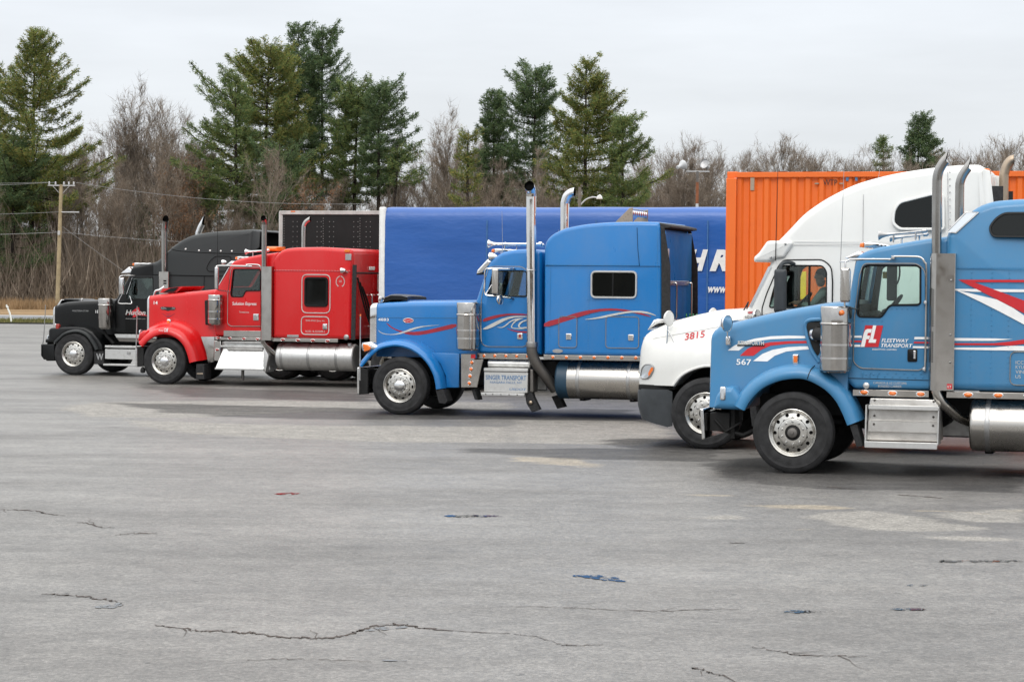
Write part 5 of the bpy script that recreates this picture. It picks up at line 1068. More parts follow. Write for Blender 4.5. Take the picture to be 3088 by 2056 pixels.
    mb = MB().tube(spline([(1.30, -.6, 2.06), (1.33, -.62, 2.12), (1.36, -.66, 2.17), (1.33, -.7, 2.10)], 4), .012, 6); mb.build('wiper', 'black', root)
    air_cleaner(root, 1.26, -1.15, .206, 1.17, 2.024, [1.535, 1.39], 'stainless', 1.795)
    # stacks
    pipe('exhaust_stack', spline([(2.44, -1.15, 1.30), (2.43, -1.15, 2.0), (2.415, -1.15, 3.2), (2.41, -1.15, 3.84), (2.41, -1.16, 3.93), (2.412, -1.19, 4.00), (2.416, -1.25, 4.05), (2.42, -1.32, 4.08)], 4), .088, 'chrome', root, 24, (0, -1, .18))
    MB().lathe([(1.25, .10), (1.26, .104), (1.33, .104), (1.34, .09)], (2.44, -1.15, 0), 'z', 24).build('stack_clamp', 'greysteel', root)
    for z in (2.60, 2.40): MB().tube([(2.42, -1.15, z), (2.42, -.98, z)], .02, 8).build('stack_bracket', 'chrome', root)
    MB().lathe([(2.585, .091), (2.59, .095), (2.61, .095), (2.615, .091)], (2.42, -1.15, 0), 'z', 24).build('stack_clamp', 'chrome', root)
    pipe('exhaust_pipe', spline([(2.44, -1.15, 1.28), (2.45, -1.13, 1.12), (2.52, -1.08, .95), (2.64, -1.0, .76), (2.80, -.85, .50)], 4), .095, 'darkmetal', root, 18, None, False)
    pipe('exhaust_stack', spline([(2.465, 1.0, 1.3), (2.462, 1.0, 3.2), (2.458, 1.0, 3.78), (2.465, 1.0, 3.88), (2.50, 1.0, 3.98), (2.57, 1.0, 4.04), (2.64, 1.0, 4.06)], 4), .085, 'chrome', root, 24, (1, 0, 0))
    # sleeper
    sp = fillet([(2.675, 1.12), (2.662, 3.02), (2.70, 3.14), (2.80, 3.239), (2.999, 3.34), (3.356, 3.413), (3.771, 3.452), (4.317, 3.464), (4.72, 3.459), (4.745, 3.37), (4.78, 2.70), (4.80, 1.12)], [.02, .05, .08, .1, .15, .15, .15, .15, .04, .03, .03, .02], 4)
    stum = lambda y, z: y * (1 - .10 * max(0, z - 2.95)); sx = lambda x, y, z: (x, stum(y, z), z)
    sl = MB(sx).prism(sp, -1.20, 1.20, .07, 5).build('sleeper', 'blue', root, 34)
    trim('sleeper_seam', [(2.69, 2.688), (4.76, 2.688)], -1.203, .004, 'black', sl, False); trim('sleeper_seam', [(4.385, 2.69), (4.35, 3.0), (4.325, 3.36)], -1.203, .004, 'black', sl, False, sx)
    wx = rrect(3.532, 4.333, 2.14, 2.59, .08); pane('side_window', wx, -1.212, 'darkglass', sl, .02); trim('window_trim', wx, -1.212, .020, 'aluminium', sl); MB().box(3.90, 3.93, -1.218, -1.205, 2.15, 2.58, .003).build('window_bar', 'black', sl)
    for nm, hx in (('d1', 3.129), ('d2', 4.247)):
        x0, x1, z0, z1 = quad_rect(T['PB.' + nm]); P = rrect(x0, x1, z0, z1, .06); l = MB().prism(P, -1.208, -1.19, .004, 1).build('locker_door', 'blue', sl); trim('locker_trim', P, -1.207, .009, 'stainless', l)
        h = MB().box(hx - .05, hx + .05, -1.225, -1.205, 1.395, 1.50, .012).build('locker_latch', 'chrome', l); MB().box(hx - .03, hx + .03, -1.228, -1.224, 1.415, 1.48, .002).build('latch_lever', 'greysteel', h)
    decal('swoosh', T['PB.r4'], -1.210, 'darkred_print', sl, 1); decal('swoosh', T['PB.w5'], -1.213, 'silver_print', sl, 1)
    mb = MB(); mb.lathe([(-1.202, .042), (-1.208, .040), (-1.209, .001)], (0, 0, 0), 'y', 24); mb.v = [(a * 2.3 + 2.93, b_, c * .85 + 1.192) for a, b_, c in mb.v]; mb.build('maker_badge', 'greysteel', sl)
    rows = [(2.70, 2.705, 4.36, 2.705, 70), (4.72, 1.2, 4.70, 3.3, 60), (2.78, 1.2, 2.78, 2.65, 40)] + [(3.45 + .0 * i, 2.1 - i * .0, 4.4, 2.1, 20) for i in range(1)] + [(3.48, 1.25, 3.48, 2.65, 30)]
    tag(rivet_rows(sl, rows, -1.2015, .008).build('rivets', 'lightblue', sl), kind='stuff')
    for s in (-1, 1):
        MB(sx).prism([(4.745, 3.38), (4.81, 3.36), (4.93, 2.7), (4.95, 1.25), (4.79, 1.25), (4.775, 2.7)], s * 1.19 - .012, s * 1.19 + .012, .004, 1).build('side_extender', 'rubber', root)
    MB(sx).prism(fillet([(4.70, 3.45), (4.92, 3.40), (4.93, 3.36), (4.72, 3.33)], .01), -1.17, 1.17, .02).build('roof_overhang', 'rubber', root)
    rw = MB().box(4.80, 4.83, -1.12, 1.12, 1.2, 3.3).build('rear_wall', 'blue', root)
    for ya, yb in ((-.75, -.55), (.55, .75)):
        MB().tube(spline([(4.83, yb, 2.40), (4.90, yb, 2.40), (4.91, yb, 2.30), (4.91, yb, 1.7), (4.90, yb, 1.3), (4.83, yb, 1.28)], 3), .015, 8).build('grab_rail', 'stainless', rw)
    MB().box(4.83, 4.85, -.80, .8, 2.36, 2.44).build('rail_mount', 'greysteel', rw)
    MB().box(4.831, 4.836, -.95, -.85, 2.5, 3.0).build('placard', 'whiteplastic', rw)
    for y, c_ in ((-.35, 'red_print'), (-.2, 'darkmetal'), (-.05, 'red_print'), (.12, 'black')):
        MB().tube(spline([(4.85, y, 1.45), (5.05, y, 1.75), (5.25, y + .05, 1.75), (5.5, y + .1, 1.5), (5.90, y + .1, 1.45)], 4), .016, 6).build('air_hose', c_, root)
    mb = MB(); pts = [(4.9 + .012 * i * .5 + .0, .30 + .07 * math.cos(i * .6), 1.78 + .07 * math.sin(i * .6)) for i in range(70)]; mb.tube(pts, .012, 6)
    m_, t_, b_ = nodes('greencord'); b_.inputs['Base Color'].default_value = (.02, .25, .08, 1); mb.build('coiled_cable', 'greencord', root)
    # lamp rack on the roof
    rk = MB().prism([(3.80, 3.46), (4.06, 3.715), (4.12, 3.725), (4.12, 3.46)], -.62, -.60, .003, 1).build('lamp_rack', 'browned', root)
    MB().prism([(3.80, 3.46), (4.06, 3.715), (4.12, 3.725), (4.12, 3.46)], .60, .62, .003, 1).build('rack_plate', 'browned', rk)
    MB().tube([(4.09, -.61, 3.70), (4.09, .61, 3.70)], .012, 8).build('rack_bar', 'greysteel', rk); MB().box(4.08, 4.10, -.61, .61, 3.60, 3.62).build('rack_shelf', 'browned', rk)
    for i in range(8):
        y = -.53 + i * .151; l = MB().lathe([(4.12, .045), (4.10, .055), (4.05, .05), (4.02, .03), (4.01, .001)], (0, y, 3.625), 'x', 14).build('rack_lamp', 'chrome', rk); MB().lathe([(4.12, .045), (4.128, .03), (4.13, .001)], (0, y, 3.625), 'x', 14).build('lens', 'redlens', l)
    tag(rivet_rows(rk, [(3.95, 3.52, 4.08, 3.64, 4), (3.98, 3.5, 4.09, 3.5, 4)], -.621, .008).build('rivets', 'darkmetal', rk), kind='stuff')
    strip(root, T['PB.strip1'], -1.065); strip(root, [(2.677, 1.122), (4.60, 1.04)], -1.215)
    lights(root, T['PB.lts1'], -1.065, .027); lights(root, T['PB.lts2'] + [(4.56, 1.097)], -1.215, .027)
    q = MB().prism([(1.145, 1.114), (1.40, 1.116), (1.40, 1.02), (1.558, 1.02), (1.447, .52), (1.153, .513)], -1.19, -1.15, .006, 1).build('quarter_panel', 'stainless', root); lights(q, T['PB.qlts'], -1.19, .03)
    MB().box(1.335, 1.415, -1.195, -1.189, 1.035, 1.105, .001).build('warning_plate', 'red_print', q)
    # tool box
    bx = MB().box(1.567, 2.372, -1.15, -.65, .44, .80, .008).build('tool_box', 'aluminium', root); MB().box(1.562, 2.377, -1.162, -.64, .81, .87, .008).build('box_lid', 'aluminium', bx)
    MB().box(1.528, 2.33, -1.21, -.9, .382, .432, .006).build('step', 'aluminium', bx)
    for x in (1.62, 1.75, 1.9, 2.05, 2.2): lights(bx, [(x, .408)], -1.21, .008, 'darkmetal', 'darkmetal')
    text('lettering', 'SINGER TRANSPORT', 1.60, 2.345, .66, .085, -1.153, 'greyblue_print', bx, 0, .015); text('lettering', 'NIAGARA FALLS, NY', 1.68, 2.27, .592, .045, -1.153, 'greyblue_print', bx, 0, .012); text('lettering', 'USDOT', 2.04, 2.35, .482, .040, -1.153, 'greyblue_print', bx, .2, .01)
    MB().lathe([(1.59, .001), (1.59, .06), (1.60, .07), (2.36, .07), (2.38, .06), (2.385, .001)], (0, -.95, .94), 'x', 24).build('air_tank', 'aluminium', root)
    MB().prism(fillet([(2.40, .86), (2.46, .86), (2.47, .45), (2.40, .45)], .02), -1.12, -.8, .02).build('box_hanger', 'darkmetal', root)
    mudflap(root, T['PB.flap1'], -1.2, -.85); mudflap(root, T['PB.flap2'], -1.1, -.8); f = mudflap(root, [(2.30, .47), (2.44, .47), (2.46, .38), (2.58, .15), (2.44, .10), (2.34, .25)], -1.10, -.95); lights(f, [(2.42, .27)], -1.10, .035, 'browned', 'rubber')
    mudflap(root, T['PB.flap4'], -.5, -.3)
    fuel_tank(root, 2.871, 4.72, -.85, .68, .335, [3.28, 4.19], 'polished')
    MB().lathe([(2.865, .001), (2.865, .30), (2.885, .325), (2.90, .338), (3.083, .338), (3.084, .334)], (0, -.85, .68), 'x', 48).build('tank_end_cover', 'navy', root)
    for x in (2.9, 3.3): MB().box(x, x + .08, -.9, -.4, .95, 1.02).build('tank_bracket', 'chassis', root)
    text('fleet_number', '4883', -.584, -.38, 1.667, .05, lambda x, z: side(x, z) - .002, 'white_print', hood, 0, .01)
    mb = MB(); mb.lathe([(0, .046), (-.006, .046), (-.008, .040), (-.006, .038)], n=30); mb.v = [(a * 2.3, y_, c) for a, y_, c in mb.v]; mb.v = [(a - .001, side(a, 1.68) + y_, c + 1.681) for a, y_, c in mb.v]; o = mb.build('oval_badge', 'chrome', hood)
    mb = MB(); mb.lathe([(-.005, .040), (-.007, .001)], n=30); mb.v = [(a * 2.3, y_, c) for a, y_, c in mb.v]; mb.v = [(a - .001, side(a, 1.68) + y_, c + 1.681) for a, y_, c in mb.v]; mb.build('badge_field', 'red_print', o)
    text('badge_script', 'Peterbilt', -.075, .073, 1.668, .028, lambda x, z: side(x, z) - .008, 'silver_print', o, .3)
    return root
truck_blue()

# ------------------------------------------------------------------ red tractor
def truck_red():
    k = 'RD'; root = make_truck(k, 'semi_truck', 'bright red tractor unit with square sleeper, between the black and blue tractors')
    steer_wheel(root, -1.07, 'oval', 'cap'); steer_wheel(root, 1.07, 'oval', 'cap')
    chassis(root, [5.45, 6.8])
    tum = lambda y, z: y * (1 - .035 * max(0, z - 2.1)); cx = lambda x, y, z: (x, tum(y, z), z)
    ws = lambda x, z: .71 + .12 * max(0, x + .1) / 1.3 + .10 * max(0, (1.5 - z)) * max(0, x) 
    zt = lambda x: interp([(-.60, 1.985), (-.5, 2.01), (-.085, 2.05), (.515, 2.10), (.874, 2.135), (1.2, 2.18)], x)
    hood = MB().loft(hood_secs([-.60, -.585, -.4, 0, .3, .6, .9, 1.10, 1.2], lambda x: 1.05, zt, ws, .10, .02)).build('hood', 'red', root, 30)
    side = lambda x, z: -ws(x, z) - .004
    g = MB().loft(hood_secs([-.655, -.645, -.625, -.598], lambda x: 1.22, lambda x: interp([(-.655, 1.93), (-.63, 1.985), (-.59, 2.0)], x), lambda x, z: .72 if x > -.65 else .70, .08, .02)).build('grille_shell', 'chrome', root, 35)
    for i in range(9): MB().box(-.668, -.654, -.56 + i * .137, -.50 + i * .137, 1.27, 1.88).build('grille_bar', 'chrome', g)
    # deflector over the hood nose
    d = []
    for y in (-.62, -.3, 0, .3, .62): d.append([(x + .06 * (abs(y) / .62) ** 2, y, z) for x, z in [(-.44, 2.07), (-.36, 2.155), (-.1, 2.185), (.12, 2.215), (.12, 2.195), (-.02, 2.08), (-.3, 2.055)]])
    o = MB().loft(d).build('bug_deflector', 'red', hood, 50)
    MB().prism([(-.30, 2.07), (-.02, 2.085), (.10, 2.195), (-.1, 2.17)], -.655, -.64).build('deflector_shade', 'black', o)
    MB().tube(spline([(-.56, -.55, 2.0), (-.52, -.55, 2.10), (-.44, -.5, 2.13), (-.38, -.4, 2.20)], 4), .022, 8).build('hood_ornament', 'chrome', hood)
    lip = spline(T['RD.lip'], 4)
    for s in (1, -1):
        sec = [(-1.18, -.01), (-1.22, -.01), (-1.235, .005), (-1.237, .05), (-1.215, .11), (-1.16, .155), (-1.08, .18), (-.99, .20), (-.93, .25), (-.86, .30), (-.76, .32), (-.68, .32), (-.68, .30), (-.86, .28), (-.95, .20), (-1.08, .16), (-1.15, .138), (-1.195, .10), (-1.215, .05), (-1.215, .01)]
        MB().sweep(lip, [(y * s, n) for y, n in sec], (.05, .5)).build('fender', 'red', root, 45)
        MB().prism([(.80, 1.085), (1.135, 1.09), (1.115, .52), (.98, .487), (.92, .75)], s * -.985, s * -.90, .01, 2).build('splash_panel', 'stainless', root)
    f = MB().prism(fillet([(-.70, .95), (-.66, 1.13), (-.56, 1.21), (-.45, 1.20), (-.45, 1.05)], .03), -1.15, -.7, .06, 3).build('headlamp_pod', 'red', root)
    MB().lathe([(-.66, .07), (-.69, .06), (-.705, .03), (-.706, .001)], (0, -1.0, 1.16), 'x', 18).build('headlamp_lens', 'lens', f)
    b = MB().prism(fillet([(-.72, .84), (-.67, .84), (-.66, .38), (-.71, .38)], .01), -1.20, 1.20, .02).build('bumper', 'chrome', root)
    MB().prism([(-.67, .83), (-.52, .80), (-.52, .42), (-.66, .38)], -1.18, -1.1).build('bumper_end', 'chassis', b); MB().box(-.67, -.4, -.5, .5, .5, .78).build('bumper_bracket', 'chassis', b)
    MB().lathe([(.24, .001), (.25, .05), (.30, .06), (.35, .045), (.38, .02)], (-.56, -1.12, 0), 'z', 14).build('tow_hook', 'chassis', b)
    MB().tube([(-.689, -1.2, .8), (-.68, -1.2, 1.3), (-.67, -1.2, 1.76)], [.016, .012, .010], 8).build('guide_pole', 'greysteel', root)
    prof = fillet([(1.19, 2.18), (1.47, 2.62), (1.557, 2.785), (1.88, 2.880), (2.253, 2.95), (2.557, 2.985), (2.66, 3.0), (2.66, 1.10), (1.167, 1.10), (1.10, 1.4), (1.10, 2.1)], [.03, .04, .08, .1, .1, .05, .02, .02, .04, .05, .05])
    win = fillet([(1.613, 2.612), (2.225, 2.616), (2.253, 2.58), (2.253, 2.14), (1.906, 2.132), (1.838, 1.997), (1.565, 1.994), (1.549, 2.06), (1.597, 2.58)], [.03, .02, .02, .03, .04, .03, .03, .02, .02], 3)
    wind = ([(1.10, 2.20), (1.38, 2.66), (1.56, 2.66), (1.32, 2.20)], .88)
    cab = cab_shell(root, prof, 1.03, 'red', [win], wind, tum, r=.07)
    MB().prism([(1.215, 2.20), (1.49, 2.64), (1.50, 2.64), (1.225, 2.20)], -.89, .89).build('windscreen', 'windscreen', cab)
    trim('screen_pillar', [(1.20, 2.18), (1.49, 2.65)], -1.0, .016, 'chrome', cab, False)
    door = fillet([(1.477, 1.38), (1.48, 2.07), (1.545, 2.62), (1.62, 2.667), (2.29, 2.672), (2.30, 1.342), (1.56, 1.333)], [.05, .02, .05, .04, .04, .04, .06], 3)
    dr = MB(cx).prism(door, -1.042, -1.022, .005, 2).build('door', 'red', root); cut(dr, [MB().prism(win, -1.4, -.6).build('c', 'red')])
    pane('door_glass', win, -1.018, 'glass', dr, xf=cx); trim('window_gasket', win, -1.043, .013, 'black', dr, xf=cx); trim('door_seal', door, -1.043, .010, 'stainless', dr, xf=cx); pane('far_door_glass', win, 1.0, 'glass', cab, xf=cx)
    x0, x1, z0, z1 = quad_rect(T['RD.handle']); h = MB().prism(rrect(x0, x1, z0, z1, .015), -1.058, -1.04, .006, 2).build('door_handle', 'chrome', dr); MB().box(x0 + .03, x1 - .05, -1.062, -1.057, z0 + .03, z1 - .02, .002).build('handle_lever', 'greysteel', h)
    cab_inside(root, 1.55, 1.95, 1.2, 2.08)
    MB().box(1.55, 2.2, .75, .85, 2.1, 2.6, .02).build('window_curtain', 'interior', cab)
    text('lettering', 'Solution Express', 1.59, 2.172, 1.785, .095, -1.048, 'white_print', dr, .12, .008); text('lettering', 'Terrebonne', 1.756, 1.991, 1.632, .042, -1.048, 'silver_print', dr, .1)
    text('fleet_number', '14', -.485, -.389, 1.796, .077, lambda x, z: side(x, z) - .003, 'white_print', hood, 0, .02)
    o = decal('badge_plate', [(-.328, 1.715), (-.29, 1.745), (.035, 1.742), (.07, 1.708), (.02, 1.672), (-.06, 1.668), (-.134, 1.645), (-.20, 1.668), (-.28, 1.675)], lambda x, z: side(x, z) - .003, 'black_print', hood); text('badge', 'KENWORTH', -.30, .043, 1.69, .048, lambda x, z: side(x, z) - .007, 'greysteel', hood, 0, .02)
    for P in ([(-.31, 1.60), (-.24, 1.585), (-.17, 1.54), (-.12, 1.56), (-.07, 1.54), (.0, 1.585), (.07, 1.60), (.0, 1.565), (-.06, 1.52), (-.12, 1.49), (-.18, 1.52), (-.24, 1.565)], [(-.20, 1.60), (-.12, 1.585), (-.04, 1.60), (-.08, 1.572), (-.12, 1.565), (-.16, 1.572)]): decal('winged_emblem', P, lambda x, z: side(x, z) - .003, 'darkred_print', hood, 1)
    text('lettering', 'Keep', -.115, -.007, 1.19, .05, -1.245, 'white_print', root, .1); text('lettering', 'Off', .012, .119, 1.185, .085, -1.245, 'white_print', root, .15, .02)
    x0, x1, z0, z1 = quad_rect(T['RD.turn']); o = MB().box(x0, x1, -.93, -.70, z0, z1, .015).build('turn_signal', 'chrome', root); MB().box(x0 + .01, x1 - .01, -.942, -.928, z0, z1 - .03, .006).build('lens', 'amber', o)
    MB().prism(fillet([(1.36, 2.695), (1.50, 2.80), (1.60, 2.77), (1.58, 2.70)], .01), -.93, .93, .03).build('sun_visor', 'chrome', root)
    for y in (-.72, -.36, 0, .36, .72): cab_marker(root, 1.55, y, 2.86, .36)
    horn(root, 1.68, 2.26, -.5, 3.01, .065, .018, .06)
    o = MB().prism(rrect(1.93, 2.27, 3.03, 3.14, .03), -.1, .5, .05, 3).build('warning_beacon', 'amber', root); MB().box(1.98, 2.22, .0, .4, 2.93, 3.04).build('beacon_base', 'black', o)
    antenna(root, (1.33, -1.3, 2.68), (1.33, -1.3, 3.95), 'black', .008)
    m = MB().prism(rrect(1.311, 1.390, 2.17, 2.655, .015), -1.42, -1.34, .02, 3).build('wing_mirror', 'chrome', root)
    mb = MB(); mb.tube(spline([(1.35, -1.38, 2.64), (1.36, -1.36, 2.685), (1.6, -1.2, 2.69), (2.05, -1.03, 2.685)], 4), .014, 8); mb.build('mirror_arm', 'chrome', m); MB().tube([(1.35, -1.38, 2.17), (1.38, -1.3, 2.14), (1.55, -1.03, 2.10)], .012, 8).build('mirror_arm', 'chrome', m)
    o = MB().lathe([(-.04, .05), (0, .05), (.05, .03), (.07, .001)], (1.45, -1.22, 2.77), 'x', 14).build('spot_lamp', 'chrome', root); MB().lathe([(-.04, .046), (-.05, .02), (-.051, .001)], (1.45, -1.22, 2.77), 'x', 14).build('lens', 'amber', o)
    MB().tube(spline([(1.94, -1.03, 2.71), (1.945, -1.075, 2.72), (2.15, -1.075, 2.72), (2.25, -1.075, 2.70), (2.29, -1.075, 2.63)], 4), .016, 8).build('grab_rail', 'chrome', root)
    air_cleaner(root, 1.228, -1.15, .170, 1.36, 2.036, [1.662, 1.498], 'stainless', 1.905)
    MB().prism(fillet([(.88, 1.90), (1.06, 1.95), (1.08, 1.35), (.90, 1.35)], .02), -.98, -.82, .02).build('intake_vent', 'chassis', hood)
    x0, x1, z0, z1 = quad_rect(T['RD.shield']); sec = [(x0 + .006, -1.06), (x0, -1.10), (x0 + .004, -1.17), (x0 + .03, -1.215), (x0 + .07, -1.237), (x0 + .12, -1.24), (x1 - .008, -1.24), (x1, -1.232), (x1, -1.06)]
    sh = MB().loft([[(x, y, z0) for x, y in sec], [(x, y, z1) for x, y in sec]]).build('heat_shield', 'stainless', root, 40)
    mb = MB()
    for zz in np.arange(1.30, 2.45, .04): mb.lathe([(-1.208, .011), (-1.21, .0005)], (x0 + .018, 0, zz), 'y', 6)
    tag(mb.build('vent_holes', 'soot', sh), kind='stuff')
    pipe('exhaust_stack', spline([(2.393, -1.15, 2.6), (2.394, -1.15, 3.2), (2.394, -1.15, 3.56), (2.397, -1.155, 3.63), (2.405, -1.18, 3.69), (2.415, -1.23, 3.735), (2.425, -1.29, 3.755)], 4), .060, 'stackmetal', root, 18, (0, -1, .2))
    pipe('exhaust_pipe', spline([(2.37, -1.15, 1.05), (2.39, -1.13, .97), (2.48, -1.05, .86), (2.62, -.95, .72), (2.75, -.8, .62)], 4), .060, 'stainless', root, 16, None, False)
    pipe('exhaust_stack', spline([(2.505, 1.0, 1.3), (2.505, 1.0, 3.2), (2.51, 1.0, 3.57), (2.52, 1.0, 3.65), (2.555, 1.0, 3.715), (2.61, 1.0, 3.76), (2.66, 1.0, 3.79)], 4), .058, 'stainless', root, 18, (1, 0, 0))
    sp = fillet([(2.60, 1.08), (2.585, 2.78), (2.648, 2.908), (2.763, 3.017), (2.902, 3.083), (3.157, 3.106), (3.733, 3.119), (4.42, 3.085), (4.485, 3.02), (4.47, 2.66), (4.455, 1.08)], [.02, .06, .08, .1, .1, .1, .2, .08, .05, .05, .02], 4)
    sl = MB().prism(sp, -1.15, 1.15, .09, 5).build('sleeper', 'red', root, 34)
    trim('sleeper_seam', [(2.62, 2.58), (4.46, 2.575)], -1.152, .005, 'darkred_print', sl, False)
    wx = rrect(3.383, 3.894, 1.818, 2.425, .06); pane('side_window', wx, -1.163, 'darkglass', sl, .02); trim('window_gasket', wx, -1.163, .028, 'black', sl)
    trim('window_trim', rrect(3.30, 3.965, 1.656, 2.504, .12), -1.154, .011, 'silver_print', sl); trim('locker_trim', rrect(3.291, 3.942, 1.175, 1.573, .10), -1.154, .011, 'silver_print', sl)
    text('lettering', '9035-9343 Que. inc.', 3.391, 3.851, 1.463, .04, -1.154, 'silver_print', sl); text('lettering', 'N.I.R.: R-555349-1', 3.393, 3.842, 1.222, .048, -1.154, 'silver_print', sl)
    h = MB().prism(rrect(3.80, 3.91, 1.29, 1.42, .02), -1.17, -1.148, .008, 2).build('locker_latch', 'chrome', sl)
    for a in range(14):   # laurel wreath print
        t = R(-70 + a * 140 / 13)
        for s in (-1, 1):
            cxx, czz = 4.205 + s * .085 * math.cos(t), 2.358 + .105 * math.sin(t); u = (s * math.cos(t + .9), math.sin(t + .9))
            decal('wreath_leaf', [(cxx, czz), (cxx + u[0] * .02 - u[1] * .008, czz + u[1] * .02 + u[0] * .008), (cxx + u[0] * .036, czz + u[1] * .036), (cxx + u[0] * .02 + u[1] * .008, czz + u[1] * .02 - u[0] * .008)], -1.154, 'silver_print', sl)
    text('lettering', '10', 4.18, 4.235, 2.34, .045, -1.154, 'silver_print', sl)
    x0, x1, z0, z1 = quad_rect(T['RD.plate']); MB().box(x0, x1, -1.158, -1.148, z0, z1, .002).build('name_plate', 'greysteel', sl)
    for x in (3.24, 3.86): MB().box(x - .05, x + .05, -1.13, -1.06, 3.02, 3.06, .01).build('roof_lamp', 'whiteplastic', sl)
    o = MB().lathe([(-.05, .07), (0, .06), (.05, .03), (.06, .001)], (4.30, -1.22, 2.60), 'x', 16).build('work_lamp', 'chrome', sl); MB().tube([(4.33, -1.22, 2.6), (4.38, -1.15, 2.56)], .015, 8).build('lamp_bracket', 'chrome', o)
    o = MB().box(4.32, 4.46, -1.165, -1.145, 2.83, 2.97, .005).build('mirror_plate', 'greysteel', sl); MB().box(4.30, 4.42, -1.17, -1.08, 3.0, 3.07, .012).build('roof_marker', 'amber', sl)
    MB().lathe([(-1.15, .06), (-1.18, .06), (-1.20, .04), (-1.205, .001)], (4.36, 0, 1.13), 'y', 16).build('side_lamp', 'greysteel', sl)
    tag(rivet_rows(sl, [(2.65, 2.6, 4.42, 2.595, 50)], -1.1515, .008).build('rivets', 'silver_print', sl), kind='stuff')
    for s in (-1, 1): MB().prism([(4.485, 2.73), (4.58, 2.73), (4.56, 1.07), (4.46, 1.07)], s * 1.135 - .012, s * 1.135 + .012, .004, 1).build('side_extender', 'rubber', root)
    bk = MB().box(4.475, 4.49, -1.05, 1.05, 1.15, 2.98).build('rear_wall', 'red', root)
    for y in (-.1, .35): MB().tube(spline([(4.49, y, 2.05), (4.57, y, 2.06), (4.58, y, 1.95), (4.58, y, 1.4), (4.49, y, 1.36)], 3), .02, 8).build('grab_rail', 'stainless', bk)
    MB().tube([(4.54, .4, 2.55), (4.54, .4, 2.15)], .02, 8).build('hose_mast', 'stainless', bk); MB().tube([(4.52, -1.0, 2.55), (4.55, .2, 2.55), (4.62, .55, 2.55)], .02, 8).build('hose_hanger', 'black', bk); MB().box(4.495, 4.52, -.1, .25, 2.62, 2.70).build('work_lamp', 'whiteplastic', bk)
    for y, dz in ((-.9, 0), (-.75, -.1), (-.6, -.2)): MB().tube(spline([(4.52, y, 2.45 + dz), (4.62, y + .1, 1.9), (4.75, y + .3, 1.35 + dz), (4.95, y + .5, 1.25), (5.13, y + .6, 1.5)], 4), .022, 6).build('air_hose', 'black', root)
    strip(root, [(1.18, 1.088), (2.32, 1.02)], -1.065); MB().box(1.38, 2.32, -1.045, -1.028, 1.10, 1.235, .003).build('kick_plate', 'stainless', root); strip(root, [(2.61, 1.086), (4.16, 1.012)], -1.165)
    lights(root, T['RD.lts1'], -1.065, .026, 'redlens', oval=1.7); lights(root, T['RD.lts2'], -1.165, .028, 'redlens', oval=1.7)
    st = MB().prism(fillet([(1.34, .985), (2.44, .985), (2.50, .36), (1.26, .40)], .02), -1.02, -.6, .01).build('step_box', 'aluminium', root)
    MB().box(1.42, 2.42, -1.12, -.7, .965, .99, .004).build('step', 'aluminium', st)
    MB().loft([[(1.40, -1.06, .86), (2.40, -1.06, .86), (2.40, -1.04, .86), (1.40, -1.04, .86)], [(1.27, -1.22, .40), (2.42, -1.22, .38), (2.42, -1.20, .38), (1.27, -1.20, .40)]]).build('sloping_cover', 'aluminium', st)
    MB().box(1.335, 2.43, -1.13, -1.03, .86, .90, .008).build('step_edge', 'aluminium', st); MB().box(1.26, 2.43, -1.26, -1.18, .36, .40, .008).build('step_edge', 'aluminium', st); MB().box(1.5, 2.35, -1.125, -1.085, .80, .855, .003).build('step_tread', 'treadplate', st)
    MB().prism([(2.42, .88), (2.53, .70), (2.46, .32), (2.40, .36)], -1.20, -.7, .01).build('step_side', 'aluminium', st)
    MB().box(1.18, 1.34, -1.12, -1.08, .55, 1.0, .01).build('quarter_panel', 'stainless', root); lights(root, [(1.26, .80)], -1.12, .026, 'redlens', oval=1.7)
    fuel_tank(root, 2.655, 4.49, -.85, .672, .305, [2.80, 3.44, 4.10], 'aluminium')
    mudflap(root, T['RD.flap'], -1.15, -.75); MB().box(.78, .93, -1.157, -1.15, .24, .27).build('flap_tag', 'browned', root)
    MB().box(1.75, 1.81, -.9, -.85, .12, .40).build('step_prop', 'darkmetal', root)
    return root
truck_red()

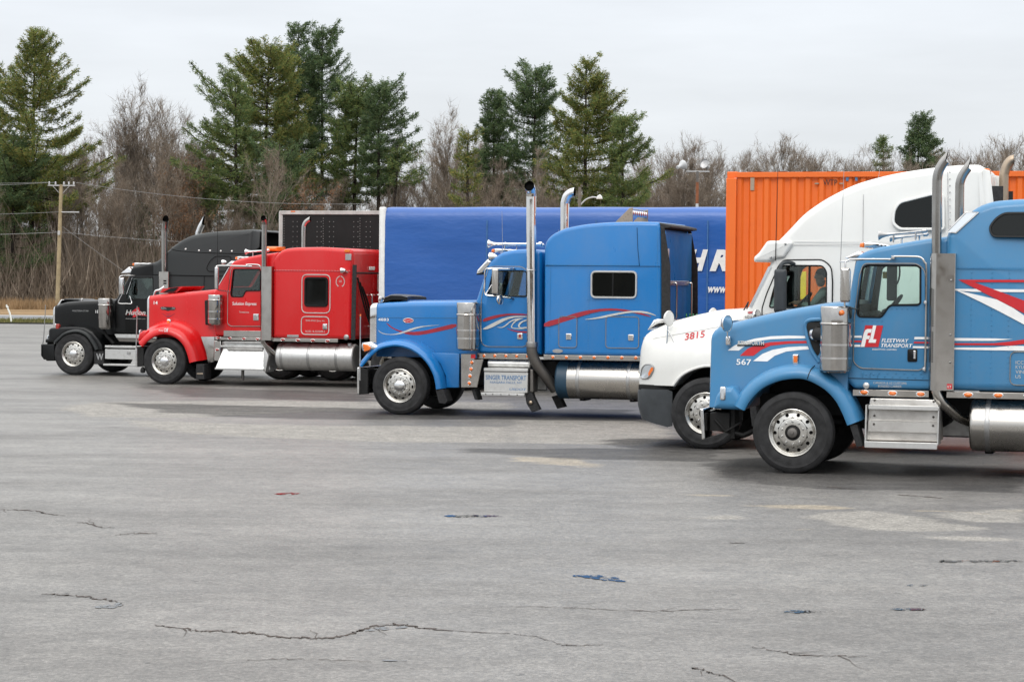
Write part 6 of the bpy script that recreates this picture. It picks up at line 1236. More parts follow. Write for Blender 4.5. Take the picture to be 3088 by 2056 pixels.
# ------------------------------------------------------------------ black tractor (farthest, left)
def truck_black():
    k = 'BK'; root = make_truck(k, 'semi_truck', 'black tractor unit with grey rounded roof fairing, farthest at the left')
    steer_wheel(root, -1.07, 'round', 'cap', .04); steer_wheel(root, 1.07, 'round', 'cap', .04)
    chassis(root, [5.45, 6.8])
    tum = lambda y, z: y * (1 - .035 * max(0, z - 2.0)); cx = lambda x, y, z: (x, tum(y, z), z)
    ws = lambda x, z: .74 + .05 * (x + .7) / 1.8
    zt = lambda x: interp([(-.69, 1.66), (-.64, 1.72), (-.47, 1.775), (-.087, 1.81), (.489, 1.835), (1.15, 1.88)], x)
    hood = MB().loft(hood_secs([-.69, -.675, -.6, -.4, 0, .4, .8, 1.15], lambda x: 1.0, zt, ws, .11, .02)).build('hood', 'black', root, 30)
    side = lambda x, z: -ws(x, z) - .004
    g = MB().loft(hood_secs([-.735, -.725, -.688], lambda x: 1.14, lambda x: interp([(-.735, 1.62), (-.72, 1.68), (-.68, 1.70)], x), lambda x, z: .75, .07, .02)).build('grille_shell', 'chrome', root, 35)
    for i in range(8): MB().box(-.748, -.734, -.56 + i * .152, -.50 + i * .152, 1.2, 1.6).build('grille_bar', 'chrome', g)
    MB().prism([(-.735, 1.66), (-.60, 1.84), (-.58, 1.83), (-.64, 1.70), (-.50, 1.77), (-.52, 1.74)], -.6, .6, .01).build('hood_trim', 'chrome', hood)
    MB().prism(fillet([(-.60, 1.80), (-.60, 1.865), (-.20, 1.855), (-.12, 1.81), (-.3, 1.80)], .02), -.45, .45, .03).build('bug_deflector', 'black', hood); MB().lathe([(1.80, .03), (1.86, .03), (1.88, .001)], (-.10, -.45, 0), 'z', 12).build('hood_latch', 'chrome', hood)
    P = [(-.75, .78), (-.75, .874), (-.655, .89), (-.655, 1.10), (-.60, 1.150), (-.236, 1.172), (.035, 1.182), (.306, 1.168), (.529, 1.065), (.688, .904), (.784, .746), (.82, .60), (.66, .60)] + [(x, z) for x, z in reversed(T['BK.lip'])]
    for s in (1, -1):
        o = MB().prism(fillet(P, .03, 2), s * -1.16, s * -.72, .05, 3).build('fender', 'black', root, 45)
        lip = spline(T['BK.lip'], 4); sec = [(-1.10, .0), (-1.21, -.008), (-1.235, .0), (-1.238, .03), (-1.21, .06), (-1.10, .075)]
        MB().sweep(lip, [(y * s, n) for y, n in sec], (.07, .5)).build('fender_flare', 'charcoal', o, 45)
    b = MB().prism(fillet([(-.865, .745), (-.49, .76), (-.485, .34), (-.707, .335), (-.865, .46)], .015), -1.15, -.75, .03).build('bumper_end', 'black', root); MB().prism(fillet([(-.865, .745), (-.78, .75), (-.78, .36), (-.865, .46)], .015), -1.15, 1.15, .03).build('bumper', 'black', root); MB().box(-.80, -.4, -.5, .5, .5, .72).build('bumper_bracket', 'chassis', root)
    MB().prism([(-.74, .62), (-.72, .95), (-.74, .96), (-.76, .63)], -1.05, -.7, .01).build('headlamp', 'lens', root)
    MB().tube([(-.83, -1.13, .72), (-.79, -1.15, .84), (-.765, -1.15, 1.2), (-.735, -1.15, 1.71)], [.014, .012, .011, .010], 8).build('guide_pole', 'greysteel', root)
    prof = fillet([(1.11, 1.90), (1.41, 2.41), (1.488, 2.66), (1.865, 2.73), (2.25, 2.80), (2.30, 2.80), (2.30, 1.03), (1.07, 1.03), (1.04, 1.4), (1.04, 1.85)], [.03, .04, .08, .1, .05, .02, .02, .04, .05, .05])
    win = fillet([(1.375, 1.88), (1.405, 2.08), (1.526, 2.395), (2.075, 2.40), (2.09, 1.885)], .03, 3); wind = ([(1.02, 1.93), (1.33, 2.46), (1.50, 2.46), (1.24, 1.93)], .88)
    cab = cab_shell(root, prof, 1.03, 'black', [win], wind, tum, r=.07)
    MB().prism([(1.14, 1.93), (1.43, 2.44), (1.44, 2.44), (1.15, 1.93)], -.89, .89).build('windscreen', 'windscreen', cab)
    door = fillet([(1.34, 1.09), (1.34, 1.9), (1.50, 2.44), (2.12, 2.45), (2.14, 1.09)], .04, 3); dr = MB(cx).prism(door, -1.04, -1.022, .005, 2).build('door', 'black', root); cut(dr, [MB().prism(win, -1.4, -.6).build('c', 'black')])
    pane('door_glass', win, -1.018, 'windscreen', dr, xf=cx); trim('window_gasket', win, -1.041, .010, 'chassis', dr, xf=cx); pane('far_door_glass', win, 1.0, 'windscreen', cab, xf=cx)
    trim('vent_bar', [(1.39, 2.0), (1.53, 2.40)], -1.043, .010, 'chrome', dr, False, cx)
    cab_inside(root, 1.36, 1.75, 1.1, 1.85)
    decal('logo_swoosh', [(1.31, 1.46), (1.38, 1.47), (1.47, 1.535), (1.56, 1.60), (1.66, 1.672), (1.72, 1.68), (1.735, 1.60), (1.85, 1.535), (1.94, 1.47), (1.83, 1.478), (1.70, 1.49), (1.60, 1.435), (1.55, 1.435), (1.565, 1.505), (1.47, 1.505)], -1.044, 'red_print', dr)
    text('lettering', 'Hudon', 1.362, 1.896, 1.492, .122, -1.048, 'silver_print', dr, .25, .02); text('lettering', 'www.transporthudon.com', 1.362, 1.881, 1.384, .03, -1.044, 'silver_print', dr)
    text('fleet_number', '18', .428, .518, 1.519, .075, lambda x, z: side(x, z) - .002, 'white_print', hood, 0, .01); text('badge', 'WESTERN STAR', -.212, .24, 1.550, .040, lambda x, z: side(x, z) - .003, 'greysteel', hood)
    x0, x1, z0, z1 = quad_rect(T['BK.red']); o = MB().box(x0, x1, -1.16, -1.06, z0 - .02, z1, .015).build('turn_signal', 'redlens', root); MB().box(x0 - .01, x0 + .03, -1.165, -1.06, z0, z1 + .01, .01).build('lamp_cap', 'chrome', o)
    MB().prism(fillet([(1.15, 2.50), (1.37, 2.665), (1.49, 2.53), (1.47, 2.505)], .01), -.9, .9, .03).build('sun_visor', 'chrome', root)
    for y in (-.72, -.36, 0, .36, .72): cab_marker(root, 1.42, y, 2.72, .4)
    m = MB().prism(rrect(1.376, 1.482, 1.99, 2.393, .02), -1.42, -1.32, .025, 3).build('wing_mirror', 'chrome', root)
    MB().tube(spline([(1.43, -1.37, 2.0), (1.36, -1.35, 1.90), (1.32, -1.35, 1.78), (1.50, -1.30, 1.77), (1.62, -1.25, 1.78), (1.50, -1.1, 1.95)], 4), .012, 8).build('mirror_bracket', 'chrome', m); MB().tube(spline([(1.60, -1.03, 2.45), (1.46, -1.2, 2.45), (1.36, -1.35, 2.43), (1.35, -1.37, 2.3), (1.35, -1.37, 2.0)], 4), .012, 8).build('mirror_bracket', 'chrome', m)
    air_cleaner(root, .878, -1.15, .178, 1.145, 1.89, [], 'stainless', 1.715)
    # sleeper with rounded fairing
    sp = fillet([(2.10, 1.03), (2.10, 2.76), (2.27, 2.83), (2.39, 2.955), (2.548, 3.115), (2.787, 3.295), (3.063, 3.432), (3.43, 3.50), (3.795, 3.535), (4.342, 3.562), (4.632, 3.585), (4.70, 3.55), (4.70, 3.1), (4.66, 2.9), (4.66, 1.03)], [.02, .05, .1, .1, .15, .2, .2, .2, .2, .2, .05, .03, .05, .05, .02], 4)
    stum = lambda y, z: y * (1 - .14 * max(0, z - 2.9) ** 1.0); sx = lambda x, y, z: (x, stum(y, z), z)
    sl = MB(sx).prism(sp, -1.15, 1.15, .12, 5).build('sleeper', 'charcoal', root, 34)
    trim('fairing_seam', spline([(2.60, 3.10), (2.811, 3.054), (3.437, 3.015), (4.44, 2.995), (4.66, 2.99)], 4), -1.152, .006, 'soot', sl, False, sx); trim('roof_seam', [(2.12, 2.475), (2.611, 2.466), (4.64, 2.45)], -1.152, .008, 'soot', sl, False); trim('panel_seam', [(3.477, 2.44), (3.45, 1.5)], -1.152, .005, 'soot', sl, False)
    for x, z in T['BK.btn']: MB(sx).lathe([(-1.15, .022), (-1.162, .02), (-1.168, .01), (-1.169, .001)], (x, 0, z), 'y', 12).build('fairing_bolt', 'whiteplastic', sl)
    trim('window_blank_seam', fillet(T['BK.slpwin'], .05, 3), -1.152, .006, 'soot', sl, xf=sx)
    MB(sx).prism([(4.64, 3.50), (4.72, 3.52), (4.72, 3.1), (4.64, 3.08)], -1.0, 1.0).build('fairing_opening', 'soot', sl)
    for s in (-1, 1): MB(sx).prism(fillet([(4.65, 3.56), (4.86, 3.52), (4.86, 3.15), (4.65, 3.0)], .03), s * 1.09 - .02, s * 1.09 + .02, .01).build('fairing_wing', 'charcoal', sl)
    MB(sx).prism(fillet([(4.60, 3.57), (4.86, 3.54), (4.86, 3.51), (4.60, 3.53)], .01), -1.05, 1.05, .01).build('fairing_lip', 'charcoal', sl)
    x0, x1, z0, z1 = 2.287, 2.584, 1.2, 2.548; sec = [(x0 + .006, -1.06), (x0, -1.10), (x0 + .004, -1.17), (x0 + .03, -1.215), (x0 + .07, -1.237), (x0 + .12, -1.24), (x1 - .008, -1.24), (x1, -1.232), (x1, -1.06)]
    sh = MB().loft([[(x, y, z0) for x, y in sec], [(x, y, z1) for x, y in sec]]).build('heat_shield', 'stainless', root, 40)
    for z in (2.25, 2.31): MB().box(2.45, 2.53, -1.244, -1.238, z, z + .035, .002).build('shield_slot', 'soot', sh)
    pipe('exhaust_stack', spline([(2.436, -1.15, 2.5), (2.434, -1.15, 3.0), (2.432, -1.15, 3.46), (2.437, -1.152, 3.56), (2.455, -1.165, 3.66), (2.475, -1.19, 3.74), (2.49, -1.22, 3.80)], 4), .074, 'stackmetal', root, 18, (.25, -1, .18))
    pipe('exhaust_stack', spline([(2.37, 1.0, 1.5), (2.37, 1.0, 3.0), (2.375, 1.0, 3.48), (2.40, 1.0, 3.58), (2.44, 1.0, 3.68), (2.50, 1.0, 3.78)], 4), .074, 'chrome', root, 18, (1, 0, -.2))
    MB().tube(spline([(2.24, -1.03, 2.25), (2.245, -1.1, 2.27), (2.26, -1.1, 2.15), (2.26, -1.1, 1.5), (2.25, -1.03, 1.45)], 3), .014, 8).build('grab_rail', 'chrome', root)
    MB().prism([(1.08, 1.02), (2.2, 1.02), (2.2, .93), (1.13, .93)], -1.07, -1.03, .005, 1).build('cab_skirt', 'aluminium', root); MB().prism([(1.13, .928), (2.2, .928), (2.2, .83), (1.2, .84)], -1.05, -1.0, .005, 1).build('cab_valance', 'darkmetal', root)
    bx = MB().box(.865, 2.3, -1.15, -.65, .412, .655, .008).build('battery_box', 'aluminium', root); MB().box(.863, 2.3, -1.16, -.64, .685, .742, .01).build('box_lid', 'aluminium', bx); o = MB().box(1.455, 1.545, -1.165, -1.148, .53, .605, .006).build('latch', 'greysteel', bx); MB().box(.845, 2.3, -1.21, -.9, .25, .30, .008).build('step', 'aluminium', bx)
    f = mudflap(root, T['BK.flap'], -1.15, -.75, 'rubber'); text('lettering', 'W', .635, .83, .385, .16, -1.156, 'greysteel', f, 0, .03)
    mb = MB(); mb.tube([(.75, -1.0, 1.12), (.85, -1.0, .95), (1.0, -.95, .8)], .04, 8); mb.build('steering_shaft', 'chassis', root)
    fuel_tank(root, 2.75, 4.5, -.85, .66, .30, [2.9, 3.6, 4.3], 'aluminium')
    return root
truck_black()

# ------------------------------------------------------------------ white tractor
def truck_white():
    k = 'WH'; root = make_truck(k, 'semi_truck', 'white aerodynamic tractor unit with high roof and a driver, behind the light blue one')
    steer_wheel(root, -1.07, 'round', 'open'); steer_wheel(root, 1.07, 'round', 'open')
    chassis(root, [5.6, 6.95])
    lip = spline([(-.49, .905)] + T['WH.lip'][1:] + [(.25, 1.17), (.42, 1.08), (.55, .92), (.60, .82)], 4)
    def zb(x): return .905 if x < -.5 else (.82 if x > .6 else interp(lip, x))
    zt = lambda x: interp([(-1.16, 1.05), (-1.13, 1.20), (-1.09, 1.52), (-1.06, 1.62), (-1.0, 1.68), (-.9, 1.74), (-.75, 1.80), (-.646, 1.845), (-.278, 1.945), (.039, 2.015), (.40, 2.045), (.62, 2.06)], x)
    def ws(x, z):
        base = interp([(-1.16, .45), (-1.14, .58), (-1.10, .70), (-1.02, .84), (-.9, .95), (-.75, 1.03), (-.5, 1.11), (-.2, 1.16), (.2, 1.17), (.62, 1.10)], x)
        sh = interp([(.8, 0), (1.25, .0), (1.45, .05), (1.65, .16), (2.05, .30)], z); return max(base - sh * (1 if x > -.9 else .6), .3)
    xs = [-1.16, -1.145, -1.12, -1.09, -1.05, -1.0, -.93, -.85, -.75, -.65, -.55, -.505, -.495] + [-.45 + .05 * i for i in range(22)]
    S = []
    for x in xs:
        b_, t_ = zb(x), zt(x); q = []
        zz = [b_ + (t_ - .12 - b_) * f for f in (0, .12, .25, .38, .5, .62, .74, .86, 1)] if t_ - b_ > .2 else [b_ + (t_ - b_) * f * .5 for f in (0, .12, .25, .38, .5, .62, .74, .86, 1)]
        for z in zz: q.append((-ws(x, z), z))
        wt = q[-1][0]; z9 = zz[-1]
        for f, g in ((.94, .45), (.84, .75), (.65, .92), (.35, 1.02), (0, 1.05)): q.append((wt * f, z9 + (t_ - z9) * g))
        S.append([(x, y, z) for y, z in q + [(-y, z) for y, z in q[-2::-1]]])
    hood = MB().loft(S).build('hood', 'white', root, 40)
    side = lambda x, z: -ws(x, z) - .006
    trim('hood_seam', [(x, 1.58 + (x + .9) * .19) for x in np.arange(-.88, .5, .08)], side, .0022, 'greysteel', hood, False)
    for s in (1, -1):
        sec = [(-1.05, -.012), (-1.165, -.012), (-1.178, 0), (-1.178, .02), (-1.165, .03), (-1.05, .03)]; MB().sweep(lip, [(y * s, n) for y, n in sec], (0, .5)).build('arch_lip', 'white', hood, 45)
    g = MB().loft([[(x + (.02 if abs(y) > .3 else 0), y, z) for y in (-.48, -.3, 0, .3, .48)] + [(x + .08, y, z) for y in (.48, .3, 0, -.3, -.48)] for x, z in ((-1.175, 1.0), (-1.15, 1.2), (-1.115, 1.45), (-1.08, 1.60), (-1.02, 1.68))]).build('grille', 'chrome', root, 50)
    for i in range(7): z = 1.05 + i * .085; MB().box(-1.19 + i * .012, -1.15 + i * .012, -.42, .42, z, z + .03).build('grille_bar', 'darkmetal', g)
    # head lamps follow the rounded corner
    for s in (-1, 1):
        ring = [(-1.06, 1.02), (-1.03, 1.14), (-.97, 1.20), (-.88, 1.215), (-.815, 1.18), (-.82, 1.12), (-.86, 1.05), (-.93, 1.0), (-1.02, .995)]
        mb = MB(); mb.poly([(x - .01, s * (ws(x, z) + .008), z) for x, z in fillet(ring, .03, 3)]); mb2 = MB()
        o = MB().tube([(x - .008, s * (ws(x, z) + .006), z) for x, z in fillet(ring, .03, 3)], .012, 6, closed=True).build('headlamp', 'greysteel', root); c = Vector((-.93, s * (ws(-.93, 1.1) + .02), 1.1)); P = [(x - .01, s * (ws(x, z) + .008), z) for x, z in fillet(ring, .03, 3)]
        MB().add(P + [tuple(c)], [(i, (i + 1) % len(P), len(P)) for i in range(len(P))]).build('headlamp_lens', 'lens', o, 60)
        tri = [(-.90, 1.03), (-.825, 1.13), (-.825, 1.17), (-.86, 1.165), (-.91, 1.08)]; MB().add([(x - .004, s * (ws(x, z) + .022), z) for x, z in tri], [tuple(range(5))]).build('turn_signal', 'amber', o)
    # bumper
    S = []
    for y, dx in ((-1.12, .52), (-1.10, .25), (-1.02, .10), (-.85, .03), (-.5, 0), (0, -.02), (.5, 0), (.85, .03), (1.02, .10), (1.10, .25), (1.12, .52)):
        zl = .30 if abs(y) > 1.08 and dx > .4 else .36 if dx > .2 else .40
        S.append([(-1.10 + dx, y, .85), (-1.125 + dx, y, .80), (-1.12 + dx, y, .60), (-1.06 + dx * .92, y, zl), (-1.0 + dx * .95, y, zl + .02), (-1.04 + dx, y * .97, .82)])
    bm = MB().loft(S).build('bumper', 'plastic', root, 50)
    MB().box(-1.13, -1.122, -.62, -.5, .58, .68).build('number_plate', 'whiteplastic', bm); MB().box(-1.0, -.45, -.6, .6, .45, .80).build('bumper_bracket', 'chassis', bm); MB().box(-1.05, -.5, -1.0, 1.0, .84, .91).build('bumper_gap', 'chassis', bm)
    MB().prism(fillet([(-1.02, 1.70), (-.93, 1.855), (-.87, 1.875), (-.66, 1.86), (-.70, 1.83), (-.86, 1.80)], .015), -.60, .60, .04).build('bug_deflector', 'chrome', hood)
    text('fleet_number', '3815', -.359, -.063, 1.575, .098, lambda x, z: side(x, z) - .004, 'red_print', hood, 0, .012, lift=.17)
    round_mirror(root, (-.61, -.98, 1.89), .115, [(-.62, -.97, 1.84), (-.64, -.97, 1.45), (-.645, -1.02, 1.40)], 'whiteplastic', 1.15); MB().tube([(-.625, -.97, 1.72), (-.55, -.98, 1.60), (-.47, -1.02, 1.45)], .010, 8).build('mirror_brace', 'chrome', root)
    round_mirror(root, (-.33, .95, 1.93), .10, [(-.33, .95, 1.9), (-.36, .95, 1.55), (-.36, 1.0, 1.45)], 'whiteplastic', 1.15)
    # cab and high roof in one shell
    prof = fillet([(.50, 1.95), (.566, 2.05), (.90, 2.72), (.93, 2.95), (1.03, 3.06), (1.162, 3.195), (1.361, 3.42), (1.646, 3.625), (2.071, 3.85), (2.635, 4.005), (3.223, 4.09), (3.612, 4.125), (3.86, 4.125), (3.945, 4.05), (3.985, 3.60), (4.0, 1.10), (.60, 1.10), (.50, 1.3)], [.03, .03, .05, .05, .1, .1, .15, .2, .3, .3, .2, .15, .08, .05, .1, .03, .03, .03], 4)
    tum = lambda y, z: y * (1 - .02 * max(0, z - 2.0) - .10 * max(0, z - 3.2)); cx = lambda x, y, z: (x, tum(y, z), z)
    win = fillet([(.90, 2.07), (.93, 2.22), (1.035, 2.62), (1.09, 2.677), (1.66, 2.679), (1.722, 2.60), (1.725, 2.07)], [.03, .03, .04, .04, .06, .05, .04], 3); wind = ([(.42, 2.06), (.70, 2.68), (.94, 2.68), (.66, 2.06)], .93)
    cab = cab_shell(root, prof, 1.09, 'white', [win], wind, tum, r=.11, inner=.06, floor=1.2)
    MB().prism([(.59, 2.06), (.885, 2.68), (.893, 2.68), (.60, 2.06)], -1.0, 1.0).build('windscreen', 'windscreen', cab)
    sidew = [(.60, 2.07), (.645, 2.07), (.92, 2.66), (.875, 2.66)]; pane('corner_glass', sidew, -1.093, 'lens', cab, .004, cx)
    door = fillet([(.80, 1.30), (.795, 2.06), (.86, 2.27), (1.03, 2.68), (1.10, 2.755), (1.67, 2.765), (1.79, 2.66), (1.81, 2.45), (1.81, 1.30)], [.04, .03, .03, .04, .05, .08, .06, .03, .04], 3)
    dr = MB(cx).prism(door, -1.10, -1.08, .005, 2).build('door', 'white', root); cut(dr, [MB().prism(win, -1.5, -.6).build('c', 'white')])
    pane('door_glass', win, -1.078, 'glass', dr, xf=cx); trim('window_gasket', win, -1.101, .010, 'black', dr, xf=cx); trim('door_seal', door, -1.098, .010, 'chassis', dr, xf=cx); pane('far_door_glass', win, 1.07, 'glass', cab, xf=cx)
    MB(cx).box(1.46, 1.49, -1.10, -1.07, 2.1, 2.67, .003).build('window_divider', 'black', dr)
    cab_inside(root, .95, 1.30, 1.35, 2.12)
    MB().box(.93, 1.02, .75, 1.0, 2.1, 2.72, .02).build('far_pillar', 'interior', cab)
    vis = fillet([(.67, 2.725), (.664, 2.793), (.737, 2.854), (.859, 3.032), (1.216, 3.037), (1.241, 2.991), (1.108, 2.783), (.985, 2.776), (.887, 2.727)], [.02, .03, .03, .04, .03, .03, .04, .04, .03], 3)
    v = MB().prism(vis, -1.13, 1.13, .05, 4).build('sun_visor', 'white', root, 40)
    for x, z in ((1.13, 2.99), (.92, 2.79)): lights(v, [(x, z)], -1.13, .012, 'greysteel', 'greysteel')
    trim('roof_seam', [(1.24, 2.972), (3.96, 2.985)], -1.0975, .003, 'greysteel', cab, False, cx); trim('roof_seam', [(1.24, 3.02), (3.96, 3.03)], -1.096, .004, 'whiteplastic', cab, False, cx); trim('panel_seam', [(2.234, 3.03), (2.226, 3.70)], -1.095, .004, 'greysteel', cab, False, cx); trim('panel_seam', [(3.41, 4.02), (3.44, 3.2)], -1.093, .005, 'greysteel', cab, False, cx)
    sw = fillet([(2.659, 3.334), (2.671, 3.476), (2.74, 3.589), (3.201, 3.707), (3.355, 3.687), (3.375, 3.209), (2.759, 3.207), (2.674, 3.278)], [.03, .05, .06, .05, .04, .04, .06, .05], 3)
    pane('side_window', sw, -1.098, 'darkglass', cab, .02, cx); trim('window_gasket', sw, -1.095, .022, 'white', cab, xf=cx)
    mbx = rivet_rows(cab, [(3.44, 4.02, 3.465, 3.25, 9)], -1.092, .012); mbx.xf = cx; tag(mbx.build('rivets', 'greysteel', cab), kind='stuff')
    m = MB().prism(rrect(1.02, 1.198, 2.0, 2.622, .04), -1.47, -1.33, .05, 4).build('wing_mirror', 'plastic', root); MB().tube(spline([(1.10, -1.4, 2.6), (1.12, -1.36, 2.70), (1.2, -1.2, 2.72), (1.25, -1.09, 2.70)], 4), .028, 8).build('mirror_arm', 'plastic', m); MB().tube([(1.1, -1.4, 2.02), (1.1, -1.25, 1.96), (1.12, -1.09, 1.95)], .022, 8).build('mirror_arm', 'plastic', m)
    o = decal('hire_badge', rrect(.584, .671, 1.978, 2.01, .012), -1.096, 'red_print', cab); text('lettering', 'Ryder', .592, .663, 1.985, .019, -1.10, 'white_print', cab, .2)
    text('lettering', '60109', .548, .69, 1.91, .042, -1.096, 'black_print', cab, 0, .0)
    round_mirror(root, (.73, -1.2, 1.95), .09, [(.73, -1.18, 1.93), (.76, -1.09, 1.85)], 'chrome', 1.15)
    antenna(root, (.993, -1.16, 2.745), (1.014, -1.16, 4.11), 'black', .007); antenna(root, (2.153, .3, 3.0), (2.292, .3, 4.14), 'greysteel', .006)
    MB().tube(spline([(.50, -.7, 2.04), (.52, -.75, 2.10), (.545, -.85, 2.14), (.50, -.95, 2.02)], 4), .010, 6).build('wiper', 'black', root)
    for s in (-1, 1):
        MB(cx).prism(fillet([(3.90, 4.06), (4.0, 4.04), (4.06, 3.6), (4.09, 1.3), (3.95, 1.3)], .02), s * 1.08 - .02, s * 1.08 + .02, .008).build('side_fairing', 'white', cab); MB(cx).prism([(4.02, 3.82), (4.19, 3.82), (4.20, 1.4), (4.07, 1.4), (4.05, 3.6)], s * 1.07 - .012, s * 1.07 + .012).build('side_extender', 'rubber', cab)
    MB().box(3.90, 3.99, -.9, -.6, 4.0, 4.07, .01).build('roof_lamp', 'amber', cab)
    pipe('exhaust_stack', spline([(4.10, .35, 1.2), (4.10, .35, 3.5), (4.10, .35, 3.98), (4.11, .35, 4.08), (4.14, .35, 4.17), (4.19, .35, 4.24), (4.24, .35, 4.26)], 4), .070, 'browned', root, 18, (1, 0, 0))
    MB().box(.80, 3.9, -1.12, -1.02, .75, 1.08, .02).build('side_skirt', 'white', root)
    fuel_tank(root, 2.3, 3.9, -.85, .62, .30, [2.5, 3.6], 'aluminium'); MB().box(1.0, 2.0, -1.15, -.7, .35, .70, .01).build('step_box', 'aluminium', root)
    mudflap(root, [(.62, .80), (.70, .80), (.78, .35), (.68, .35)], -1.18, -.8)
    return root
wt = truck_white()

# ------------------------------------------------------------------ the driver in the white cab
def driver():
    M4 = Matrix.Translation((PLACE['WH'][0], PLACE['WH'][1], 0)) @ Matrix.Rotation(-PHI, 4, 'Z')
    root = empty('person', tuple(M4 @ Vector((1.55, -.5, 1.72))), -PHI); tag(root, 'driver in a pale grey shirt at the wheel of the white tractor', 'person')
    o0 = Vector((1.55, -.5, 1.72))
    def skin(name, chain, mat, root_i=0, sub=2):
        vs = []; es = []; rs = []
        idx = {}
        for nm, p, r, par in chain:
            idx[nm] = len(vs); vs.append(tuple(Vector(p) - o0)); rs.append(r)
            if par: es.append((idx[par], idx[nm]))
        me = bpy.data.meshes.new(name); me.from_pydata(vs, es, []); o = bpy.data.objects.new(name, me); COL.objects.link(o)
        md = o.modifiers.new('s', 'SKIN'); md.use_smooth_shade = True
        for i, r in enumerate(rs):
            q = me.skin_vertices[0].data[i]; q.radius = (r, r) if not isinstance(r, tuple) else r; q.use_root = (i == root_i)
        sb = o.modifiers.new('u', 'SUBSURF'); sb.levels = sub; sb.render_levels = sub
        apply_mods(o); o.data.polygons.foreach_set('use_smooth', [True] * len(o.data.polygons)); o.data.materials.clear(); o.data.materials.append(MATS[mat]); o.parent = root; return o
    plain('shirt', (.30, .36, .34), .8, .12, 8); plain('skin', (.36, .21, .15), .55, .08, 8); plain('hair', (.012, .010, .009), .6, .2, 20); plain('trousers', (.03, .035, .05), .8, .2)
    hx, hy = 1.55, -.50
    body = [('pelvis', (hx + .12, hy, 1.78), (.15, .12), None), ('waist', (hx + .11, hy, 1.93), (.14, .11), 'pelvis'), ('chest', (hx + .08, hy, 2.14), (.15, .12), 'waist'), ('upper', (hx + .05, hy, 2.27), (.12, .10), 'chest'), ('neck', (hx + .02, hy, 2.37), .055, 'upper')]
    for s, nm in ((-1, 'l'), (1, 'r')):
        y = hy + s * .19
        body += [('sh' + nm, (hx + .05, y, 2.28), .068, 'upper'), ('el' + nm, (hx - .10, y + s * .06, 2.09), .048, 'sh' + nm), ('wr' + nm, (hx - .28, hy + s * .17, 2.13), .032, 'el' + nm)]
        body += [('hip' + nm, (hx + .05, hy + s * .10, 1.76), .085, 'pelvis'), ('kn' + nm, (hx - .36, hy + s * .14, 1.80), .062, 'hip' + nm), ('an' + nm, (hx - .45, hy + s * .13, 1.45), .045, 'kn' + nm), ('to' + nm, (hx - .62, hy + s * .13, 1.42), .035, 'an' + nm)]
    skin('clothed_body', body, 'shirt')
    head = [('neck', (hx + .02, hy, 2.37), .052, None), ('jaw', (hx - .005, hy, 2.45), (.062, .06), 'neck'), ('mid', (hx + .0, hy, 2.53), (.078, .088), 'jaw'), ('top', (hx + .01, hy, 2.60), (.062, .075), 'mid'), ('nose', (hx - .098, hy, 2.505), .012, 'mid'), ('chin', (hx - .06, hy, 2.445), .028, 'jaw'), ('earl', (hx + .015, hy - .085, 2.52), (.018, .012), 'mid'), ('earr', (hx + .015, hy + .085, 2.52), (.018, .012), 'mid')]
    hd = skin('head', head, 'skin', 0)
    mb = MB(); S = []
    for i in range(9):
        a = R(5 + i * 10.5); ring = []
        for j in range(18):
            t = 2 * math.pi * j / 18; rr = math.cos(R(90) - a); low = .045 * max(0, math.cos(t)) 
            ring.append((hx + .018 + .098 * rr * math.cos(t), hy + .088 * rr * math.sin(t), 2.555 + .095 * math.cos(a) - low * (i / 8) * 1.6))
        S.append(ring)
    mb.loft(S); h = mb.build('hair', 'hair', hd, 60); h.data.transform(Matrix.Translation(-o0))
    for s in (-1, 1):
        e = MB().lathe([(0, .011), (-.006, .009), (-.009, .001)], (0, 0, 0), 'x', 10); e.v = [(a + hx - .078, b_ + hy + s * .032, c + 2.535) for a, b_, c in e.v]; q = e.build('eye', 'white_print', hd); q.data.transform(Matrix.Translation(-o0))
    mth = MB().box(hx - .088, hx - .07, hy - .022, hy + .022, 2.468, 2.476, .002).build('mouth', 'darkred_print', hd); mth.data.transform(Matrix.Translation(-o0))
    for s, nm in ((-1, 'l'), (1, 'r')):
        wx, wy, wz = hx - .28, hy + s * .17, 2.13
        ch = [('wr', (wx, wy, wz), .028, None), ('palm', (wx - .06, wy, wz + .005), (.022, .036), 'wr'), ('kn', (wx - .09, wy, wz + .01), (.018, .036), 'palm')]
        for i, L in enumerate((.055, .065, .06, .048)):
            yy = wy + (i - 1.5) * .019; ch += [('f%da' % i, (wx - .105, yy, wz + .012), .009, 'kn'), ('f%db' % i, (wx - .105 - L * .6, yy, wz + .002), .0085, 'f%da' % i), ('f%dc' % i, (wx - .105 - L * .75, yy, wz - .028), .0075, 'f%db' % i)]
        ch += [('t1', (wx - .05, wy - s * .034, wz - .004), .011, 'palm'), ('t2', (wx - .085, wy - s * .05, wz - .012), .009, 't1'), ('t3', (wx - .11, wy - s * .048, wz - .022), .008, 't2')]
        skin('hand', ch, 'skin', 1, 1)
driver()

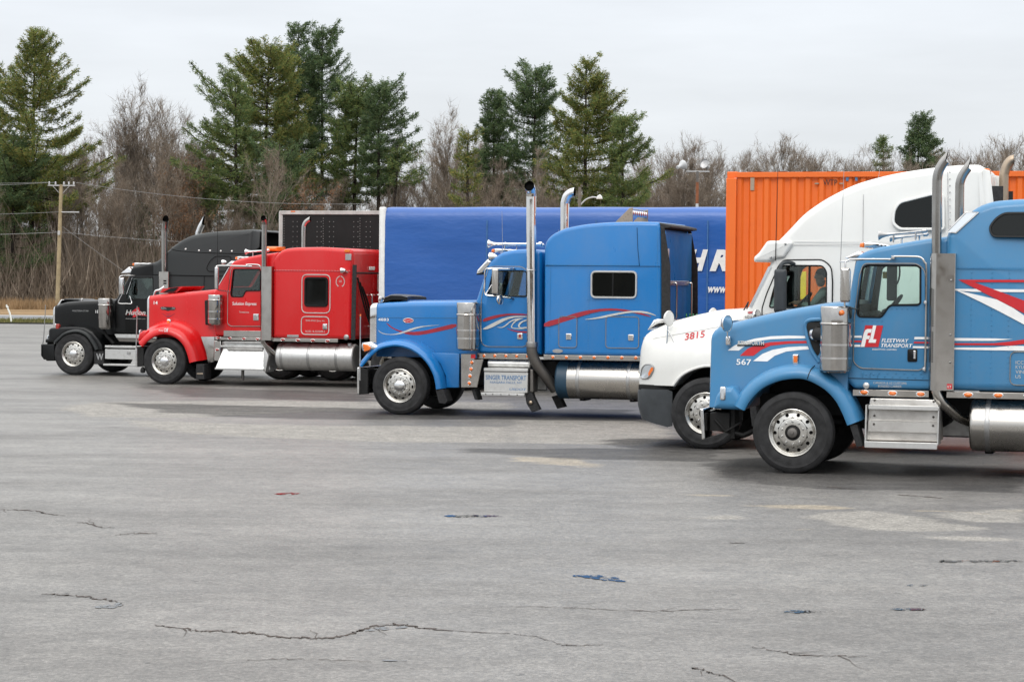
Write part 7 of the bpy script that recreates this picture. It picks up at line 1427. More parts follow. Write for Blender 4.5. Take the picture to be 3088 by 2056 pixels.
# ------------------------------------------------------------------ trailers
from mathutils import noise as mnoise
def trailer_root(k, name, label, cat='trailer', group='trailers and load behind the tractors'):
    X, Y = PLACE[k]; o = empty(name, (X, Y, 0), -PHI); tag(o, label, cat, group); return o
def running_gear(root, x0, x1, zf=1.1):
    for s in (-1, 1): MB().box(x0 + 1.0, x1 - .2, s * .45 - .06, s * .45 + .06, zf - .35, zf - .02).build('frame_rail', 'chassis', root)
    for a in (x1 - 2.6, x1 - 1.35):
        MB().tube([(a, -.9, .52), (a, .9, .52)], .07, 10).build('axle', 'chassis', root)
        for s in (-1, 1): dual_wheel(root, a, s)
    for s in (-1, 1):
        l = MB().box(x0 + 2.6, x0 + 2.75, s * .8 - .07, s * .8 + .07, .35, zf).build('landing_leg', 'darkmetal', root); MB().box(x0 + 2.52, x0 + 2.83, s * .8 - .13, s * .8 + .13, .33, .36).build('sand_shoe', 'darkmetal', l)
    MB().box(x1 - .15, x1 - .08, -1.1, 1.1, .45, .55).build('rear_bumper', 'darkmetal', root)
def van_trailer():
    r = trailer_root('BK', 'van_trailer', 'black riveted box trailer with white top rail, behind the red tractor'); x0, x1 = 5.455, 21.4
    running_gear(r, x0, x1)
    plain('greyrail', (.42, .42, .40), .5, .2, 6); plain('dullrivet', (.22, .22, .21), .5, .2)
    plain('blackpanel', (.010, .010, .010), .5, .25, 3, .25)
    bd = MB().box(x0 + .05, x1 - .03, -1.25, 1.25, 1.12, 3.925, .01).build('box_body', 'blackpanel', r)
    for s in (-1, 1):
        MB().box(x0, x1, s * 1.262 - .02, s * 1.262 + .02, 3.93, 4.02, .008).build('top_rail', 'greyrail', r); MB().box(x0, x1, s * 1.262 - .02, s * 1.262 + .02, 1.02, 1.14, .008).build('bottom_rail', 'aluminium', r); MB().box(x0 - .02, x0 + .075, s * 1.23 - .045, s * 1.23 + .045, 1.1, 4.015, .02).build('corner_post', 'greyrail', r)
    MB().box(x0 - .01, x1, -1.24, 1.24, 3.93, 4.0, .02).build('roof', 'whiteplastic', r)
    MB().box(5.75, 5.86, -1.29, -1.283, 3.99, 4.015).build('top_marker', 'amber', r)
    mb = MB(); z = np.arange(1.3, 3.86, .118); x = x0 + .115; k = 0
    cols = [(x0 + .11, .06)]
    x = x0 + .34
    while x < 11.2:
        cols += [(x, .118), (x + .105, .118)]; k += 1; x += .61 if k % 2 else .31
        if k % 2 == 0: cols.append((x - .155, .06))
    for xx, st in cols:
        for zz in np.arange(2.7, 3.87, st): mb.lathe([(-1.250, .012), (-1.257, .009), (-1.259, .0005)], (xx, 0, zz), 'y', 5)
    tag(mb.build('rivets', 'dullrivet', bd, fix=False), kind='stuff')
van_trailer()
def curtain_trailer():
    r = trailer_root('RD', 'curtain_trailer', 'long blue curtain-sided trailer with white lettering, behind the blue tractor'); x0, x1 = 5.135, 21.2
    running_gear(r, x0, x1)
    for s in (-1, 1):
        MB().prism(rrect(x0, x0 + .145, 1.1, 4.0, .03), s * 1.20 - .06, s * 1.20 + .06, .03, 3).build('front_post', 'whiteplastic', r); MB().box(x0 + .1, x1, s * 1.22 - .03, s * 1.22 + .03, 1.0, 1.16, .01).build('side_rail', 'aluminium', r)
    MB().box(x0, x0 + .05, -1.2, 1.2, 1.1, 3.98, .01).build('front_wall', 'whiteplastic', r); MB().box(x0 + .1, x1, -1.2, 1.2, 1.08, 1.2).build('deck', 'darkmetal', r); MB().box(x1 - .05, x1, -1.2, 1.2, 1.1, 3.95).build('rear_doors', 'whiteplastic', r)
    # tarpaulin skin with sag and wrinkles
    for s in (-1, 1):
        xs = np.linspace(x0 + .14, x1 - .05, 300 if s < 0 else 80); prof = [(1.24, 1.08), (1.25, 1.5), (1.25, 2.0), (1.25, 2.4), (1.25, 2.8), (1.25, 3.1), (1.25, 3.35), (1.25, 3.55), (1.247, 3.70), (1.235, 3.80), (1.21, 3.88), (1.16, 3.95), (1.08, 3.99), (.8, 4.01), (.4, 4.02), (0, 4.02)]
        V = []
        for x in xs:
            ph = (x - x0) / 2.43; sag = .004 * math.cos(ph * 2 * math.pi)
            for y, z in prof:
                w_ = mnoise.noise(Vector((x * .9, z * 1.6, 3 + s))) * .022 + mnoise.noise(Vector((x * .5 + z * 1.1, z * .9 - x * .35, 8))) * .03; w_ *= min(1, (4.1 - z)) if z > 3.1 else 1; top = z > 3.75
                V.append((x, s * (y + (w_ if not top else w_ * .2)), z + (sag + mnoise.noise(Vector((x * .7, 0, 1))) * .004 if top else 0)))
        n = len(prof); F = [(i * n + j, i * n + j + 1, (i + 1) * n + j + 1, (i + 1) * n + j) for i in range(len(xs) - 1) for j in range(n - 1)]
        c = MB().add(V, F).build('tarpaulin', 'tarp', r, 60)
        if s < 0:
            for i in range(1, 7):
                x = x0 + 2.43 * i + .05; MB().box(x - .012, x + .012, -1.268, -1.262, 1.1, 3.72, .001).build('tarp_seam', 'blue_print', c)
            def yy(x, z): return -1.292
            text('lettering', 'H', 12.02, 12.49, 2.65, .455, yy, 'whiteplastic', c, .32, .055); text('lettering', 'R', 12.53, 12.95, 2.65, .455, yy, 'whiteplastic', c, .32, .055); text('lettering', 'www', 12.50, 12.90, 2.195, .125, yy, 'whiteplastic', c, .3, .03)
curtain_trailer()
def container():
    r = trailer_root('PB', 'container_chassis', 'steel container chassis under the orange container', 'trailer'); x0, x1 = 5.92, 18.1; zf = 1.42
    running_gear(r, x0, x1, zf)
    for s in (-1, 1): MB().box(x0 + .1, x1, s * .5 - .08, s * .5 + .08, 1.1, zf - .01).build('main_beam', 'darkmetal', r)
    for x in (x0 + .1, x0 + 5, x1 - .3): MB().box(x, x + .2, -1.18, 1.18, zf - .14, zf - .005).build('bolster', 'darkmetal', r)
    c = trailer_root('PB', 'shipping_container', 'orange corrugated shipping container, behind the white tractor', 'container')
    ztop = 4.32; yb = 1.215
    for s in (-1, 1):
        # corrugated side, one continuous folded sheet
        P = []; x = x0 + .17; pitch = .236
        while x < x1 - .20: P += [(x, 0), (x + .070, 0), (x + .108, .045), (x + .198, .045)]; x += pitch
        P.append((x1 - .17, 0)); V = []
        for a, d in P: V += [(a, s * (yb - .012 - d), zf + .14), (a, s * (yb - .012 - d), ztop - .085)]
        MB().add(V, [(2 * i, 2 * i + 2, 2 * i + 3, 2 * i + 1) for i in range(len(P) - 1)]).build('corrugated_side', 'orange', c, 10)
        MB().box(x0 + .15, x1 - .15, s * yb - .03, s * yb + .004, ztop - .10, ztop - .01, .006).build('top_rail', 'orange', c); MB().box(x0 + .15, x1 - .15, s * yb - .05, s * yb + .004, zf, zf + .15, .006).build('bottom_rail', 'orange', c)
        for xa in (x0, x1 - .17):
            MB().box(xa, xa + .17, s * yb - .10, s * yb + .008, zf + .11, ztop - .115, .008).build('corner_post', 'orange', c)
            for za in (zf, ztop - .118): MB().box(xa - .004, xa + .178, s * (yb - .07) - .082, s * (yb - .07) + .082, za, za + .118, .012).build('corner_casting', 'orange', c)
        # scalloped roof corrugation showing above the rail
    V = []; F = []
    xx = np.arange(x0 + .17, x1 - .17, .042); 
    for x in xx:
        h = .5 + .5 * math.tanh(3 * math.sin((x - x0) * 2 * math.pi / .42)); V += [(x, -yb + .04, ztop - .02 + .024 * h), (x, yb - .04, ztop - .02 + .024 * h)]
    MB().add(V, [(2 * i, 2 * i + 2, 2 * i + 3, 2 * i + 1) for i in range(len(xx) - 1)]).build('roof', 'orange', c, 40)
    for xa in (x0 + .03, x1 - .05): MB().box(xa, xa + .03, -yb + .05, yb - .05, zf + .1, ztop - .05).build('end_wall', 'orange', c)
    MB().box(x0 + .05, x1 - .05, -yb + .06, yb - .06, zf + .02, zf + .12).build('floor', 'darkmetal', c)
    y = -yb - .006
    text('lettering', 'WTP', 7.572, 7.809, 4.078, .10, y + .004, 'black_print', c); text('lettering', 'STA', 8.289, 8.520, 4.085, .085, y + .004, 'black_print', c)
    o = MB().prism([(7.957, 4.155), (8.00, 4.155), (8.00, 4.20), (8.03, 4.235), (8.06, 4.25), (8.09, 4.235), (8.115, 4.20), (8.115, 4.155), (8.152, 4.155), (8.152, 4.31), (7.957, 4.31)], y - .004, y + .02).build('patch_plate', 'greyblue_print', c)
    MB().box(6.045, 6.09, y - .004, y + .01, 3.915, 4.225, .002).build('height_sticker', 'whiteplastic', c); MB().box(6.32, 6.39, y - .002, y + .05, 4.0, 4.22, .002).build('data_plate', 'browned', c); MB().box(6.13, 6.40, y - .002, y + .012, 4.245, 4.29, .002).build('rail_label', 'silver_print', c); text('lettering', 'I', 6.06, 6.075, 4.09, .09, y - .006, 'black_print', c)
    for xa in (7.46, 7.88): MB().box(xa - .035, xa + .035, y, y + .03, 4.10, 4.125, .004).build('rail_scrape', 'browned', c)
    MB().box(7.12, 7.30, y - .003, y + .05, 2.15, 2.62, .002).build('warning_placard', 'yellow_print', c)
    return c
container()

# ------------------------------------------------------------------ the wood behind the road
def leafmat(name, cols, rough=.85, trans=.15):
    m, t, b = nodes(name); g = t.nodes.new('ShaderNodeNewGeometry'); r = ramp(t, g.outputs['Random Per Island'], [(i / (len(cols) - 1), c) for i, c in enumerate(cols)])
    n = noise(t, .55, 3, .6); f = ramp(t, n.outputs['Fac'], [(.35, .72), (.70, 1.25)])
    cc = mixc(t, 1.0, r.outputs[0], f.outputs[0], 'MULTIPLY'); lk(t, cc, b.inputs['Base Color']); b.inputs['Roughness'].default_value = rough; b.inputs['Specular IOR Level'].default_value = .2
    tl = t.nodes.new('ShaderNodeBsdfTranslucent'); lk(t, cc, tl.inputs[0]); ms = t.nodes.new('ShaderNodeMixShader'); ms.inputs[0].default_value = trans; lk(t, b.outputs[0], ms.inputs[1]); lk(t, tl.outputs[0], ms.inputs[2]); lk(t, ms.outputs[0], t.nodes['Material Output'].inputs[0])
leafmat('needles_dark', [(0.0607, 0.108, 0.0513), (0.0945, 0.1512, 0.0702), (0.135, 0.1917, 0.0891), (0.1755, 0.2133, 0.0864)], trans=.42)
leafmat('needles_olive', [(0.0743, 0.1283, 0.054), (0.1242, 0.189, 0.0702), (0.1823, 0.2322, 0.081), (0.243, 0.2457, 0.0864)], trans=.42)
leafmat('needles_yellow', [(0.081, 0.1323, 0.0486), (0.1418, 0.1998, 0.0621), (0.2228, 0.2403, 0.0729), (0.3172, 0.2565, 0.0756)], trans=.42)
leafmat('oakleaf', [(.16, .085, .045), (.22, .12, .065), (.27, .15, .085)])
leafmat('brush', [(0.1416, 0.1109, 0.085), (0.1947, 0.1558, 0.1204), (0.2537, 0.2065, 0.1628), (0.3245, 0.2714, 0.2183)])
leafmat('dryblade', [(.20, .13, .065), (.28, .185, .10), (.36, .25, .145)]); leafmat('greenblade', [(.07, .085, .025), (.13, .13, .045), (.21, .18, .08)])
plain('pinebark', (.036, .030, .026), .95, .35, 3, .1, 12, .6); plain('greybark', (.165, .145, .125), .95, .3, 3, .1); plain('brownbark', (.13, .105, .084), .95, .3, 3, .1); plain('palebark', (.21, .185, .155), .9, .25, 3, .1); plain('snagwood', (.30, .25, .205), .9, .3, 3, .1)
plain('pole_wood', (.33, .27, .17), .85, .25, 4, .2); plain('galvanised', (.45, .46, .47), .45, .15, 6); plain('rusty', (.22, .075, .03), .8, .3, 8); plain('wire', (.30, .31, .32), .5, .1)

def raw_mesh(name, V, F, mat, parent):
    me = bpy.data.meshes.new(name); V = np.asarray(V, float); F = np.asarray(F, np.int32); k = F.shape[1]
    me.vertices.add(len(V)); me.vertices.foreach_set('co', V.ravel()); me.loops.add(F.size); me.loops.foreach_set('vertex_index', F.ravel())
    me.polygons.add(len(F)); me.polygons.foreach_set('loop_start', np.arange(0, F.size, k, dtype=np.int32)); me.polygons.foreach_set('loop_total', np.full(len(F), k, np.int32)); me.update(calc_edges=True)
    me.materials.append(MATS[mat]); o = bpy.data.objects.new(name, me); COL.objects.link(o); o.parent = parent; return o
def blades(C, D, L, W, rng):
    """thin triangles: centres C, directions D (unit), lengths L, widths W"""
    n = len(C); side = np.cross(D, rng.normal(size=(n, 3))); side /= np.linalg.norm(side, axis=1)[:, None] + 1e-9
    V = np.empty((n, 3, 3)); V[:, 0] = C - side * W[:, None] * .5; V[:, 1] = C + side * W[:, None] * .5; V[:, 2] = C + D * L[:, None]
    return V.reshape(-1, 3), np.arange(3 * n).reshape(-1, 3)
def where(xv, yv, d):
    """ground x and height of a point seen at (xv, yv) of a 2355 px wide frame, d metres away"""
    u, v = xv * 1.31125, yv * 1.31125; return (u - 1544) / 7081 * d, (841 + (u - 1544) * .00873 - v) / 7081 * d + 2.45
def pine(label, x, d, ztop, zbase, width, mat, seed, skew=(0, 0), sparse=1.0, lean=0.0, shape=.62, thick=.26, group='pines in the wood'):
    rng = np.random.default_rng(seed); root = empty('pine_tree', (x, d, 0)); tag(root, label, 'tree', group)
    H = ztop; tr = MB(); nseg = 9; ax = [(lean * H * (i / nseg) ** 1.5 + rng.normal() * .03, rng.normal() * .03, H * i / nseg) for i in range(nseg + 1)]
    tr.tube(ax, [thick * (1 - .93 * (i / nseg)) + .012 for i in range(nseg + 1)], 8)
    axis = np.array(ax); zs = axis[:, 2]
    C = []; Dd = []; h = zbase
    while h < H - .3:
        f = (h - zbase) / (H - zbase); prof = (1 - f) ** shape * min(1, .45 + f * 2.2); wl = width * prof * rng.uniform(.62, 1.12) + .35
        base = np.array([np.interp(h, zs, axis[:, 0]), np.interp(h, zs, axis[:, 1]), h]); nb = rng.integers(5, 8) if f < .85 else 5
        a0 = rng.uniform(0, 6.28)
        for i in range(nb):
            if rng.random() > .93 * sparse: continue
            a = a0 + i * 6.283 / nb + rng.normal() * .25; dirh = np.array([math.cos(a), math.sin(a), 0]); L = wl * rng.uniform(.55, 1.12) * (1 + skew[0] * math.cos(a - skew[1]))
            L = max(L, .3); up = -.02 + .62 * f ** 2.2 + rng.normal() * .07; tip = .13 + .22 * f
            k = max(3, int(L / .55)); ts = np.linspace(0, 1, k + 1); pts = base + dirh * L * ts[:, None]; pts[:, 2] += L * (up * ts + tip * ts ** 2.5 - .10 * np.sin(ts * 3.1) * (1 - f))
            if L > .8: tr.tube([tuple(p) for p in pts[:: max(1, k // 3)]] + [tuple(pts[-1])], [.018 + .022 * L / 4] * (len(pts[:: max(1, k // 3)])) + [.008], 4, cap=False)
            nc = int((L / .17) * 2.9 * sparse) + 4; tt = rng.uniform(.16 if L > 1.2 else 0, 1.0, nc) ** .75; lat = rng.normal(size=nc) * (.10 + .17 * L * (1 - tt) * .9 + .06); perp = np.array([-dirh[1], dirh[0], 0])
            px = np.stack([np.interp(tt, ts, pts[:, j]) for j in range(3)], 1) + perp * lat[:, None]; px[:, 2] += rng.normal(size=nc) * .10 + .05 * np.abs(lat) - .05
            for p_, l_ in zip(px, lat):
                m_ = 10; c = np.repeat(p_[None], m_, 0) + rng.normal(size=(m_, 3)) * .10; dd = rng.normal(size=(m_, 3)) * np.array([.75, .75, .55]) + dirh * .55 + perp * np.sign(l_) * .35 + np.array([0, 0, .38]); C.append(c); Dd.append(dd)
        h += rng.uniform(.34, .70) * (1.15 if f < .5 else .85)
    tr.build('trunk', 'pinebark', root, fix=False)
    C = np.concatenate(C); D_ = np.concatenate(Dd); D_ /= np.linalg.norm(D_, axis=1)[:, None] + 1e-9; n = len(C)
    V, F = blades(C, D_, rng.uniform(.13, .30, n), rng.uniform(.045, .085, n), rng); raw_mesh('crown', V, F, mat, root); return root
PINES = [  # xv, top yv, d, crown-base yv, half width (px), material, seed, skew, sparse, lean, shape, label
 (72, 74, 186, 500, 210, 'needles_yellow', 3, (.18, 0), 1.0, .01, .75, 'tall yellow-green pine with dark trunk behind the utility pole'),
 (-45, 118, 190, 560, 120, 'needles_yellow', 4, (.2, 0), 1.0, 0, .7, 'yellow-green pine cut by the left edge of the picture'),
 (543, 172, 188, 490, 150, 'needles_olive', 5, (.45, 3.14), .85, -.01, .55, 'loose pine with pale trunk and long branches to the left'),
 (607, 114, 194, 500, 190, 'needles_yellow', 6, (0, 0), 1.0, .01, .50, 'broad rusty-green pine in the centre-left clump'),
 (680, 68, 203, 430, 82, 'needles_dark', 7, (0, 0), .95, .005, .35, 'tall narrow pine, left of the two highest tops'),
 (737, 74, 205, 440, 95, 'needles_dark', 8, (.3, 0), .9, 0, .45, 'tall thin pine with short right branches, right of the two highest tops'),
 (812, 198, 196, 460, 112, 'needles_olive', 9, (0, 0), 1.0, .01, .42, 'many-topped pine right of the tall thin pine'),
 (868, 196, 192, 440, 88, 'needles_dark', 10, (.25, .3), .95, 0, .40, 'leaning dark pine at the right end of the centre-left clump'),
 (900, 335, 190, 420, 75, 'needles_olive', 21, (.7, .15), .6, .03, .5, 'low pine with drooping boughs reaching right'),
 (1132, 206, 204, 470, 95, 'needles_dark', 11, (0, 0), 1.0, 0, .70, 'pointed dark green pine left of the right-hand clump'),
 (1222, 160, 200, 460, 98, 'needles_dark', 12, (.2, 3.1), .95, .01, .38, 'round-headed open pine beside the broad pine'),
 (1342, 142, 188, 530, 188, 'needles_yellow', 13, (.15, 0), 1.0, 0, .72, 'broad layered olive pine, largest of the right-hand clump'),
 (1428, 268, 184, 520, 98, 'needles_olive', 14, (.25, 0), .85, 0, .5, 'small open pine right of the broad layered pine'),
 (1072, 300, 182, 490, 36, 'needles_yellow', 15, (0, 0), .6, 0, .25, 'thin yellowish conifer left of the right-hand clump'),
 (2026, 312, 235, 420, 32, 'needles_olive', 16, (0, 0), .75, 0, .7, 'small grey-green pine above the orange container'),
 (2106, 265, 232, 460, 84, 'needles_dark', 17, (.12, 0), .95, 0, .70, 'dark conical pine above the white tractor'),
 (455, 330, 200, 560, 70, 'needles_dark', 18, (0, 0), .8, 0, .5, 'short dark pine half hidden left of the centre-left clump'),
 (640, 330, 186, 600, 110, 'needles_dark', 19, (0, 0), .7, 0, .4, 'low dark pine under the broad rusty pine'),
 (30, 330, 184, 640, 130, 'needles_dark', 20, (0, 0), .75, 0, .4, 'low dark pine at the foot of the tall left pine'),
 (330, 470, 196, 640, 40, 'needles_dark', 22, (0, 0), .6, 0, .4, 'young dark pine among bare trees left of the red tractor'),
]
for xv, yt, d, yb, hw, mt, sd, sk, spz, ln, shp, lab in PINES:
    x, zt_ = where(xv, yt, d); _, zb_ = where(xv, yb, d); pine(lab, x, d, zt_, max(zb_, 1.2), hw * 1.31125 / 7081 * d, mt, sd, sk, spz, ln, shp)

# ---- bare trees: nine shapes, copied
def bare_mesh(seed, H=12.0, spread=.33, twig=1.0, thick=.13, upright=1.0, fork=.45):
    rng = np.random.default_rng(seed); tb = MB(); TC = []; TD = []; TL = []; TW = []
    def grow(p, dvec, L, r, lev):
        n = 5 if lev == 0 else 4 if lev == 1 else 3; pts = [p]; q = p.copy(); dv = dvec.copy()
        for i in range(n):
            dv = dv + rng.normal(size=3) * (.05 if lev == 0 else .13) + np.array([0, 0, .05 * upright]); dv /= np.linalg.norm(dv); q = q + dv * L / n; pts.append(q.copy())
        rr = [r * (1 - .85 * i / n) + .004 for i in range(n + 1)]
        tb.tube([tuple(a) for a in pts], rr, (6, 4, 3, 3)[min(lev, 3)], cap=False)
        A = np.array(pts)
        if lev < 3:
            m_ = (15, 6, 5)[lev]
            for j in range(m_):
                t_ = rng.uniform(fork if lev == 0 else .2, 1.0); s = t_ * n; i = min(int(s), n - 1); b0 = A[i] + (A[i + 1] - A[i]) * (s - i); ax = A[i + 1] - A[i]; ax /= np.linalg.norm(ax)
                pr = rng.normal(size=3); pr -= ax * pr.dot(ax); pr /= np.linalg.norm(pr) + 1e-9; an = rng.uniform(.3, .75) if lev else rng.uniform(.35, .8)
                nd = ax * math.cos(an) + pr * math.sin(an); nd[2] += .18 * upright; nd /= np.linalg.norm(nd)
                grow(b0, nd, L * rng.uniform(.30, .55) * (1.15 - .5 * t_ if lev == 0 else 1) * (spread / .33 if lev == 0 else 1), r * .42 * (1.1 - .6 * t_), lev + 1)
        if lev >= 2:
            k = int(7 * twig); t_ = rng.uniform(.1, 1, k) * n; i = np.minimum(t_.astype(int), n - 1); b0 = A[i] + (A[i + 1] - A[i]) * (t_ - i)[:, None]
            dd = rng.normal(size=(k, 3)) * .75 + dv + np.array([0, 0, .35]); TC.append(b0); TD.append(dd); TL.append(rng.uniform(.25, .75, k)); TW.append(rng.uniform(.012, .022, k))
    grow(np.zeros(3), np.array([0, 0, 1.0]), H, thick, 0)
    C, D_, L, W = map(np.concatenate, (TC, TD, TL, TW)); D_ /= np.linalg.norm(D_, axis=1)[:, None]; k_ = H / np.quantile((C + D_ * L[:, None])[:, 2], .998); C = C * k_; tb.v = [(a * k_, b_ * k_, c * k_) for a, b_, c in tb.v]; V, F = blades(C, D_, L, W, rng); return tb, V, F, C
BARE = []
for sd in range(9):
    up = (1.2, .8, 1.4, 1.0, 1.6, .9, 1.1, 1.3, .7)[sd]; tb, V, F, C = bare_mesh(100 + sd, 12, (.30, .38, .24, .34, .20, .36, .28, .26, .4)[sd], 1.1, .12, up, (.35, .45, .3, .4, .25, .5, .4, .3, .35)[sd]); BARE.append((tb, V, F, C))
BM = {}
def bare_tree(label, x, d, h, var, bark, twigm, rz=0, lean=0, group='bare trees of the wood', leaves=False, trunk_label=None):
    key = (var, bark, twigm)
    if key not in BM:
        tb, V, F, C = BARE[var]; a = tb.mesh('trunk', 40, fix=False); a.materials.append(MATS[bark]); o = raw_mesh('crown', V, F, twigm, None); BM[key] = (a, o.data); bpy.data.objects.remove(o)
    root = empty('bare_tree', (x, d, -.1), rz); root.scale = (h / 12 * (.9 if h > 9 else 1),) * 2 + (h / 12,); root.rotation_euler = (lean * .5, lean, rz); tag(root, label, 'tree', group)
    inst('trunk', BM[key][0], root); inst('crown', BM[key][1], root)
    if leaves:
        rng = np.random.default_rng(var + int(abs(x) * 10)); C = BARE[var][3]; sel = C[(C[:, 2] > 3)]; sel = sel[rng.choice(len(sel), min(len(sel), 1000), False)]; cl = np.repeat(sel, 2, 0) + rng.normal(size=(len(sel) * 2, 3)) * .16; dd = rng.normal(size=cl.shape) + np.array([0, 0, -.6]); dd /= np.linalg.norm(dd, axis=1)[:, None]
        V, F = blades(cl, dd, rng.uniform(.12, .26, len(cl)), rng.uniform(.08, .15, len(cl)), rng); raw_mesh('dead_leaves', V, F, 'oakleaf', root)
    return root
SKY = [(-100, 340), (120, 330), (180, 300), (260, 285), (330, 235), (345, 205), (370, 270), (420, 310), (480, 340), (700, 385), (880, 385), (985, 350), (1030, 300), (1060, 280), (1110, 330), (1400, 370), (1480, 325), (1560, 300), (1600, 315), (1650, 365), (1740, 335), (1790, 305), (1850, 335), (1950, 335), (2060, 345), (2180, 340), (2260, 325), (2310, 305), (2460, 320)]
rng = np.random.default_rng(5); barks = ['greybark', 'brownbark', 'brownbark', 'greybark']
COMMON = [(60, 'leafless tree in the wood at the far left, among the yellow-green pines'), (240, 'leafless tree in the wood behind the utility pole and the black hood'), (430, 'leafless tree in the wood left of the centre-left pine clump'), (700, 'leafless tree in the wood under the centre-left pine clump'), (1000, 'leafless tree in the wood above the black trailer, right of the pine clump'),
          (1120, 'leafless tree in the wood between the two pine clumps'), (1470, 'leafless tree in the wood under the right-hand pine clump'), (1660, 'grey leafless tree in the wood around the floodlight mast'), (2060, 'grey leafless tree in the wood above the orange container'), (9999, 'grey leafless tree in the wood above the white and light blue tractors')]
def common(xv): return next(l for q, l in COMMON if xv < q)
for row, (d, n) in enumerate(((183, 40), (190, 46), (199, 48), (210, 48), (226, 46))):
    for i in range(n):
        xv = -110 + (i + rng.uniform(0, 1)) * 2570 / n
        if row == 0 and 20 < xv < 120: continue
        dd = d + rng.uniform(-3, 4) + (22 if xv > 1460 else 0); yt = interp(SKY, xv) + rng.exponential(45) + (60 if row == 0 else 15 if row == 1 else 0) - (4 if row > 2 else 0)
        x, z = where(xv, min(yt, 560), dd); bare_tree(common(xv), x, dd, z * 1.02, int(rng.integers(0, 9)), barks[int(rng.integers(0, 4))], 'brush', rng.uniform(0, 6.28), rng.normal() * .02)
for xv, yt, d, var, bk, lf, lab, ln in (
 (245, 425, 181, 3, 'palebark', False, 'pale crooked leafless tree right of the utility pole', .05), (622, 330, 181, 0, 'palebark', False, 'pale slender leafless tree above the black tractor fairing', -.02), (338, 175, 196, 2, 'greybark', False, 'tall thin leafless tree rising above the left wood', 0),
 (395, 345, 187, 1, 'brownbark', True, 'oak holding rust-brown dead leaves, left of the clump of pines', 0), (705, 400, 184, 5, 'brownbark', True, 'smaller oak holding sparse brown dead leaves under the rusty pine', 0), (1050, 235, 188, 2, 'palebark', False, 'pale leafless tree left of the pointed pine', 0), (880, 300, 210, 4, 'greybark', False, 'thin leafless tree behind the drooping pine boughs', 0),
 (1240, 330, 181, 7, 'palebark', False, 'pale leafless tree in front of the broad layered pine', .0), (1575, 296, 205, 6, 'greybark', False, 'grey leafless tree behind the floodlight mast', 0), (1795, 300, 215, 0, 'greybark', False, 'tallest leafless tree above the orange container', 0), (2320, 310, 212, 8, 'greybark', False, 'leafless tree at the right edge of the picture', 0), (430, 430, 183, 8, 'brownbark', True, 'low oak with rust-brown leaves behind the black stack', 0)):
    x, z = where(xv, yt, d); bare_tree(lab, x, d, z, var, bk, 'brush', var * 1.3, ln, 'single trees that stand out in the wood', lf)
# undergrowth, grasses, far bank
def mass(name, label, n, x0, x1, d0, d1, h0, h1, wd, mat, up=2.2):
    r = np.random.default_rng(len(name) * 7); C = np.stack([r.uniform(x0, x1, n), d0 + (d1 - d0) * r.random(n) ** 1.3, np.zeros(n)], 1); L = r.uniform(h0, h1, n) * (.5 + .5 * r.random(n)); D = r.normal(size=(n, 3)) * .35 + np.array([0, 0, 1.0]) * up * .45; D /= np.linalg.norm(D, axis=1)[:, None]
    if h1 > 2: C[:, 2] += r.random(n) ** 2 * 2.6
    V, F = blades(C, D, L, r.uniform(wd * .6, wd * 1.4, n), r); o = raw_mesh(name, V, F, mat, None); tag(o, label, name.replace('_', ' '), kind='stuff'); return o
mass('undergrowth', 'brown leafless brush under the trees of the wood', 90000, -62, 62, 180, 225, 1.2, 4.2, .05, 'brush'); mass('saplings', 'tangle of thin grey-brown saplings along the wood', 42000, -62, 62, 181, 222, 3.0, 10.0, .05, 'brush', 3.2)
mass('far_brush', 'haze of bare twigs filling the depth of the wood', 60000, -70, 70, 226, 262, 2.5, 9.0, .07, 'brush', 3.0)
mass('wood_across_the_lot', 'added brown leafless wood behind the camera, unseen, for dark reflections', 24000, -110, 110, -112, -84, 4.0, 10.0, .35, 'brush', 3.0)  # added out of view so metal and truck sides reflect something dark
mass('tall_dry_grass', 'tall tan dry grass in front of the wood', 60000, -62, 62, 163, 180, .4, 1.1, .06, 'dryblade', 3); mass('verge_grass', 'short green and straw grass on the verge', 26000, -32, 10, 117.2, 127.8, .08, .25, .05, 'greenblade', 3)
V = []; F = []; nx = 60
for i in range(nx):
    x = -220 + 440 * i / (nx - 1); h = 6.0 + 1.4 * math.sin(i * .7) + random.uniform(-.4, .4)
    V += [(x, 184, 0.0), (x, 232, .5), (x, 262, h), (x, 330, h + 1)]
for i in range(nx - 1):
    for j in range(3): F.append((4 * i + j, 4 * i + 4 + j, 4 * i + 5 + j, 4 * i + 1 + j))
o = MB().add(V, F).build('forest_floor', 'leaflitter', None); tag(o, 'leaf-littered ground rising under the wood', kind='structure')

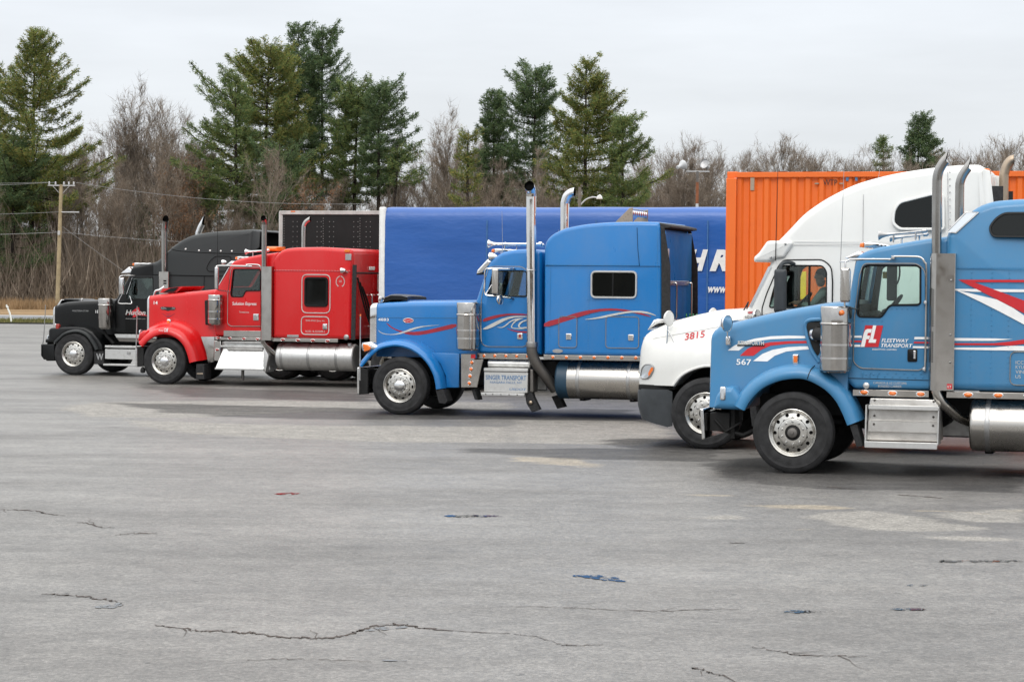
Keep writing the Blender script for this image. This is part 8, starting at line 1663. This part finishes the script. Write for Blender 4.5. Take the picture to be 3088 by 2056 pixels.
# ------------------------------------------------------------------ poles, wires, lamps, marker
def utility_pole():
    x, zt_ = where(139, 425, 168); xb, _ = where(131, 700, 168); r = empty('utility_pole', (xb, 168, 0)); tag(r, 'leaning wooden utility pole with crossarm and insulators at the left', 'utility pole')
    dx = x - xb; MB().tube([(0, 0, -.1), (dx * .5, 0, zt_ * .5), (dx, 0, zt_)], [.165, .145, .12], 12).build('pole', 'pole_wood', r)
    for s in (0, 1): pass
    MB().box(dx - .95, dx + 1.0, -.06, .03, zt_ - .11, zt_ - .03, .01).build('crossarm', 'galvanised', r); MB().box(dx - .1, dx + 1.3, -.08, .03, zt_ - 2.0, zt_ - 1.92, .01).build('arm', 'galvanised', r); MB().tube([(dx - .6, -.02, zt_ - .1), (dx, -.02, zt_ - .75), (dx + .6, -.02, zt_ - .1)], .02, 6).build('arm_brace', 'galvanised', r)
    for k in (-.85, -.4, .2, .55, .9): MB().lathe([(zt_ - .03, .03), (zt_ + .04, .07), (zt_ + .09, .05), (zt_ + .14, .07), (zt_ + .20, .03), (zt_ + .21, .001)], (dx + k, -.02, 0), 'z', 10).build('insulator', 'galvanised', r)
    MB().lathe([(zt_ - 3.6, .09), (zt_ - 3.5, .1), (zt_ - 3.3, .09)], (dx * .6, -.25, 0), 'z', 10).build('cable_clamp', 'galvanised', r)
    def wire(name, a, b, lab, sag=.5, rad=.011):
        P = [tuple(Vector(a).lerp(Vector(b), i / 16) - Vector((0, 0, sag * 4 * (i / 16) * (1 - i / 16)))) for i in range(17)]
        o = MB().tube(P, rad, 5).build(name, 'wire', None); tag(o, lab, 'wire', 'overhead wires at the utility pole')
    xw = xb + dx
    wire('power_wire', (xw - 1.0, 168, zt_ + .15), (xw - 34, 150, zt_ + .5), 'uppermost wire running left from the pole top', .6); wire('power_wire', (xw - .45, 168, zt_ + .15), (xw - 34, 152, zt_ - .1), 'second wire running left from the pole top', .7); wire('power_wire', (xw, 168, zt_ - 1.95), (xw - 34, 152, zt_ - 1.6), 'wire running left from the middle arm', .7); wire('power_wire', (xw - .1, 168, zt_ - 3.4), (xw - 34, 153, zt_ - 3.6), 'lowest wire running left from the pole', .5, .016)
    xe, ze = where(860, 480, 190); wire('power_wire', (xw + 1.05, 168, zt_ + .15), (xe, 178, ze), 'wire running right from the pole top across the wood', .5); wire('power_wire', (xw + .1, 168, zt_ - 3.4), (xe, 178, ze - 3.0), 'lower wire running right from the pole', .4)
    xg, zg = where(225, 570, 172); wire('guy_wire', (xw + .1, 168, zt_ - 3.0), (xw + 7.5, 171, .3), 'slanting guy wire right of the utility pole', .02)
utility_pole()
def flood_mast():
    d = 88; x, zt_ = where(1600, 395, d); r = empty('floodlight_mast', (x, d, 0)); tag(r, 'rusty mast carrying two floodlights above the blue trailer', 'floodlight mast')
    MB().tube([(0, 0, 0), (0, 0, zt_ - 1.2)], .055, 10).build('pole', 'galvanised', r); MB().tube([(0, 0, zt_ - 1.2), (0, 0, zt_ - .4)], .058, 10).build('rust_band', 'rusty', r); MB().tube([(0, 0, zt_ - .4), (0, 0, zt_)], .05, 10).build('pole_top', 'darkmetal', r); MB().box(-.42, .45, -.02, .02, zt_ - .02, zt_ + .02).build('crossbar', 'galvanised', r)
    for px, pz, rot, nm in ((-.52, .25, 2.3, 0), (.25, .30, -.55, 1)):
        mb = MB(); mb.lathe([(0, .185), (.05, .175), (.13, .12), (.20, .07), (.23, .065), (.36, .065), (.38, .001)], n=24); Mx = Matrix.Translation((px, 0, zt_ + pz)) @ Matrix.Rotation(rot, 4, 'Z') @ Matrix.Rotation(-.35, 4, 'X'); mb.v = [tuple(Mx @ Vector(p)) for p in mb.v]; o = mb.build('floodlight', 'galvanised', r, 30)
        mb = MB(); mb.lathe([(.06, .165), (.075, .1), (.08, .001)], n=24); mb.v = [tuple(Mx @ Vector(p)) for p in mb.v]; mb.build('lamp_glass', 'greysteel', o)
        MB().tube([(px + (.1 if nm == 0 else .12), .02, zt_), (px + .08, .05, zt_ + pz - .1)], .03, 6).build('lamp_yoke', 'darkmetal', o)
flood_mast()
def street_lamp():
    d = 150; x, zt_ = where(1330, 445, d); r = empty('street_lamp', (x, d, 0)); tag(r, 'small street lamp on a grey pole above the blue trailer', 'street lamp')
    MB().tube([(0, 0, 0), (0, 0, zt_ + .4)], [.13, .10], 10).build('pole', 'greybark', r); MB().tube(spline([(0, 0, zt_ - .8), (.4, -.1, zt_ - .4), (.85, -.2, zt_ - .25), (1.2, -.3, zt_ - .3)], 4), .05, 8).build('arm', 'galvanised', r); MB().prism(fillet([(1.05, zt_ - .38), (1.45, zt_ - .38), (1.42, zt_ - .2), (1.28, zt_ - .06), (1.1, zt_ - .18)], .04), -.42, -.18, .05).build('lamp_head', 'whiteplastic', r)
street_lamp()
def marker():
    d = 119; x, z = where(15, 705, d); o = empty('marker_stake', (x + .15, d, 0)); tag(o, 'white leaning marker stake on the verge at the left edge', 'marker stake'); MB().tube([(.10, 0, 0), (0, 0, .5), (-.18, 0, .92)], [.05, .045, .04], 8).build('stake', 'whiteplastic', o); MB().lathe([(.78, .06), (.80, .075), (.84, .06)], (-.12, 0, 0), 'z', 10).build('stake_ring', 'whiteplastic', o)
marker()
